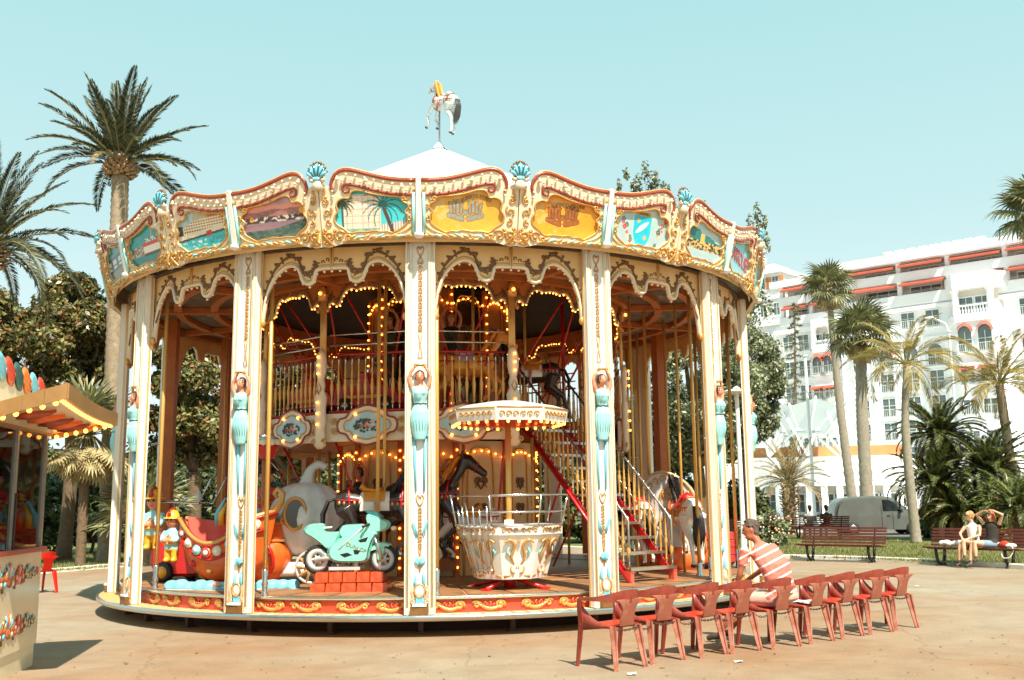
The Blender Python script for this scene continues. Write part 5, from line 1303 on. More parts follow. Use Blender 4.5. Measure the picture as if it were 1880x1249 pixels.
MB().lathe([(0,.05),(.26,.06),(.40,.22),(.46,.42),(.44,.62),(.40,.66),(.34,.66),(0,.66)],18).build('tub','orange',br_); MB().box((0,0,.82),(.72,.5,.3)).build('chest','orange',br_)
MB().box((0,0,.70),(.78,.56,.035)).box((0,0,.97),(.80,.58,.04)).build('cornice','gold',br_)
MB().tube(smooth([(.12,-.48,.66),(.22,-.50,.55),(.26,-.47,.35),(.20,-.40,.2)],5),[.03]*16,6).tube([(.06+p[0],-.50,.60+p[1]) for p in spiral(0,0,.07,.02,0,300,10)],.028,6).build('scroll','bright_red',br_)
for q in range(3): MB().ball((0,0,0),(.06,.03,.05),0,8,6).build('boss',[('sky_blue','bright_red','cream')[q]],br_,loc=(-.25+.14*q,-.45,.56))
# --- pumpkin coach
pk=thing('pumpkin_coach','silver grey ribbed pumpkin coach with gold-framed window and gold wheel','coach',(-3.5,17.1,ZF),radians(10))
b=MB(); NU=48; vs=[]; fs=[]; NV=12
for j in range(NV+1):
    t=-pi/2+pi*j/NV
    for i in range(NU): a=2*pi*i/NU; r=.62*cos(t)**.8*(1+.09*abs(cos(6*a))) if 0<j<NV else .02; vs.append((r*cos(a),r*sin(a),1.02+.62*sin(t)))
for j in range(NV):
    for i in range(NU): l=(i+1)%NU; fs.append((j*NU+i,j*NU+l,(j+1)*NU+l,(j+1)*NU+i))
b.add(vs,fs,0,True); b.build('pumpkin_shell','pumpkin_silver_lit',pk)
MB().tube(smooth([(.0,0,1.58),(.02,0,1.72),(.08,0,1.86),(.2,0,1.93),(.32,0,1.88)],4),[.16,.14,.12,.11,.10,.09,.085,.08,.075,.07,.07,.07,.07,.07,.07,.07,.07],8).build('stalk','pumpkin_silver_lit',pk)
w=MB(lambda x,z,o:(x-.16,-.63-o,z+1.12)); w.tube([(.17*cos(2*pi*q/20),.25*sin(2*pi*q/20),.0) for q in range(20)],.035,6,0,closed=True); w.tube([(-.19+p[0],-.12+p[1],.02) for p in spiral(0,0,.06,.01,0,330,10)],.02,5,0); wo=w.build('window_frame','gold',pk)
MB(lambda x,z,o:(x-.16,-.62-o,z+1.12)).prism([(.16*cos(2*pi*q/20),.24*sin(2*pi*q/20)) for q in range(20)],-.02,0,0).build('pane','car_glass',wo)
MB().loft([((-.1,-.1,.12),(.75,0,0),(0,.35,0)),((-.1,-.1,.22),(.8,0,0),(0,.38,0)),((-.1,-.1,.34),(.55,0,0),(0,.28,0))],16).build('chassis','horse_white',pk)
wh=MB(lambda x,z,o:(x+.12,-.62-o,z+.27)); wh.tube([(.25*cos(2*pi*q/24),.25*sin(2*pi*q/24),0) for q in range(24)],.026,6,1,closed=True)
for q in range(10): a=2*pi*q/10; wh.tube([(0,0,0),(.12*cos(a),.12*sin(a),.02),(.24*cos(a),.24*sin(a),0)],[.03,.02,.03],5,0)
wh.ball((0,0,.02),.06,0,8,6); wh.build('wheel',['gold','silver_grey'],pk)
MB().tube(smooth([(.3,-.5,.4),(.36,-.55,.7),(.42,-.52,.8)],4),.04,6).box((.34,-.52,.58),(.22,.04,.28)).build('gold_lantern','yellow',pk)
# --- white swan-back carriage on the right
sl=thing('swan_carriage','tall white curved-back carriage with gold arabesques behind the horses','carriage',(2.95,19.0,ZF),radians(-12))
arcp=[(-.55,.35),(-.55,1.2),(-.5,1.55),(-.38,1.72),(-.15,1.80),(.12,1.72),(.36,1.5),(.52,1.15),(.60,.75),(.62,.35)]
b=MB(lambda x,z,o:(x,-o,z)); b.prism([(p.x,p.y) for p in smooth([(x,z,0) for x,z in arcp],3)],.40,.46,0); b.prism([(p.x,p.y) for p in smooth([(x,z,0) for x,z in arcp],3)],-.46,-.40,0); b.build('side_panel','horse_grey',sl)
outer=[Vector((p.x,0,p.y)) for p in smooth([(x,z,0) for x,z in arcp],3)]
b=MB(); vs=[]
for p in outer: vs+=[(p.x,-.44,p.z),(p.x,.44,p.z)]
b.add(vs,[(2*i,2*i+2,2*i+3,2*i+1) for i in range(len(outer)-1)],0,True); b.build('back_shell','horse_grey',sl)
e=MB(); e.tube([(p.x*.97,-.475,p.z*.985) for p in outer],.022,6)
for q in range(2,len(outer)-2,2):
    p=outer[q]; e.tube([(p.x*.84+s_[0],-.475,p.z*.92+s_[1]) for s_ in spiral(0,0,.07,.015,q*30,q*30+330,10)],.016,5)
for sg in(-1,1): e.tube(smooth([(0,-.475,1.35),(sg*.15,-.475,1.4),(sg*.18,-.475,1.2),(sg*.08,-.475,1.05),(sg*.22,-.475,.85)],4),.025,6)
e.tube(smooth([(-.12,-.475,1.45),(.12,-.475,1.45),(.1,-.475,1.3),(-.1,-.475,1.3)],4,True),.022,6,closed=True); tag(e.build('arabesque','gold',sl),kind='stuff')
MB().loft([((0,0,.0),(.6,0,0),(0,.5,0)),((0,0,.2),(.68,0,0),(0,.56,0)),((0,0,.42),(.64,0,0),(0,.5,0))],20).build('base','orange',sl)
# red wagon beneath the right horses
rw=thing('ride_wagon','bright red brick-patterned ride wagon behind the right-hand horses','wagon',(3.5,19.0,ZF),radians(-30)); 
for r_ in range(4):
    for c_ in range(5): MB().box((0,0,0),(.215,.5,.125),0,None,.92).build('block','bright_red',rw,loc=(-.46+.23*c_,0,.2+.135*r_))
MB().loft([((0,0,.02),(.5,0,0),(0,.3,0)),((0,0,.13),(.6,0,0),(0,.36,0))],14).build('base','deep_red',rw)
# --- cars on the upper deck
def deckcar(label,a,r,rz,m):
    c=thing('ride_car',label,'ride car',(CX+r*sin(a),CY-r*cos(a),3.26),rz,'upper deck cars')
    rounded([(-.62,.12),(.62,.12),(.66,.36),(.40,.46),(.12,.48),(.02,.72),(-.16,.72),(-.2,.5),(-.62,.5),(-.68,.3)],.30,m,'body',c)
    for x in(-.38,.38):
        for sg in(-1,1): o=MB().lathe([(0,-.05),(.11,-.05),(.15,-.04),(.15,.04),(.11,.05),(0,.05)],14,0,(x,sg*.29,.15),axis=Matrix.Rotation(pi/2,3,'X')).build('wheel','rubber',c); MB().lathe([(0,-.06),(.07,-.055),(.07,.055),(0,.06)],10,0,(x,sg*.29,.15),axis=Matrix.Rotation(pi/2,3,'X')).build('hub','chrome',o)
    for sg in(-1,1): MB().ball((.62,sg*.18,.33),(.05,.06,.06),0,8,6).build('headlight','bulb_off',c)
    MB().box((-.05,-.305,.30),(.7,.02,.05)).build('side_stripe','yellow',c); MB().tube([(.06,-.24,.66),(.1,-.24,.9),(.1,.24,.9),(.06,.24,.66)],.015,6).build('windscreen_frame','chrome',c)
deckcar('red ride car with yellow stripe on the upper deck left of the middle column',IP-radians(18),2.75,radians(-18),'bright_red')
deckcar('orange-red ride car on the upper deck by the leftmost cartouche',IP-radians(42),2.8,radians(-40),'coral')
# ================================================================ TICKET KIOSK
kc=Vector((-5.47,11.82,0)); ku=Vector((.152,-.988,0)); kn=Vector((.988,.152,0))   # ku runs along the wall towards the camera, kn points out of the window wall
KM=Matrix(((ku.x,kn.x,0,kc.x),(ku.y,kn.y,0,kc.y),(0,0,1,0),(0,0,0,1)))
kio=tag(ob('ticket_kiosk',None,None,M=KM),'cream ticket kiosk with painted scrolls and bulb-lit flap awning','kiosk')
KL_=4.2; KD=2.2
MB().box((KL_/2,-KD/2,.12),(KL_-.04,KD-.04,.24)).build('plinth','kiosk_body',kio)
MB().box((KL_/2,-KD/2,.76),(KL_,KD,1.03)).build('lower_wall','kiosk_body',kio)
MB().box((KL_/2,-KD/2,1.30),(KL_+.06,KD+.10,.05)).build('counter_ledge','moulding_red',kio)
MB().box((KL_/2,-KD/2,2.68),(KL_+.1,KD+.06,.16)).build('roof_slab','kiosk_wood',kio)
for x in(.03,1.04,2.3,3.5,KL_-.03): MB().box((x,-.03,1.965),(.06,.06,1.30)).build('window_post','steel' if x in(.03,1.04) else 'kiosk_wood',kio)
for x in(.03,KL_-.03): MB().box((x,-KD+.03,1.965),(.06,.06,1.30)).build('window_post','kiosk_wood',kio)
for x0,x1 in((.06,1.01),(1.07,2.27),(2.33,3.47),(3.53,4.14)): MB().box(((x0+x1)/2,-.03,1.96),(x1-x0,.008,1.25)).build('pane','pane_glass',kio)
MB().box((.02,-KD/2,1.96),(.008,KD-.12,1.25)).build('pane','pane_glass',kio)
MB().box((.02,-KD*.55,1.965),(.05,.05,1.30)).build('window_post','steel',kio)
MB().box((1.035,.005,1.62),(.03,.02,.6)).build('sliding_handle','black',kio)
MB().box((KL_/2,-KD+.04,1.96),(KL_-.1,.03,1.27)).build('back_wall','dark_brown',kio)
MB().box((KL_*.55,-KD*.55,1.45),(2.6,.5,.03)).build('shelf','kiosk_wood',kio)
pr=random.Random(4)
for q in range(14):
    m=pr.choice(['bright_red','sky_blue','yellow','orange','flower_pink','turquoise']); MB().ball((0,0,0),(.06+.05*pr.random(),.07,.07+.05*pr.random()),0,8,6).build('prize',[m],kio,loc=(.14+.13*q,-.22-.25*(q%3),1.39))
MB().box((.45,-.05,1.9),(.24,.004,.18)).build('notice','paper',kio); MB().box((1.5,-.05,2.05),(.2,.004,.26)).build('notice','paper',kio)
MB().box((.18,.006,1.06),(.12,.012,.08)).build('socket_plate','moulding_red',kio)
# painted relief scrolls, two rows of fans
def fan_scroll(x,z,r,cols,name='painted_scroll'):
    b=MB(lambda X,Z,o:(X,o*.3+.004,Z)); 
    for k in range(9):
        a=radians(-10+25*k); b.tube([(x+.25*r*cos(a),z+.25*r*sin(a),.01),(x+.65*r*cos(a),z+.7*r*sin(a),.025),(x+.95*r*cos(a),z+1.0*r*sin(a),.01)],[.2*r*.4,.2*r,.06*r],6,k%3)
    b.tube([(p[0],p[1],.02) for p in spiral(x,z,r*1.02,r*.2,-30,250,18)],.13*r,6,3)
    b.ball((x,z,.015),(r*.26,r*.26,.03),1,8,6)
    return tag(b.build(name,cols,kio),kind='stuff')
cA=['sky_blue','orange','cream','dark_gold']; cB=['coral','flower_pink','moulding_red','scroll_brown']; cC=['leaf_paint','pale_gold','sky_blue','scroll_brown']
for base,z,sc in((0,1.03,1.0),(0,.50,1.0)):
    x=.18 if z>1 else .12
    for q in range(14):
        r=(.09,.13,.165,.2,.19,.2)[min(q,5)] if q<6 else .19
        x+=r; fan_scroll(x,z-.03*(q>1),r,(cC,cC,cB,cA,cA,cC)[q%6]); x+=r*.85
        if x>4.0: break
# flap awning
A_,B_,C_,D_=(2.28,.80,2.86),(-.12,.72,2.78),(-.14,.0,2.62),(2.28,.0,2.62)
n=10
def aw(u,v,dz=0):
    p=Vector(C_).lerp(Vector(D_),u).lerp(Vector(B_).lerp(Vector(A_),u),v); p.z+=-.07*sin(pi*u)*v*.6+dz; return p
b=MB(); b.grid(n,4,lambda u,v:aw(u,v,.05)); b.grid(n,4,lambda u,v:aw(u,v,0.0)); awn=b.build('awning_flap',['kiosk_body'],kio)
b=MB()
for pts in([aw(i/n,1,.02) for i in range(n+1)],[aw(0,i/4,.02) for i in range(5)],[aw(1,i/4,.02) for i in range(5)]):
    for i in range(len(pts)-1):
        p,q=pts[i],pts[i+1]; d=(q-p); L_=d.length; R=Matrix((d.normalized(),Vector((0,0,1)).cross(d.normalized()),Vector((0,0,1)))).transposed(); b.box((p+q)/2,(L_+.01,.04,.15),0,R)
b.build('awning_fascia','kiosk_wood',awn)
b=MB()
for k in range(5):
    u0=.2+.15*k; b.tube([aw(u0+.05*sin(q),.25+.09*q,-.012) for q in range(6)],[.02,.05,.07,.06,.04,.015],6,k%2,fl=(1,.25))
b.build('awning_painting',['moulding_red','orange'],awn)
b=MB()
for k in range(22): b.ball(aw(.02+.96*k/21,.93,-.05),.021,0,7,5)
for k in range(6):
    b.ball(aw(.035,.1+.15*k,-.05),.027,0,7,5); b.ball(aw(.965,.1+.15*k,-.05),.027,0,7,5)
tag(b.build('awning_bulbs','bulb_lit',awn),kind='stuff')
# painted crest board on the roof
cr=MB(lambda x,z,o:(x,o+.0,z)); cr.prism([(.3,2.76)]+[(.3+.4*k+.2-.2*cos(pi*q/4),3.0+.10*sin(pi*q/4)+.06*k) for k in range(4) for q in range(5)]+[(2.05,3.3),(4.1,3.3),(4.1,2.76)],-.02,.02,0); cro=cr.build('crest_board','cream',kio)
for k in range(11):
    m=('coral','sky_blue','flower_orange','leaf_paint')[k%4]; b=MB(lambda x,z,o:(x,o+.0,z)); b.loft([((.44+.27*k,2.98+.02*k,.03),(.10,.03,0),(-.03,.04,0)),((.48+.27*k,3.08+.02*k,.045),(.13,.05,0),(-.05,.07,0)),((.52+.27*k,3.17+.02*k,.03),(.11,.03,0),(-.03,.05,0))],10); b.build('crest_petal',m,cro)

# ================================================================ CHAIRS
def chair_parts():
    sh=MB()      # seat shell
    def seat(u,v,dz=0):
        x=(u-.5)*2; y=-.21+.43*v; w=.20+.03*v; return (x*w,y,.445-.022*(1-x*x)*sin(pi*min(1,v*1.1))+.012*v-.03*(v>.93)+dz)
    sh.grid(8,8,lambda u,v:seat(u,v),0,True); sh.grid(8,8,lambda u,v:seat(1-u,v,-.014),0,True)
    sh.tube([seat(u/8,1,-.01) for u in range(9)],.013,5,0); 
    for sg in(0,1): sh.tube([seat(sg,v/8,-.006) for v in range(9)],.012,5,0)
    def band(pts,w,th,b,m=0):     # flat strip: pts, half-width vectors
        vs=[]; 
        for p,hw,nn in zip(pts,w,th): p,hw,nn=Vector(p),Vector(hw),Vector(nn); vs+=[p-hw-nn,p+hw-nn,p+hw+nn,p-hw+nn]
        fs=[]; N=len(pts)
        for i in range(N-1):
            for k in range(4): fs.append((i*4+k,i*4+(k+1)%4,i*4+4+(k+1)%4,i*4+4+k))
        fs+=[(3,2,1,0),((N-1)*4,(N-1)*4+1,(N-1)*4+2,(N-1)*4+3)]; b.add(vs,fs,m,False)
    top=MB(); pts=[];ws=[];th=[]
    for i in range(25):
        t=i/24; a=pi*t; x=-.285*cos(a)*(1 if True else 1); 
        s=sin(a); y=.20-.495*s**.62; z=.715+.045*s**1.3; h=.018+.054*s**1.8
        lean=Vector((0,-.16*s,1)).normalized(); pts.append((x,y,z-h*.1)); ws.append(lean*h); 
        nx=Vector((-.285*sin(a)*-1*0+(-cos(a)),-s,0)).normalized(); th.append(nx*.010)
    band(pts,ws,th,top)
    splat=MB(); pts=[];ws=[];th=[]
    for z,w,y in((.44,.10,-.215),(.50,.105,-.232),(.56,.095,-.25),(.62,.098,-.266),(.66,.118,-.277),(.69,.15,-.285),(.72,.205,-.29)):
        pts.append((0,y,z)); ws.append((w,0,0)); th.append((0,.008,.002))
    band(pts,ws,th,splat)
    legs=[]
    for sx in(-1,1):
        b=MB()   # rear leg: broad channel
        pr=((.44,.185,-.20,.062),(.30,.197,-.225,.052),(.15,.21,-.25,.042),(0,.225,-.275,.034))
        pts=[(sx*x,y,z) for z,x,y,w in pr]; band(pts,[(w*.72,w*.72*sx*0-.0+w*.35*-sx,0) for *_,w in pr],[(sx*.010,.014,0)]*4,b)
        band(pts,[(.0,w*.75,0) for *_,w in pr],[(.009,0,0)]*4,b); legs.append(('rear_leg',b))
        b=MB()   # front leg runs up into the arm
        pr=((.71,.285,.20,.030),(.60,.282,.205,.028),(.46,.265,.20,.034),(.30,.262,.225,.03),(.15,.268,.243,.025),(0,.275,.26,.02))
        pts=[(sx*x,y,z) for z,x,y,w in pr]; band(pts,[(0,w,0) for *_,w in pr],[(.010,0,0)]*6,b); band(pts[2:],[(w*.7,0,0) for *_,w in pr[2:]],[(0,.010,0)]*4,b)
        # side web between arm post and seat
        web=[]
        for q in range(9):
            t=q/8; y=.20-.40*t; xx=.272-.075*t; zt=.455+.215*(1-t)**2.6; zb=.40+.02*t; web+=[(sx*xx,y,zb),(sx*xx,y,zt),(sx*(xx-.012),y,zb),(sx*(xx-.012),y,zt)]
        b.add(web,[(q*4+a0,q*4+a1,q*4+4+a1,q*4+4+a0) for q in range(8) for a0,a1 in((0,1),(1,3),(3,2),(2,0))],0,True)
        legs.append(('arm_leg',b))
    return sh,top,splat,legs
CP=chair_parts(); cm_sh=CP[0]; 
def chair_meshes(m): return [('seat',CP[0].mesh('seat',['plastic_seat' if m=='plastic_red' else m])),('back_band',CP[1].mesh('back_band',[m])),('back_splat',CP[2].mesh('back_splat',['plastic_faded_lit' if m=='plastic_red' else m]))]+[(n,b.mesh(n,['plastic_faded_lit' if m=='plastic_red' and n=='rear_leg' else m])) for n,b in CP[3]]
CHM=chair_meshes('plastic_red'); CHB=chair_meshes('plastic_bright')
def chair(label,loc,rz,meshes,group,s=1.):
    t=thing('plastic_chair',label,'chair',loc,rz,group)
    for n,me in meshes: ob(n,me,t)
    t.scale=(s,s,s); return t
fd=Vector((-.59,.81,0)); rt=Vector((.81,.59,0)); CRZ=atan2(rt.y,rt.x)
chl=[(1.02,10.87),(1.51,11.34),(2.05,11.66),(2.51,11.95),(3.06,12.26),(3.59,12.66),(4.10,13.07),(4.62,13.46),(5.11,13.86)]
lab=['weathered red plastic armchair at the near end of the row','faded red plastic armchair second from the near end of the row','faded red plastic armchair third from the near end of the row','red plastic armchair just left of the man in the striped shirt','red plastic armchair on which the man in the striped shirt sits','red plastic armchair with a white and blue sheet on its seat','red plastic armchair third from the far end of the row','red plastic armchair second from the far end of the row','red plastic armchair at the far right end of the row']
CHP=[]
for k,(x,y) in enumerate(chl):
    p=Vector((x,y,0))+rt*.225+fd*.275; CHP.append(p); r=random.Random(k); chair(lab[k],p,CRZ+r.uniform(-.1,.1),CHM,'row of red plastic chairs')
g=gz(66,1090); chair('bright red plastic armchair alone behind the ticket kiosk',(g.x,g.y+.1,0),radians(60),CHB,None,1.05)
# sheet lying on the sixth seat
b=MB(); b.grid(8,8,lambda u,v:((u-.5)*.34,(v-.5)*.34,.475+.012*sin(7*u+3*v)*sin(5*v)),0,True); b.grid(8,8,lambda u,v:((.5-u)*.34,(v-.5)*.34,.468+.012*sin(7*(1-u)+3*v)*sin(5*v)),0,True); o=b.build('folded_sheet','bag_white'); o.location=CHP[5]; o.rotation_euler=(0,0,CRZ+.2); tag(o,'white and blue sheet lying on the sixth chair of the row','sheet')
# chain that ties the row together
ch=thing('chain','thin steel chain looped through the row of red chairs below seat height','chain',tuple(CHP[0]))
lk=MB().tube([(.026*cos(2*pi*q/10),.013*sin(2*pi*q/10),0) for q in range(10)],.005,5,closed=True).mesh('link',['steel'])
pts=[]
for k in range(9):
    c=CHP[k]-fd*.22
    for q in(-.19,.19): pts.append((c+rt*q,k))
seq=[]; 
for i in range(len(pts)-1):
    a,b_=pts[i][0],pts[i+1][0]; sag=.03 if i%2==0 else .05; n=14 if i%2==0 else 8
    for q in range(n): t=q/n; p=a.lerp(b_,t); p.z=.425-sag*4*t*(1-t); seq.append(p-CHP[0])
b=MB(); 
for i,p in enumerate(seq[:-1]):
    d=(seq[i+1]-p).normalized(); R=Matrix((d,Vector((0,0,1)).cross(d),Vector((0,0,1)))).transposed(); 
    if i%2: R=R@Matrix.Rotation(pi/2,3,'X')
    b.tube([p+R@Vector((.022*cos(2*pi*q/8),.010*sin(2*pi*q/8),0)) for q in range(8)],.004,4,closed=True)
tag(b.build('links','dark_brown',ch),kind='stuff')

# ================================================================ BENCHES
def bench_meshes(L=2.45):
    out=[]
    sl=MB().box((0,0,0),(L,.052,.03)); slm=sl.mesh('slat',['bench_wood'])
    leg=MB()
    n=14; leg.tube([(0,.03+.23*cos(pi+pi*q/n),.44-.40*sin(pi*q/n)**.8) for q in range(n+1)],.04,6)
    leg.tube([(0,-.12,.09),(0,-.2,.0)],.024,6); leg.tube([(0,.16,.09),(0,.26,.0)],.024,6)
    leg.tube([(0,-.24,.45),(0,.16,.42),(0,.24,.46),(0,.33,.66),(0,.40,.90)],.02,6); legm=leg.mesh('leg_frame',['iron'])
    for k in range(5): out.append(('slat',slm,(0,-.24+.09*k,.475-.012*k),0))
    for k in range(6): t=k/5; out.append(('slat',slm,(0,.22+.17*t,.52+.40*t),radians(72)))
    for x in(-L*.36,L*.36): out.append(('leg_frame',legm,(x,0,0),0))
    return out
BM=bench_meshes()
def bench(label,loc,rz):
    t=thing('park_bench',label,'bench',loc,rz,'brown slatted park benches')
    for n,me,p,rx in BM: ob(n,me,t,M=Matrix.Translation(p)@Matrix.Rotation(rx,4,'X'))
    return t
bench('empty brown slatted bench with iron legs on the kerb',(9.13,28.75,0),radians(-40))
BB=Vector((11.62,25.95,0)); BRZ=radians(-50); bench('brown slatted bench carrying two seated women',BB,BRZ)
bench('brown slatted bench on the lawn behind the striped man',(9.2,38.0,.07),radians(180-20))
bench('far brown bench with two people seated, seen from behind',(13.0,43.6,.07),radians(180))
def onb(x,y,z): c,s=cos(BRZ),sin(BRZ); return BB+Vector((c*x-s*y,s*x+c*y,z))
# bags on the bench
b=MB(); 
for q in range(5): b.ball((-.22+.11*q,.02*sin(q*3),.07+.02*sin(q*2.1)),(.10,.13,.075),0,10,7)
o=fuse(b,.025,3).build('cloth_bag','bag_white'); o.location=onb(-.58,.02,.50); o.rotation_euler=(0,0,BRZ); tag(o,'soft white cloth bag on the bench left of the women','bag')
hb=thing('handbag','red handbag with white cloth and cord strap at the right of the bench','bag',onb(.80,-.02,.49),BRZ)
b=MB(); b.ball((0,0,.08),(.16,.09,.085),0,12,8); b.ball((.02,-.02,.13),(.10,.06,.05),0,8,6); fuse(b,.02,2).build('bag_body','bag_red',hb)
b=MB(); b.ball((.14,.02,.06),(.16,.13,.06),0,10,7); b.ball((-.14,.06,.08),(.1,.08,.06),0,10,7); fuse(b,.02,2).build('white_cloth','bag_white',hb)
MB().tube(smooth([(.18,-.12,.08),(.3,-.2,-.02),(.22,-.24,-.2),(.05,-.24,-.22),(0,-.2,-.05)],4),.012,5).build('strap','bag_white',hb)
# scraps of paper on the ground
for k,(px,py) in enumerate(((1356,1217),(1160,1240),(1683,1078))):
    g=gz(px,py); b=MB(); b.grid(3,3,lambda u,v:((u-.5)*.09,(v-.5)*.06,.008+.02*hsh(k*9+int(u*3),int(v*3)))); o=b.build('paper_scrap','paper'); o.location=(g.x,g.y,0); tag(o,['white paper scrap in front of the fourth chair','small pale scrap beside the nearest chair legs','tiny paper scrap on the open ground right of the last chair'][k],'litter',group='paper scraps on the ground')
# ================================================================ PEOPLE
def hand(b,wr,d,up,m=0,s=1.,curl=.5):
    # palm, four fingers of different lengths, thumb from the side of the palm
    d=Vector(d).normalized(); up=Vector(up); up=(up-d*up.dot(d)).normalized(); sd=d.cross(up); wr=Vector(wr)
    b.loft([(wr,sd*.026*s,up*.018*s),(wr+d*.045*s,sd*.038*s,up*.016*s),(wr+d*.09*s,sd*.04*s,up*.013*s)],8,m)
    for k,L in enumerate((.068,.08,.074,.056)):
        p=wr+d*.085*s+sd*(-.03+.02*k)*s; d1=(d-up*curl*.5).normalized(); d2=(d-up*curl*1.4).normalized()
        b.tube([p,p+d1*L*.5*s,p+d1*L*.5*s+d2*L*.5*s],[.0095*s,.009*s,.007*s],6,m)
    p=wr+d*.03*s-sd*.03*s; q=p+(d*.6-sd*.7).normalized()*.04*s; b.tube([p,q,q+(d-up*.3).normalized()*.03*s],[.013*s,.011*s,.008*s],6,m)
def person(name,label,J,mats,loc=(0,0,0),rz=0,face=(0,1,0),hair=None,sleeve='short',bare_leg=True,w=.19,shoe=True,glasses=False,cat='person',vox=.016,hands=True,short=.55):
    # mats: skin, top, bottom, shoe
    V={k:Vector(v) for k,v in J.items()}; t=thing(name,label,cat,loc,rz)
    b=MB(); R=(V['shR']-V['shL']).normalized(); ax=(V['neck']-V['pelvis']); 
    def dep(c,r,i): a=ax.normalized(); f=R.cross(a); return (c,R*r[0],f*r[1])
    P=V['pelvis']; N=V['neck']; mid=V.get('chest',P.lerp(N,.62)); wa=P.lerp(mid,.45)
    hip=(V['hipR']-V['hipL']).length/2
    b.loft([dep(P-ax.normalized()*.06,(hip+.05,.10),0),dep(P,(hip+.085,.13),0)],12,2)
    b.loft([dep(P,(hip+.08,.125),0),dep(wa,(w*.82,.11),0),dep(mid,(w*.98,.125),0),dep(mid.lerp(N,.55),(w*1.0,.11),0),dep(mid.lerp(N,.85),(w*.62,.075),0),dep(N,(.06,.06),0)],14,1)
    b.tube([N-ax.normalized()*.03,N.lerp(V['head'],.6)],[.058,.052],10,0)
    f=Vector(face).normalized(); up=(V['head']-N).normalized(); up=(up-f*up.dot(f)).normalized(); s=f.cross(up); H=V['head']
    Rh=Matrix((s,f,up)).transposed()
    b.ball(H+up*.02,(.075,.095,.105),0,14,10,Rh); b.ball(H+f*.03-up*.06,(.052,.06,.055),0,10,8,Rh); b.tube([H+f*.088+up*.02,H+f*.112-up*.015],[.012,.018],6,0)
    for sg in(-1,1): b.ball(H+s*sg*.076-up*.005-f*.005,(.012,.022,.032),0,6,5,Rh)
    for S_ in('L','R'):
        sh,el,wr=V['sh'+S_],V['el'+S_],V['wr'+S_]
        m1=1 if sleeve!='none' else 0
        if sleeve=='short': c=sh.lerp(el,.62); b.tube([sh,c],[.07,.058],9,1); b.tube([c,el,wr],[.044,.04,.027],9,0)
        else: b.tube([sh,sh.lerp(el,.5),el,wr],[.055,.045,.038,.026],9,m1)
        hp,kn,an,to=V['hip'+S_],V['kn'+S_],V['an'+S_],V['to'+S_]
        c=hp.lerp(kn,short)
        b.tube([hp,c],[.10,.084],10,2); 
        if bare_leg: b.tube([c,kn,kn.lerp(an,.35),an],[.074,.056,.055,.034],10,0)
        else: b.tube([c,kn,an],[.084,.07,.055],10,2)
        if shoe: b.loft([(an-Vector((0,0,.02)),(.036,0,0),(0,.04,0)),(an.lerp(to,.3)-Vector((0,0,.035)),(.04,0,0),(0,.045,0)),(an.lerp(to,1)-Vector((0,0,.0)),(.036,0,0),(0,.04,0))],8,3) if False else b.tube([an-Vector((0,0,.02)),an.lerp(to,.45),to],[.042,.044,.034],8,3)
    body=fuse(b,vox,4)
    if hands:
        for S_ in('L','R'):
            h=MB(); d=V['wr'+S_]-V['el'+S_]; hd=V.get('hd'+S_,d); hand(h,V['wr'+S_],hd,V.get('hu'+S_,Vector((0,0,1))) if abs(Vector(hd).normalized().z)<.9 else f,0,.95)
            o=len(body.v); body.v+=h.v; body.f+=[[i+o for i in q] for q in h.f]; body.m+=h.m; body.s+=h.s
    body.build('body',mats,t)
    if hair:
        hm,kind=hair; h=MB(); r=random.Random(11)
        h.ball(H+up*.04-f*.03,(.083,.088,.093),0,14,10,Rh)
        if kind=='crop':
            for q in range(170):
                a=r.uniform(0,2*pi); e=r.uniform(.05,1.5); d=Rh@Vector((cos(a)*cos(e),sin(a)*cos(e),sin(e)))
                if d.dot(f)>.55 and d.dot(up)<.55: continue
                p=H+up*.03-f*.015+Vector(Rh@Vector((cos(a)*cos(e)*.08,sin(a)*cos(e)*.098,sin(e)*.1))); h.tube([p,p+d*.03+Vector((r.uniform(-.02,.02),r.uniform(-.02,.02),r.uniform(-.01,.015)))],[.012,.003],4,0)
            h.ball(H-f*.05-up*.03,(.068,.055,.07),0,10,8,Rh)
        elif kind=='bun': h.ball(H-f*.05-up*.02,(.075,.065,.085),0,10,8,Rh); h.ball(H-f*.11+up*.01,(.04,.04,.04),0,8,6,Rh)
        else:
            h.ball(H-f*.05-up*.04,(.085,.065,.12),0,10,8,Rh)
            for sg in(-1,1):
                for q in range(5): p=H+s*sg*.08-f*.01*q+up*.04; h.tube([p,p+s*sg*.02-up*.1,p+s*sg*.015-up*.2],[.025,.03,.01],6,0)
        fuse(h,.012,1).build('hair',hm,t)
    if glasses:
        g=MB()
        for sg in(-1,1): g.ball(H+f*.094+s*sg*.034+up*.022,(.03,.014,.024),0,10,7,Rh); g.tube([H+f*.09+s*sg*.06+up*.025,H+s*sg*.08+up*.02],.006,5,0)
        g.tube([H+f*.1+s*.012+up*.027,H+f*.1-s*.012+up*.027],.006,5,0); g.build('sunglasses','black',t)
    fm=MB(); fm.tube([H+f*.088-up*.062-s*.022,H+f*.094-up*.064,H+f*.088-up*.062+s*.022],.007,5,0)
    if not glasses:
        for sg in(-1,1): fm.ball(H+f*.089+s*sg*.033+up*.02,(.014,.008,.008),1,6,5,Rh); fm.tube([H+f*.092+s*sg*.018+up*.043,H+f*.088+s*sg*.05+up*.042],.005,4,1)
    fm.build('face',['flower_pink','hair_brown'],t)
    return t
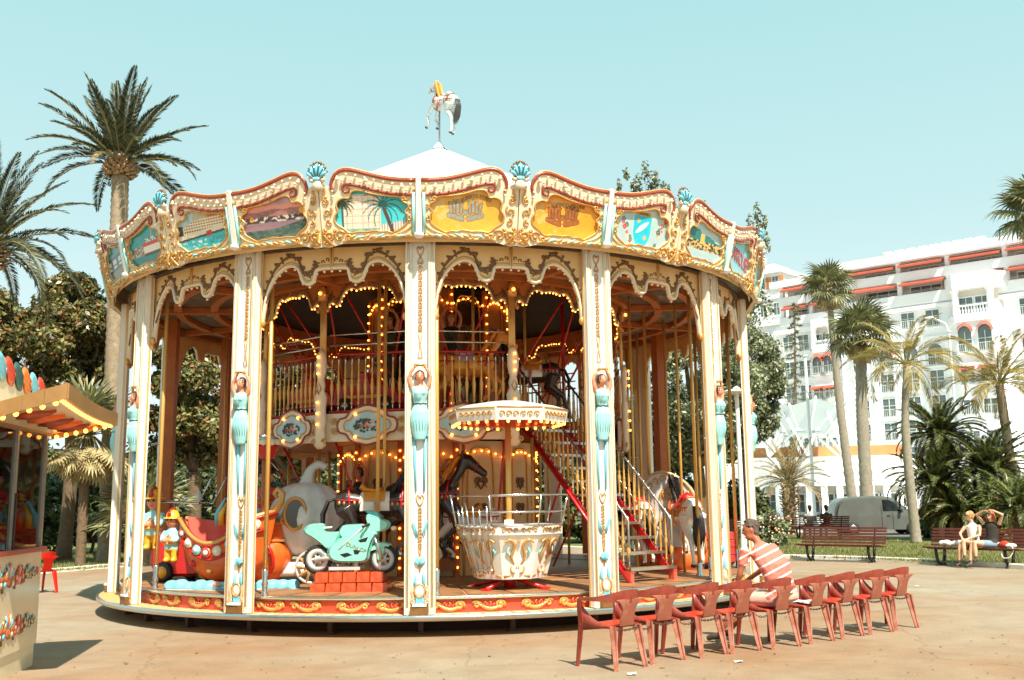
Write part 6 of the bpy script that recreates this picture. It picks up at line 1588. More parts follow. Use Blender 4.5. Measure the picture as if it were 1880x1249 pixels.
# striped polo shirt: bands square to the spine
def stripe_mat(name,axis,org,period,base,line,width):
    m=bpy.data.materials.new(name); m.use_nodes=True; t=m.node_tree; b=t.nodes['Principled BSDF']; L=t.links.new
    tc=t.nodes.new('ShaderNodeTexCoord'); vm=t.nodes.new('ShaderNodeVectorMath'); vm.operation='DOT_PRODUCT'; vm.inputs[1].default_value=axis; L(tc.outputs['Object'],vm.inputs[0])
    n=t.nodes.new('ShaderNodeTexNoise'); n.inputs['Scale'].default_value=5; L(tc.outputs['Object'],n.inputs['Vector'])
    ma=t.nodes.new('ShaderNodeMath'); ma.operation='MULTIPLY_ADD'; ma.inputs[1].default_value=.018; L(n.outputs['Fac'],ma.inputs[0]); L(vm.outputs['Value'],ma.inputs[2])
    dv=t.nodes.new('ShaderNodeMath'); dv.operation='DIVIDE'; dv.inputs[1].default_value=period; L(ma.outputs[0],dv.inputs[0])
    fr=t.nodes.new('ShaderNodeMath'); fr.operation='FRACT'; L(dv.outputs[0],fr.inputs[0])
    r=t.nodes.new('ShaderNodeValToRGB'); r.color_ramp.interpolation='CONSTANT'; e=r.color_ramp.elements; e[0].position=0; e[0].color=(*lin(line),1); e[1].position=width; e[1].color=(*lin(base),1); L(fr.outputs[0],r.inputs[0]); L(r.outputs[0],b.inputs['Base Color']); b.inputs['Roughness'].default_value=.85
    n2=t.nodes.new('ShaderNodeTexNoise'); n2.inputs['Scale'].default_value=6; n2.inputs['Detail'].default_value=4; L(tc.outputs['Object'],n2.inputs['Vector']); bp=t.nodes.new('ShaderNodeBump'); bp.inputs['Strength'].default_value=1.0; bp.inputs['Distance'].default_value=.06; L(n2.outputs['Fac'],bp.inputs['Height']); L(bp.outputs[0],b.inputs['Normal']); MATS[name]=m
# the man: local frame x = right, y = forwards (chair facing), leaning forwards and to his left
pel=Vector((.20,-.12,.56)); nk=Vector((.10,.17,1.21)); axm=(nk-pel).normalized()
stripe_mat('polo_stripe',tuple((axm+Vector((-.12,0,0))).normalized()),0,.105,(214,112,96),(236,222,212),.2)
sr=Vector((.97,-.18,.10)).normalized()
J=dict(pelvis=pel,chest=Vector((.18,.0,.92)),neck=nk,head=nk+Vector((-.03,.10,.145)),shL=nk-sr*.225-Vector((0,.01,.06)),shR=nk+sr*.225-Vector((0,.02,.06)),
 elL=(-.20,.24,.84),wrL=(-.20,.36,.58),elR=(.34,.36,.86),wrR=(.18,.56,.68),hipL=(.09,-.08,.54),hipR=(.30,-.08,.54),knL=(-.10,.38,.54),knR=(.22,.42,.54),anL=(-.26,.56,.10),anR=(.02,.66,.10),toL=(-.32,.72,.04),toR=(-.02,.83,.04))
man=person('person','person in a pink and white striped shirt leaning forward on a red chair',J,['skin_tan','polo_stripe','shorts_pale','shoe'],CHP[4],CRZ,(-.75,.62,-.15),('hair_grey','crop'),'short',True,.225,short=.8)
# the two women on the bench (local frame: x along the bench, -y towards the plaza)
def wom(px_,J,**k): return J
J1=dict(pelvis=(0,.02,.57),chest=(0,.06,.88),neck=(-.01,.05,1.10),head=(-.05,.0,1.27),shL=(.17,.05,1.04),shR=(-.17,.05,1.04),elL=(.24,-.12,.80),wrL=(.02,-.38,.70),elR=(-.28,-.10,.82),wrR=(-.08,-.40,.72),hipL=(.09,0,.57),hipR=(-.09,0,.57),knL=(-.02,-.48,.66),knR=(-.12,-.46,.60),anL=(.02,-.55,.24),anR=(-.14,-.52,.10),toL=(.03,-.70,.18),toR=(-.16,-.68,.05))
person('person','person in a white sleeveless top and sunglasses seated at the left on the bench',J1,['skin','shirt_white','skirt_brown','shoe'],onb(.02,0,0),BRZ,(-.75,-.66,-.05),('hair_blond','bun'),'none',True,.165,glasses=True,short=.4)
J2=dict(pelvis=(0,.02,.57),chest=(0,.10,.88),neck=(0,.10,1.12),head=(0,.05,1.29),shL=(.18,.09,1.06),shR=(-.18,.09,1.06),elL=(.33,.02,1.30),wrL=(.10,-.02,1.41),elR=(-.33,.02,1.30),wrR=(-.12,-.03,1.40),hdL=(-1,-.1,-.1),hdR=(1,-.1,-.1),huL=(0,.3,1),huR=(0,.3,1),hipL=(.09,0,.57),hipR=(-.09,0,.57),knL=(-.22,-.44,.62),knR=(-.30,-.40,.62),anL=(-.18,-.50,.22),anR=(-.34,-.52,.10),toL=(-.16,-.66,.18),toR=(-.38,-.66,.05))
person('person','person in a black top shading their eyes with both arms raised on the bench',J2,['skin','shirt_black','denim_pale','shoe'],onb(.48,0,0),BRZ,(-.15,-.98,.05),('hair_red','long'),'none',True,.165,glasses=True,short=.7)
# far pair on the distant bench
for k,(dx,m,hr,lb) in enumerate(((-.35,'shirt_black','hair_brown','person in dark clothes seated on the far bench beside the van'),(.35,'shirt_white','hair_brown','person in a pale top seated on the far bench beside the van'))):
    J3=dict(pelvis=(0,.02,.57),chest=(0,.08,.88),neck=(0,.08,1.12),head=(0,.06,1.29),shL=(.18,.07,1.06),shR=(-.18,.07,1.06),elL=(.26,-.05,.82),wrL=(.12,-.28,.68),elR=(-.26,-.05,.82),wrR=(-.12,-.28,.68),hipL=(.09,0,.57),hipR=(-.09,0,.57),knL=(.12,-.44,.58),knR=(-.12,-.44,.58),anL=(.12,-.5,.10),anR=(-.12,-.5,.10),toL=(.12,-.64,.05),toR=(-.12,-.64,.05))
    person('person',lb,J3,['skin',m,'denim_pale','shoe'],(13.0-dx,43.6,.05),radians(180),(0,-1,0),(hr,'crop'),'short',False,.18,vox=.025)
# ================================================================ PALMS AND TREES
def frond_mesh(name,L,droop,nl,ll,leafm,w=.03,vee=.6,lift=0,dry=None,seed=1,twist=.3,stalk='frond_stalk',bare=.15):
    # feather leaf: curved rachis along +x bending down, leaflets on both sides
    r=random.Random(seed); b=MB(); P=[]; n=12
    x=z=0.; a=lift
    for i in range(n+1):
        P.append(Vector((x,0,z))); a-=droop/n*(.4+1.2*i/n); x+=L/n*cos(a); z+=L/n*sin(a)
    b.tube(P,[.03*(1-.85*i/n)*max(1,L/3)*.9 for i in range(n+1)],5,1)
    vs=[]; fs=[]
    for k in range(nl):
        t=bare+(1-bare)*k/nl; i=min(n-1,int(t*n)); f=t*n-i; p=P[i].lerp(P[i+1],f); d=(P[i+1]-P[i]).normalized(); up=Vector((-d.z,0,d.x))
        le=ll*(sin(pi*min(1,.12+.86*t))**.6)*r.uniform(.85,1.1)
        for sg in(-1,1):
            dr=(d*(.55+.5*t)+Vector((0,sg,0))*(1.-.35*t)+up*(vee*r.uniform(.5,1.2)-.25*t)).normalized(); e=p+dr*le-Vector((0,0,le*.12*r.uniform(.3,1.6))); m=p+dr*le*.5; q=dr.cross(up).normalized() if dr.cross(up).length>.01 else Vector((0,0,1)); q=(d*.8+up*r.uniform(-.6,.6)).normalized()
            o=len(vs); vs+=[p,m+q*w,e,m-q*w]; fs.append((o,o+1,o+2,o+3))
    b.add(vs,fs,0); return b.mesh(name,[leafm,stalk])
def fan_mesh(name,R,stl,leafm,seed=1,droop=.3,n=22,span=300,stalk='frond_stalk'):
    r=random.Random(seed); b=MB(); b.tube([(0,0,0),(stl*.5,0,stl*.05),(stl,0,0)],[.025,.02,.014],5,1); vs=[];fs=[]
    c=Vector((stl,0,0))
    for k in range(n):
        a=radians(-span/2+span*k/(n-1)); l=R*(.62+.38*cos(a*.55))*r.uniform(.88,1.08); d=Vector((cos(a),sin(a),0)); s=Vector((-sin(a),cos(a),0))
        w=R*.055; p1=c+d*l*.55+s*w+Vector((0,0,.04*(k%2)-droop*.12*l)); p2=c+d*l*.55-s*w+Vector((0,0,.04*((k+1)%2)-droop*.12*l)); p3=c+d*l*.82-Vector((0,0,droop*l*.35)); p4=c+d*l*r.uniform(.93,1.05)-Vector((0,0,droop*l*r.uniform(.6,1.1)))
        o=len(vs); vs+=[c,p1,p2,p3+s*w*.5,p3-s*w*.5,p4]; fs+=[(o,o+2,o+4,o+3,o+1),(o+3,o+4,o+5)]
    b.add(vs,fs,0); return b.mesh(name,[leafm,stalk])
def orient(az,el,roll=0): return Matrix.Rotation(az,4,'Z')@Matrix.Rotation(-el,4,'Y')@Matrix.Rotation(roll,4,'X')
def trunk_mb(P,r0,r1,rings,rough=.06,n=12,seed=0):
    rr=random.Random(seed); b=MB(); S_=smooth(P,max(2,rings//max(1,len(P)-1))); N=len(S_); rad=[]
    for i in range(N): t=i/(N-1); rad.append((r0+(r1-r0)*t+.10*r0*max(0,1-t*10))*(1+rough*(1 if i%2 else -1)*rr.uniform(.3,1)))
    b.tube(S_,rad,n,0); return b,S_[-1]
def palm(name,label,base,top,r0,r1,trunkm,fronds,boots=None,rings=60,group=None,mid=None):
    t=thing(name,label,'palm',base,0,group); B=Vector((0,0,0)); T=Vector(top)-Vector(base); pts=[B]+([Vector(mid)-Vector(base)] if mid else [T*.5])+[T]
    b,_=trunk_mb(pts,r0,r1,rings); b.build('trunk',trunkm,t)
    if boots:
        n,R,h,m=boots; bb=MB(); rr=random.Random(2)
        bm=MB().loft([((0,0,0),(.09,0,0),(0,.11,0)),((.10,0,.06),(.06,0,0),(0,.10,0)),((.16,0,.10),(.04,0,.03),(0,.07,0))],6).mesh('frond_stub',[m])
        for k in range(n):
            a=k*2.4; z=-h+h*1.05*k/n; rad=R*(.72+.28*sin(pi*min(1,(k/n)*.95+.05))); ob('frond_stub',bm,t,M=Matrix.Translation(T+Vector((rad*cos(a),rad*sin(a),z)))@Matrix.Rotation(a,4,'Z')@Matrix.Rotation(rr.uniform(-.2,.2),4,'Y')@Matrix.Scale(rr.uniform(.8,1.15),4))
    for me,az,el,s,roll,off in fronds: ob('frond',me,t,M=Matrix.Translation(T+Vector((off*cos(az),off*sin(az),0)))@orient(az,el,roll)@Matrix.Scale(s,4))
    return t
# big date palm behind the carousel's left edge
DF=[frond_mesh('date_frond',3.4,d,92,.46,'date_leaf',.030,.55,0,seed=k) for k,d in enumerate((.25,.55,.95,1.3))]
DD=frond_mesh('date_frond_dry',3.2,1.1,50,.42,'date_leaf_dry',.022,.5,0,seed=9)
r=random.Random(21)
T=gy(222,300,32.2); 
fl=[]
for k in range(40):
    az=k*2.39996; q=k/39; el=radians(87-84*q**.95)+r.uniform(-.08,.08); me=DF[0] if q<.25 else DF[1] if q<.6 else DF[2] if q<.85 else DF[3]
    if r.random()<.10 and q>.5: me=DD
    fl.append((me,az,el,r.uniform(.80,1.0)*(.98 if q<.35 else .92),r.uniform(-.3,.3),.12))
B=gy(205,900,32.2); palm('date_palm','tall date palm with straight tan trunk rising behind the left of the carousel',(B.x,B.y,0),(T.x,32.2,T.z),.33,.27,'palm_trunk',fl,(80,.42,.52,'boot'),110)
# date palm at the left picture edge
DF2=[frond_mesh('date_frond',4.2,d,100,.52,'date_leaf',.030,.4,0,seed=20+k) for k,d in enumerate((.5,1.1,1.6))]
T=gy(-20,455,26); fl=[]
for k in range(40):
    az=k*2.39996+.3; q=k/39; el=radians(82-92*q); fl.append((DF2[0 if q<.3 else 1 if q<.65 else 2],az,el,r.uniform(.6,.78),r.uniform(-.3,.3),.1))
palm('date_palm','date palm with drooping fronds cut off by the left picture edge',(T.x-.2,26,0),(T.x,26,T.z),.3,.26,'palm_trunk',fl,(40,.36,.6,'boot'),70)
# fan palm with hanging dead leaves behind the kiosk
FN=[fan_mesh('fan_leaf',.95,1.0,'fan_leaf',k,.25) for k in range(2)]; FDd=[fan_mesh('fan_leaf_dry',.75,.9,'fan_dry',5+k,.15,span=200) for k in range(2)]
T=gy(160,800,30.5); fl=[]
for k in range(26): az=k*2.39996; q=k/25; fl.append((FN[k%2] if q<.75 else FDd[0],az,radians(80-75*q),r.uniform(.8,1.1),r.uniform(-.5,.5),.08))
for k in range(46): az=k*2.39996+1; fl.append((FDd[k%2],az,radians(-38-45*r.random()),r.uniform(.7,1.05),r.uniform(-.6,.6),.18))
palm('fan_palm','squat fan palm with hanging straw-coloured dead leaves behind the kiosk awning',(T.x,30.5,.05),(T.x,30.5,T.z),.15,.14,'bark',fl,None,30)
T=gy(270,905,31.5); fl=[(FN[k%2],k*2.39996,radians(82-85*k/21),r.uniform(.9,1.2),r.uniform(-.5,.5),.05) for k in range(22)]
palm('fan_palm','low green fan palm shrub seen between the left columns',(T.x,31.5,.05),(T.x,31.5,1.2),.2,.16,'palm_trunk',fl,None,20)
# two tall washingtonias before the hotel
WF=[fan_mesh('fan_leaf',1.25,1.15,'fan_leaf',30+k,.55,26) for k in range(3)]
def wash(label,px,py,d,base_px,base_py,midp,s,r0,r1,trunkm,n=34):
    T=gy(px,py,d); Bp=gy(base_px,base_py,d); m=gy(*midp,d); fl=[]
    for k in range(n): az=k*2.39996; q=k/(n-1); fl.append((WF[k%3],az,radians(84-118*q),s*r.uniform(.85,1.1),r.uniform(-.5,.5),.1))
    for k in range(14): az=k*2.39996+.7; fl.append((FDd[k%2],az,radians(-55-25*r.random()),s*1.1*r.uniform(.8,1.1),r.uniform(-.5,.5),.12))
    return palm('fan_palm',label,(Bp.x,d,0),(T.x,d,T.z),r0,r1,trunkm,fl,(26,r1*1.15,1.6,'boot'),70,mid=(m.x,d,m.z))
wash('taller slim fan palm with a leaning trunk in front of the hotel',1521,530,62,1568,915,(1541,735),.86,.33,.17,'palm_grey',24)
wash('stouter fan palm with straight grey trunk right of the leaning one',1580,615,56,1592,915,(1583,765),.98,.38,.27,'palm_grey',26)
wash('fan palm crown hanging in from the upper right picture edge',1898,390,50,1935,900,(1916,640),.95,.3,.22,'palm_grey',26)
# slim queen palm beside the van
QF=[frond_mesh('queen_frond',2.6,d,70,.62,'queen_leaf',.016,.15,0,seed=40+k,bare=.2) for k,d in enumerate((.8,1.5,2.1))]
T=gy(1664,668,38.4); Bp=gz(1679,1000); fl=[]
for k in range(17): az=k*2.39996; q=k/16; fl.append((QF[0 if q<.25 else 1 if q<.6 else 2],az,radians(74-70*q),r.uniform(.85,1.1),r.uniform(-.4,.4),.05))
palm('queen_palm','slim pale-trunked palm with yellow feathery fronds beside the grey van',(Bp.x,38.4,.05),(T.x,38.4,T.z),.20,.11,'palm_grey',fl,None,60,mid=gy(1663,800,38.4))
T=gy(1835,705,40); fl=[]
for k in range(26): az=k*2.39996; q=k/25; fl.append((QF[0 if q<.3 else 1 if q<.7 else 2],az,radians(80-80*q),r.uniform(.8,1.05),r.uniform(-.4,.4),.05))
palm('feather_palm','dense feathery palm above the cycads at the right',(T.x+.3,40,.05),(T.x,40,T.z),.22,.16,'palm_trunk',fl,None,40)
# cycads
CF=[frond_mesh('cycad_frond',2.2,d,80,.34,'cycad_leaf',.026,.35,0,seed=60+k,bare=.1) for k,d in enumerate((.9,1.4,1.9))]; CD=frond_mesh('cycad_frond_dry',1.9,1.2,60,.30,'cycad_dry',.024,.2,0,seed=70,bare=.1)
def cycad(label,px,py,d,s,n=46,dry=8):
    T=gy(px,py,d); fl=[]
    for k in range(n): az=k*2.39996; q=k/(n-1); fl.append((CF[0 if q<.3 else 1 if q<.65 else 2],az,radians(74-72*q),s*r.uniform(.88,1.08),r.uniform(-.3,.3),.1))
    for k in range(dry): az=k*2.39996+.5; fl.append((CD,az,radians(-25-35*r.random()),s*.9*r.uniform(.8,1.05),r.uniform(-.4,.4),.12))
    return palm('cycad',label,(T.x,d,.05),(T.x,d,max(.5,T.z)),.24,.22,'bark',fl,None,24,'cycads at the right of the lawn')
cycad('dark green cycad between the slim palm trunk and the bench with the women',1716,888,40.8,.96,46)
cycad('large cycad with brown lower fronds behind the two women',1815,868,40.2,1.1,50,16)
cycad('high cycad crown rising behind the slim pale palm trunk',1725,800,41.6,1.0,42,18)
cycad('low cycad at the right picture edge behind the bench',1872,935,34,.80,40)
cycad('small dark cycad filling the gap behind the bench back',1760,945,40,.8,40)
# low date palm left of the flagpole
PF=[frond_mesh('date_frond',2.5,d,52,.40,'date_leaf_dry',.018,.4,0,seed=80+k) for k,d in enumerate((.5,1.1,1.7))]
T=gy(1448,885,50); fl=[]
for k in range(34): az=k*2.39996; q=k/33; fl.append((PF[0 if q<.3 else 1 if q<.65 else 2],az,radians(84-84*q),r.uniform(.85,1.05),r.uniform(-.3,.3),.08))
palm('low_date_palm','low shaggy date palm in front of the white arcade',(T.x-.05,50,.05),(T.x,50,T.z),.34,.28,'palm_trunk',fl,(60,.36,1.6,'boot'),40)

# ---------------------------------------------------------------- broadleaf trees
def leaf_cloud(blobs,n,size,seed,long=1.9,inward=.35):
    # leaf-sized diamonds spread through clumps; blobs: (centre, (rx,ry,rz), weight)
    r=random.Random(seed); vs=[]; fs=[]; tw=sum(b[2] for b in blobs)
    for c,rd,w in blobs:
        m=int(n*w/tw)
        for _ in range(m):
            while True:
                d=Vector((r.gauss(0,1),r.gauss(0,1),r.gauss(0,1)))
                if d.length>.01: break
            d.normalize(); q=r.random()**inward; p=Vector(c)+Vector((d.x*rd[0],d.y*rd[1],d.z*rd[2]))*q*r.uniform(.85,1.12)
            nrm=(d*.7+Vector((r.uniform(-1,1),r.uniform(-1,1),r.uniform(-.3,1.2)))).normalized(); a=nrm.cross(Vector((r.uniform(-1,1),r.uniform(-1,1),r.uniform(-1,1))))
            if a.length<.01: continue
            a.normalize(); b=nrm.cross(a); s=size*r.uniform(.65,1.3); o=len(vs)
            vs+=[p-a*s,p+b*s/long+a*s*.1,p+a*s,p-b*s/long+a*s*.1]; fs.append((o,o+1,o+2,o+3))
    return vs,fs
def clumps(c,R,n,seed,rmin=.22,rmax=.42,shell=.75):
    r=random.Random(seed); out=[]
    for k in range(n):
        while True:
            d=Vector((r.uniform(-1,1),r.uniform(-1,1),r.uniform(-1,1)))
            if .05<d.length<=1: break
        d=d.normalized()*(d.length**.4)*shell; q=r.uniform(rmin,rmax); s=min(R)
        out.append((Vector(c)+Vector((d.x*R[0],d.y*R[1],d.z*R[2])),(q*s*r.uniform(.9,1.3),q*s*r.uniform(.9,1.3),q*s*r.uniform(.7,1.05)),q*q))
    return out
def limbs(b,base,c,R,blobs,r0,seed,n=9):
    r=random.Random(seed); fork=Vector((base[0],base[1],max(.8,c[2]-R[2]*.9))); b.tube(smooth([Vector(base),Vector(base).lerp(fork,.5)+Vector((.08,.05,0)),fork],4),[r0*1.25,r0*1.1]+[r0]*7,9,0)
    for k in range(n):
        t=Vector(blobs[int(k*len(blobs)/n)][0]); m=fork.lerp(t,.5)+Vector((r.uniform(-.4,.4),r.uniform(-.4,.4),r.uniform(.1,.6))); S_=smooth([fork,m,t],5); N=len(S_); b.tube(S_,[r0*.55*(1-.85*i/(N-1)) for i in range(N)],6,0)
def tree(name,label,base,c,R,n,size,leaf,nb=26,seed=1,r0=.22,leaf2=None,frac=.0,cat='tree',group=None,rmin=.22,rmax=.42,shell=.75,extra=()):
    t=thing(name,label,cat,base,0,group); c0=Vector(c)-Vector(base); bl=clumps(c0,R,nb,seed,rmin,rmax,shell)+[((Vector(p)-Vector(base)),rr_,w) for p,rr_,w in extra]
    b=MB(); limbs(b,(0,0,0),c0,R,bl,r0,seed); b.build('trunk','bark',t)
    vs,fs=leaf_cloud(bl,int(n*(1-frac)),size,seed); b=MB(); b.add(vs,fs); b.build('crown',leaf,t)
    if frac: vs,fs=leaf_cloud(bl,int(n*frac),size*.9,seed+50,1.9,.2); b=MB(); b.add(vs,fs); o=b.build('old_leaves',leaf2,t)
    return t
def at(px,py,d): g=gy(px,py,d); return (g.x,g.y,g.z)
def tpx(label,px,py,d,rx,rz,n,size,leaf,seed,**k):
    c=at(px,py,d); ry=k.pop('ry',rx*.8); return tree(k.pop('name','broadleaf_tree'),label,(c[0],d,.05),c,(rx,ry,rz),n,size,leaf,seed=seed,**k)
G='trees of the park behind the carousel'
tpx('glossy magnolia tree filling the left picture edge behind the kiosk',15,640,32,2.6,2.5,26000,.105,'magnolia_leaf',1,leaf2='magnolia_brown',frac=.22,name='magnolia_tree',nb=34,group=G)
tpx('glossy magnolia tree standing before the tall date palm trunk',140,610,33.5,1.9,2.4,22000,.105,'magnolia_leaf',2,leaf2='magnolia_brown',frac=.22,name='magnolia_tree',nb=30,group=G)
tpx('glossy magnolia tree seen between the second and third columns',360,730,34,2.0,2.8,22000,.105,'magnolia_leaf',3,leaf2='magnolia_brown',frac=.15,name='magnolia_tree',nb=30,group=G)
tpx('dark magnolia tree seen through the left half of the carousel',540,760,37,2.4,2.7,9000,.15,'magnolia_leaf',4,name='magnolia_tree',nb=28,group=G)
tpx('dark leafy tree seen through the middle of the carousel',760,800,39,2.6,2.3,8000,.16,'tree_leaf',5,nb=26,group=G)
# the tall tree on the right, whose twigs show above the crown
tp=[]
for px,py,rr_ in((1185,330,.45),(1150,335,.3),(1205,345,.4),(1225,375,.5),(1165,380,.4),(1390,405,.4),(1395,440,.4),(1290,400,.4),(1375,600,.6),(1398,560,.5)): 
    for q in range(3): tp.append((at(px+(q-1)*13,py-14*(q==1)+8*(q!=1),38),(rr_*.42,rr_*.42,rr_*1.15),.004+rr_*.014))
tpx('tall leafy tree whose twigs rise above the crown, right of the stair',1275,690,38,2.7,3.9,34000,.085,'tree_leaf',6,nb=64,group=G,extra=tp,rmin=.18,rmax=.34,shell=.85)
tpx('rounded leafy tree right of the last carousel column',1362,700,44,2.1,3.0,26000,.095,'tree_leaf',7,nb=52,group=G,shell=.8)
tpx('leafy tree seen low between the stair and the right columns',1190,800,42,2.6,2.3,9000,.15,'tree_leaf',8,nb=28,group=G)
# narrow conifer
def conifer(label,px,py0,py1,d,w,seed):
    T=gy(px,py0,d); B=gy(px,py1,d); t=thing('monkey_puzzle_tree',label,'tree',(B.x,d,.1)); H=T.z; r=random.Random(seed)
    MB().tube([(0,0,0),(T.x-B.x,0,H)],[.3,.04],8).build('trunk','bark',t); b=MB(); vs=[];fs=[]
    for k in range(70):
        q=k/69; z=H*(.22+.78*q); a=k*2.4; L=w*(1-q)**.6+.35; x0=(T.x-B.x)*z/H
        for i in range(90):
            s=i/89*L; dz=-.25*s+.14*s*s*.6; p=Vector((x0+cos(a)*s,sin(a)*s,z+dz))
            d_=Vector((r.gauss(0,1),r.gauss(0,1),r.gauss(0,1))).normalized(); e=p+d_*.30; sd=d_.cross(Vector((0,0,1))).normalized()*.04 if abs(d_.z)<.95 else Vector((.04,0,0)); o=len(vs); vs+=[p-sd,p+sd,e]; fs.append((o,o+1,o+2))
    b.add(vs,fs); b.build('crown','conifer_leaf',t); return t
conifer('narrow shaggy conifer before the hotel at the left of the fan palms',1459,560,900,104,1.7,3)
# shrubs and hedge that close the view under the trees
def shrub(label,px,d,rx,rz,n,leaf,seed,cat='shrub',name='shrub',size=.10,ry=None):
    g=gy(px,930,d); c=(g.x,d,rz*.85); t=thing(name,label,cat,(g.x,d,.05)); bl=clumps(Vector((0,0,rz*.9)),(rx,ry or rx*.7,rz),20,seed,.3,.5)
    b=MB(); limbs(b,(0,0,0),Vector((0,0,rz*.9)),(rx,rx,rz),bl,.06,seed,6); b.build('stems','bark',t); vs,fs=leaf_cloud(bl,n,size,seed); b=MB(); b.add(vs,fs); b.build('leaves',leaf,t); return t
SH=[('dark shrub below the magnolia left of the fan palm',30,36,2.6,1.6),('dark shrub in the shade behind the fan palm',170,38,2.6,1.9),('dark shrub seen between the left carousel columns',300,39,2.8,1.9),('shrub seen low through the boat ride',430,40,2.8,1.7),('shrub seen low behind the pumpkin coach',580,41,2.8,1.7),('shrub seen low behind the central drum',770,42,3.2,1.6),('shrub seen low behind the gondola',920,43,3.0,1.6),('shrub seen low behind the stair',1070,43,3.0,1.7),('shrub behind the rightmost horses',1230,43,2.6,1.6),('shrub right of the last column',1345,46,1.9,1.3)]
for k,(lb,px,d,rx,rz) in enumerate(SH): shrub(lb,px,d,rx,rz,5200,'shrub_leaf',100+k,size=.12)
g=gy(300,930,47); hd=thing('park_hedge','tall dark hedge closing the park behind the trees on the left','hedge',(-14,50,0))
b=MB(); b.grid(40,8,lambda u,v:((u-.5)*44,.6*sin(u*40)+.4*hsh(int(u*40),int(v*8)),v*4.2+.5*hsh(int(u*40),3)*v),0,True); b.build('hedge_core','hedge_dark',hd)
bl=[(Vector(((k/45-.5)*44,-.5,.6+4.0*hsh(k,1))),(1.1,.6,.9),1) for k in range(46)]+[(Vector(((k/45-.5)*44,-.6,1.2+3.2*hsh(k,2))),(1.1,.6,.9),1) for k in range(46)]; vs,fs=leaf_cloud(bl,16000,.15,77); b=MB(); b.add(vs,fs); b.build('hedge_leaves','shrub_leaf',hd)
# flowering bush by the left bench, shade plants under the cycads
t=shrub('pale flowering bush behind the bench beside the striped man',1408,37,.75,.62,3600,'tree_leaf',140,name='flower_bush',size=.11); r=random.Random(8); b=MB()
for k in range(60): b.ball((r.gauss(0,.4),r.gauss(-.25,.25),.4+r.random()*.7),(.035,.035,.03),0 if r.random()<.7 else 1,6,4)
tag(b.build('blossoms',['flower_cream','flower_orange'],t),kind='stuff')
for k,(lb,px,d,rx,rz) in enumerate((('dark undergrowth behind the bench with the women',1775,41.6,2.4,1.0),('dark undergrowth at the right picture edge',1880,39,2.4,1.3),('undergrowth between van and cycads',1725,43,1.2,.8))): shrub(lb,px,d,rx,rz,4200,'cycad_leaf',150+k,size=.12)
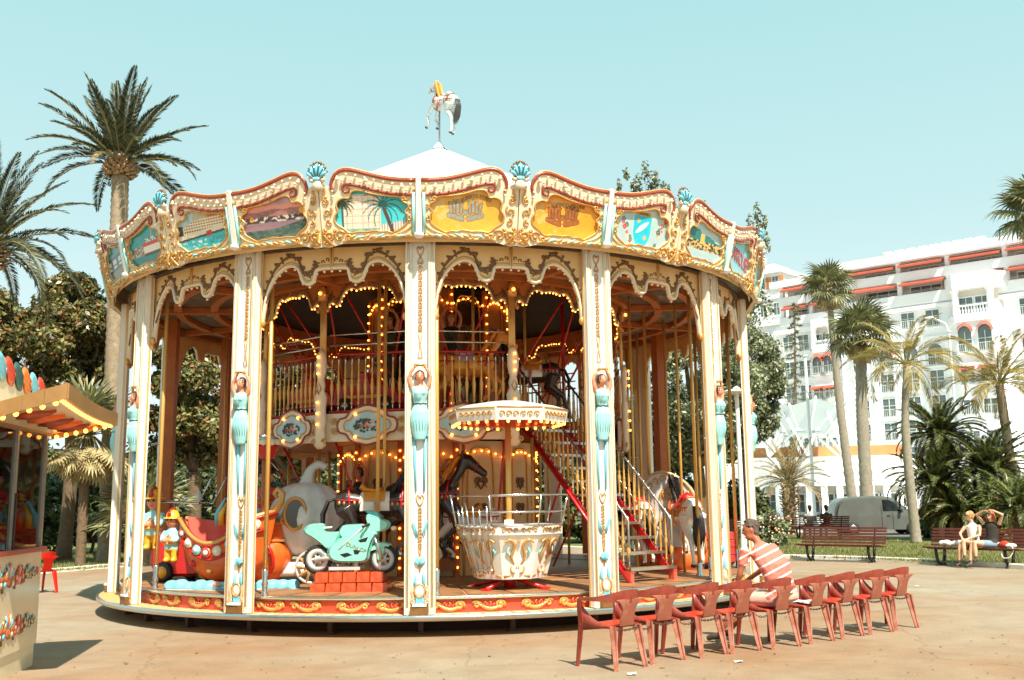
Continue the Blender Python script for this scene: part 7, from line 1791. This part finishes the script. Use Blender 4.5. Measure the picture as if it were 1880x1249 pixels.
# ================================================================ BUILDINGS, VEHICLES, STREET FURNITURE
class Facade:
    def __init__(s,px0,d0,px1,d1,parent):
        a=gy(px0,760,d0); b=gy(px1,760,d1); s.o=Vector((a.x,d0,0)); v=Vector((b.x-a.x,d1-d0,0)); s.L=v.length; s.u=v.normalized(); s.n=Vector((s.u.y,-s.u.x,0)); s.parent=parent
        s.M=Matrix(((s.u.x,-s.n.x,0,s.o.x),(s.u.y,-s.n.y,0,s.o.y),(0,0,1,0),(0,0,0,1)))   # local x along, y into the house, z up
    def x(s,px,py=700):
        d=ray(px,py); den=d.x*s.n.x+d.y*s.n.y; t=(s.o.x*s.n.x+s.o.y*s.n.y)/den; p=d*t; return (Vector((p.x,p.y,0))-s.o).dot(s.u)
    def z(s,px,py):
        d=ray(px,py); den=d.x*s.n.x+d.y*s.n.y; t=(s.o.x*s.n.x+s.o.y*s.n.y)/den; return HC+d.z*t
    def box(s,name,x0,x1,y0,y1,z0,z1,m,parent=None):
        b=MB().box(((x0+x1)/2,(y0+y1)/2,(z0+z1)/2),(x1-x0,y1-y0,z1-z0)); return ob(name,b.mesh(name,[m]),parent or s.parent,M=s.M if parent is None else None)
    def window(s,x,z0,z1,w,y=0,arch=False,awn=False,rail=True,bars=2):
        # glazing in a projecting white surround with sill, mullions and a little rail
        g=MB(); n=8
        top=[(x+w/2*cos(pi*q/n),z1+w/2*sin(pi*q/n)) for q in range(n+1)] if arch else [(x+w/2,z1),(x-w/2,z1)]
        f=lambda X,Z,o:(X,y-o,Z)
        g.mp=f; g.prism([(x-w/2,z0),(x+w/2,z0)]+top,0,.05,0); o=ob('window',g.mesh('window',['window_glass']),s.parent,M=s.M)
        h=MB(f); k=.14
        otop=[(x+(w/2+k)*cos(pi*q/n),z1+(w/2+k)*sin(pi*q/n)) for q in range(n+1)] if arch else [(x+w/2+k,z1+k),(x-w/2-k,z1+k)]
        h.prism([(x-w/2-k,z0-k),(x+w/2+k,z0-k)]+otop,-.02,.13,0,[[(x-w/2,z0),(x+w/2,z0)]+top]); 
        for q in range(1,bars): xx=x-w/2+w*q/bars; h.box((xx,(z0+z1)/2,.07),(.09,z1-z0,.06),1)
        h.box((x,z0+(z1-z0)*.62,.07),(w,.07,.06),1); h.box((x,z0-k-.06,.16),(w+.6,.14,.3),0)
        ob('window_frame',h.mesh('window_frame',['building_trim','window_frame']),o)
        if rail:
            r_=MB(f); r_.box((x,z0+.95,.36),(w+.5,.06,.05),0); r_.box((x,z0+.05,.36),(w+.5,.06,.05),0)
            for q in range(9): r_.box((x-w/2-.2+(w+.4)*q/8,z0+.5,.36),(.035,.9,.035),0)
            tag(ob('balcony_rail',r_.mesh('balcony_rail',['window_frame']),o),kind='stuff')
        if awn:
            a=MB(f)
            if arch:
                vs=[];fs=[]
                for q in range(n+1): c_,s_=cos(pi*q/n),sin(pi*q/n); vs+=[(x+(w/2+.25)*c_,z1+(w/2+.35)*s_,.14),(x+(w/2+.1)*c_,z1-.1+(w/2+.05)*s_,.75)]
                a.add(vs,[(2*q,2*q+1,2*q+3,2*q+2) for q in range(n)],0)
            else: a.add([(x-w/2-.2,z1+.3,.15),(x+w/2+.2,z1+.3,.15),(x+w/2+.2,z1-.05,.95),(x-w/2-.2,z1-.05,.95),(x-w/2-.2,z1-.22,.96),(x+w/2+.2,z1-.22,.96)],[(0,1,2,3),(3,2,5,4)],0)
            ob('awning',a.mesh('awning',['awning_red']),o)
        return o
def loggia(F,xs,zb,zt,zp0,zp1,aw=True,depth=1.8,back=0):
    # recessed storey between posts: parapet in front, glazing behind, long red awnings
    for i in range(len(xs)-1):
        x0,x1=xs[i],xs[i+1]
        c=MB(); wf=.62*(x1-x0); xa=x0+.9 if i%2 else x1-wf-.5
        F.window(xa+wf/2,zb+.2,zt-.55,wf,depth-.06+back,bars=3,rail=False)
        if aw:
            a=MB(); out=-.9-.35*(i%2); a.add([(x0+.35,-.05+back,zt-.1),(x1-.3,-.05+back,zt-.1),(x1-.3,out+back,zt-.55),(x0+.35,out+back,zt-.55),(x0+.35,out+back,zt-.8),(x1-.3,out+back,zt-.8)],[(0,1,2,3),(3,2,5,4)],0)
            ob('awning',a.mesh('awning',['awning_red']),F.parent,M=F.M)
        r_=MB(); 
        for k in range(3): r_.box(((x0+x1)/2,.08+back,zp1+.12+.16*k),(x1-x0,.05,.04),0)
        tag(ob('balcony_rail',r_.mesh('balcony_rail',['window_frame']),F.parent,M=F.M),kind='stuff')
    for x in xs: F.box('post',x-.28,x+.28,.02+back,.6+back,zb,zt,'building_trim')
    F.box('back_wall',xs[0],xs[-1],depth+back,depth+.4+back,zb-.4,zt,'shade_wall')
    F.box('parapet',xs[0]-.3,xs[-1]+.3,-.35+back,.05+back,zp0,zp1,'building_white')
    F.box('floor_slab',xs[0]-.3,xs[-1]+.3,-.3+back,depth+.2+back,zp0-.05,zp0+.25,'building_trim')
hot=thing('hotel','white curved-front hotel with red awnings and long balconies behind the palms','hotel',(0,0,0))
F=Facade(1556,130,1935,114.5,hot); R_=1700; z=lambda y:F.z(R_,y)
xs=[F.x(p) for p in(1562,1664,1757,1866,1960)]
zr0,zr1=z(477),z(459); z1p0,z1p1=z(512),z(499); z2t=z(514); z2p0,z2p1=z(557),z(541)
F.box('roof_slab',-.8,F.L+2,-.6,6,zr0,zr1,'building_white'); F.box('roof_edge',-1,F.L+2,-.9,-.55,zr0+.15,zr0+.45,'building_trim')
loggia(F,xs,z1p0+.2,zr0,z1p0,z1p1+.25); loggia(F,xs,z2p0+.2,z1p0,z2p0,z2p1+.25)
F.box('wall',-.3,F.L+2,.0,8,0,z2p0-.02,'building_white'); F.box('cornice',-.5,F.L+2,-.5,-.0,z2p0-.75,z2p0-.3,'building_trim')
F.box('string_course',-.4,F.L+2,-.25,-.0,z(625),z(619),'building_trim')
for (y0,y1,arch,awn) in((600,571,False,False),(672,646,True,True),(716,682,False,False),(762,728,False,False),(806,774,False,False),(850,820,False,False)):
    for px in(1582,1630,1676,1722,1900): F.window(F.x(px),z(y0),z(y1),1.75 if arch else 1.6,0,arch,awn and px in(1630,1582,1900),rail=True)
for px in(1606,1653,1700,1745): xx=F.x(px); F.box('pilaster',xx-.22,xx+.22,-.14,0,z(900),z(625),'building_trim')
# bowed bay on the right
def bow(F,xa,xb,dp,floors,label):
    w=xb-xa; P=[(xa,0),(xa+w*.22,-dp),(xb-w*.22,-dp),(xb,0)]
    for (z0,z1,kind) in floors:
        if kind=='band': b=MB(lambda X,Y,Z:(X,Y,Z)); k=1.06; c=(xa+xb)/2; b.prism([(c+(x-c)*k,y*1.1) for x,y in reversed(P)],z0,z1,0); ob('bow_band',b.mesh('bow_band',['building_white']),F.parent,M=F.M)
        elif kind=='loggia':
            b=MB(); c=(xa+xb)/2; b.prism([(c+(x-c)*.8,y*.55) for x,y in reversed(P)],z0,z1,0); ob('bow_wall',b.mesh('bow_wall',['shade_wall']),F.parent,M=F.M)
            for x,y in P[1:3]: ob('bow_column',MB().lathe([(.5,z0),(.42,z0+.3),(.38,z1-.5),(.5,z1-.25),(.55,z1)],12,0,(x,y+.25,0)).mesh('bow_column',['building_trim']),F.parent,M=F.M)
            for px_ in(.36,.62): F.window(xa+w*px_,z0+.2,z1-.9,1.5,-dp*.55-.02,rail=False)
            bl=MB(); bl.box((c,-dp*.96,z0+1.0),(w*.56,.3,.16)); 
            for q in range(12): bl.lathe([(.07,0),(.12,.3),(.06,.6),(.09,.9)],6,0,(xa+w*.24+w*.52*q/11,-dp*.96,z0+.05))
            tag(ob('balustrade',bl.mesh('balustrade',['building_trim']),F.parent,M=F.M),kind='stuff')
        else:
            b=MB(); b.prism(list(reversed(P)),z0,z1,0); ob('bow_wall',b.mesh('bow_wall',['building_white']),F.parent,M=F.M)
            for px_ in(.34,.66): F.window(xa+w*px_,z0+.7,z1-1.25,1.5,-dp-.02,kind=='arch',kind in('arch','awn'),rail=True)
bow(F,F.x(1752),F.x(1868),2.6,[(z(548),z(520),'band'),(z(592),z(548),'loggia'),(z(606),z(592),'band'),(z(670),z(606),'arch'),(z(725),z(670),'awn'),(z(780),z(725),'plain'),(z(835),z(780),'plain'),(0,z(835),'plain')],'')
# left wing
G_=Facade(1436,138,1560,131,hot); zg=lambda y:G_.z(1500,y); xs=[G_.x(p) for p in(1443,1496,1557)]
G_.box('roof_slab',-.6,G_.L+.6,-.5,7,zg(518),zg(505),'building_white')
loggia(G_,xs,zg(552)+.2,zg(518),zg(553),zg(540)+.2,True); loggia(G_,xs,zg(590)+.2,zg(553),zg(590),zg(578)+.2,True)
G_.box('wall',-.3,G_.L+.5,.0,8,0,zg(590)-.02,'building_white'); G_.box('cornice',-.4,G_.L+.5,-.4,0,zg(606),zg(598),'building_trim')
bow(G_,G_.x(1498),G_.x(1556),2.0,[(zg(606),zg(592),'band'),(zg(645),zg(606),'loggia'),(zg(652),zg(645),'band'),(zg(700),zg(652),'arch'),(zg(745),zg(700),'awn'),(zg(790),zg(745),'plain'),(zg(835),zg(790),'plain'),(0,zg(835),'plain')],'')
for y0,y1 in((640,612),(690,660),(736,706),(782,752),(828,798)):
    for px in(1452,1480): G_.window(G_.x(px),zg(y0),zg(y1),1.5,0,False,False)
for k in range(9): ob('roof_vent',MB().box((F.x(1640+22*k),2,zr1+.35),(.7,.9,.7)).box((F.x(1640+22*k),2,zr1+.8),(1.0,1.2,.2)).mesh('roof_vent',['building_trim']),hot,M=F.M)
# villa with orange shutters
vil=thing('villa','white villa with orange shutters behind the carousel crown at the right','building',(0,0,0)); V_=Facade(1362,172,1446,166,vil); zv=lambda y:V_.z(1405,y)
V_.box('wall',0,V_.L,0,8,0,zv(505),'building_white'); V_.box('roof_cornice',-.6,V_.L+.6,-.6,9,zv(505),zv(497),'building_trim'); V_.box('attic',V_.L*.15,V_.L*.8,1.2,7,zv(497),zv(484),'building_white')
V_.box('string_course',-.4,V_.L+.4,-.4,0,zv(600),zv(592),'building_trim'); V_.box('string_course',-.4,V_.L+.4,-.3,0,zv(552),zv(547),'building_trim')
for y0,y1 in((532,511),(582,560),(636,612),(690,664),(744,716)):
    for px in(1382,1409,1434): 
        o=V_.window(V_.x(px),zv(y0),zv(y1),1.1,0,False,False,False)
        if y0==532:
            for sg in(-1,1): V_.box('shutter',V_.x(px)+sg*1.15-.42,V_.x(px)+sg*1.15+.42,-.2,-.02,zv(y0),zv(y1),'shutter_orange')
# low white arcade with shops and orange terrace
arc_=thing('shop_arcade','low white shopping arcade with columns and orange terrace behind the lawn','building',(0,0,0)); A2=Facade(1300,96,1660,92,arc_); za=lambda y:A2.z(1480,y)
A2.box('roof',-.5,A2.L+.5,-1.2,9,za(868),za(840),'building_trim'); A2.box('terrace_wall',0,A2.L,.6,1.0,za(840),za(820),'terrace_orange'); A2.box('back_wall',0,A2.L,4.5,5,0,za(868),'shade_wall')
A2.box('frieze',-.3,A2.L+.3,-.9,-.4,za(893),za(868)-.02,'building_white')
for k in range(13): xx=A2.L*(k+.5)/13; A2.box('column',xx-.28,xx+.28,-.8,-.2,.1,za(893),'building_trim')
for k in range(12):
    xx=A2.L*(k+1)/13; A2.window(xx,.5,za(908),1.5,4.45,rail=False,bars=2)
# faceted white canopy over the terrace
cn=thing('white_canopy','faceted white glass canopy on slanting struts above the arcade','canopy',tuple(gy(1478,840,90).xy)+(0,)); zc=lambda y:gy(1478,y,90).z
rr=4.1; n=12; hub=[]
for k in range(n):
    a=2*pi*k/n; a2=2*pi*(k+1)/n; zi=zc(800 if k%2 else 786); zo=zc(740 if k%2 else 752); zo2=zc(752 if k%2 else 740); zi2=zc(786 if k%2 else 800)
    b=MB(); b.add([(rr*.45*cos(a),rr*.45*sin(a),zi),(rr*cos(a),rr*sin(a),zo),(rr*cos(a2),rr*sin(a2),zo2),(rr*.45*cos(a2),rr*.45*sin(a2),zi2)],[(0,1,2),(0,2,3)]); b.build('canopy_panel','canopy_white',cn)
    MB().tube([(rr*.45*cos(a),rr*.45*sin(a),zi),(rr*1.05*cos(a),rr*1.05*sin(a),zo+.15)],.10,5).build('canopy_rib','building_trim',cn)
for k in range(6):
    a=2*pi*k/6+.3; MB().tube([(rr*.9*cos(a),rr*.9*sin(a),zc(840)),(rr*.45*cos(a+.5),rr*.45*sin(a+.5),zc(795))],.12,6).tube([(rr*.9*cos(a),rr*.9*sin(a),zc(840)),(rr*.9*cos(a-.5),rr*.9*sin(a-.5),zc(762))],.12,6).build('strut','building_trim',cn)
MB().lathe([(0,zc(806)),(rr*.45,zc(797)),(rr*.45,zc(793)),(0,zc(790))],12).build('hub_plate','canopy_white',cn)
# --- grey van and pale blue car on the street
def car(name,label,loc,rz,prof,glassp,hw,body,L0,wheels,wr,cat,doorx=None):
    t=thing(name,label,cat,loc,rz); P=[(p.x,p.y) for p in smooth([(x,z_,0) for x,z_ in prof],4,True)]; n=len(P); b=MB(); vs=[]; fs=[]
    zmax=max(p[1] for p in P)
    lev=((-1,.955,.93),(-.93,.99,1),(-.7,1,1),(.7,1,1),(.93,.99,1),(1,.955,.93))
    for yk,kx,kz in lev:
        for x,z_ in P:
            tum=1-.16*max(0,(z_-zmax*.5)/zmax); vs.append((x*kx,yk*hw*tum,.25+(z_-.25)*kz))
    for j in range(len(lev)-1):
        for i in range(n): l=(i+1)%n; fs.append((j*n+i,j*n+l,(j+1)*n+l,(j+1)*n+i))
    b.add(vs,fs,0,True)
    for j in(0,len(lev)-1):
        for tr in tessellate_polygon([[Vector((vs[j*n+i][0],vs[j*n+i][2],0)) for i in range(n)]]): b.f.append([j*n+q for q in tr]); b.m.append(0); b.s.append(False)
    b.build('body',body,t)
    for gi,gp in enumerate(glassp):
        for sg in(-1,1):
            g=MB(); n2=len(gp); g.add([(x,sg*(hw*(1-.16*max(0,(z_-zmax*.5)/zmax))+.006),z_) for x,z_ in gp],[tuple(range(n2))]); g.build('side_window','car_glass',t)
    for x in wheels:
        for sg in(-1,1):
            w=MB(); ax=Matrix.Rotation(pi/2,3,'X'); w.lathe([(wr*.6,-.11),(wr*.92,-.11),(wr,-.06),(wr,.06),(wr*.92,.11),(wr*.6,.11)],20,0,(x,sg*(hw-.06),wr),axis=ax); o=w.build('wheel','rubber',t)
            MB().lathe([(0,-.115),(wr*.5,-.12),(wr*.62,-.10),(wr*.62,.10),(wr*.5,.12),(0,.115)],16,0,(x,sg*(hw-.06),wr),axis=ax).build('hubcap','steel',o)
    return t
g=gz(1624,983)
v=car('delivery_van','grey delivery van with rounded rear parked on the street behind the bench',(g.x,g.y+.9,.012),radians(-2),[(-2.12,.3),(-2.2,.85),(-2.14,1.25),(-1.95,1.6),(-1.55,1.79),(-.6,1.84),(.35,1.80),(.75,1.62),(1.2,1.22),(1.75,1.06),(2.1,.88),(2.15,.5),(2.05,.28)],[[(.05,1.12),(.95,1.12),(.62,1.52),(.35,1.64),(.05,1.66)]],.87,'van_grey',0,(-1.4,1.4),.31,'van')
MB().add([(1.22,-.68,1.25),(1.22,.68,1.25),(.72,.62,1.68),(.72,-.62,1.68)],[(0,1,2,3)]).build('windscreen','car_glass',v); MB().box((.85,-.98,1.12),(.12,.16,.16)).build('wing_mirror','black',v); MB().box((.5,-.885,.55),(.008,.01,1.0)).box((-.02,-.885,.85),(.008,.01,1.2)).box((.3,-.885,.9),(.16,.02,.03)).build('door_seam','black',v); MB().box((2.1,-.55,.75),(.1,.3,.18)).box((2.1,.55,.75),(.1,.3,.18)).build('headlight','bulb_off',v); MB().box((0,0,.34),(4.32,1.66,.16)).build('bumper','black',v)
g=gz(1690,983)
c=car('parked_car','pale blue hatchback ahead of the van, partly behind the slim palm',(g.x+1.6,g.y+1.6,.012),radians(178),[(-2.0,.3),(-2.05,.8),(-1.9,1.0),(-1.4,1.4),(-.6,1.5),(.3,1.46),(.9,1.05),(1.8,.88),(2.0,.6),(1.95,.3)],[[(-1.35,1.02),(-.35,1.02),(-.35,1.42),(-1.1,1.36)],[(-.28,1.02),(.7,1.02),(.25,1.38),(-.28,1.42)]],.84,'car_blue',0,(-1.25,1.25),.3,'car')
MB().add([(.95,-.62,1.08),(.95,.62,1.08),(.38,.58,1.42),(.38,-.58,1.42)],[(0,1,2,3)]).build('windscreen','car_glass',c); MB().box((-2.0,-.6,.85),(.08,.22,.2)).box((-2.0,.6,.85),(.08,.22,.2)).build('tail_lamp','bright_red',c); MB().box((1.9,-.58,.68),(.1,.28,.15)).box((1.9,.58,.68),(.1,.28,.15)).build('headlight','bulb_off',c); MB().box((0,0,.36),(3.98,1.6,.14)).build('bumper','black',c)
# --- poles and lamps
def pole(name,label,px,py0,d,r,m,cat='pole',head=None):
    T=gy(px,py0,d); t=thing(name,label,cat,(T.x,d,.0)); MB().lathe([(r*2.2,0),(r*2.2,.25),(r*1.2,.4),(r,1.2),(r*.8,T.z)],10).build('shaft',m,t); MB().lathe([(0,T.z+.12),(r*1.4,T.z+.06),(r*1.4,T.z),(0,T.z-.02)],8).build('cap',m,t); return t,T.z
pole('flagpole','thin white flagpole in front of the faceted canopy',1478,655,60,.11,'building_trim')
t,zz=pole('garden_lamp','white lamp post with flat round cap just right of the carousel',1352,716,29.5,.075,'white_paint','lamp'); MB().lathe([(0,zz+.02),(.3,zz),(.42,zz-.05),(.40,zz-.09),(0,zz-.06)],16).build('lamp_disc','white_paint',t)
t,zz=pole('street_lamp','tall street lamp with curved white head among the palms',1742,610,58,.09,'building_trim','lamp'); MB().tube(smooth([(0,0,zz),(-.2,0,zz+.5),(-.7,0,zz+.75)],4),.06,6).build('arm','building_trim',t); MB().loft([((-.6,0,zz+.72),(.05,0,0),(0,.08,.02)),((-.95,0,zz+.86),(.03,0,.1),(0,.2,0)),((-1.35,0,zz+.82),(.03,0,.06),(0,.14,0)),((-1.5,0,zz+.76),(.01,0,.02),(0,.04,0))],10).build('lamp_head','building_trim',t)
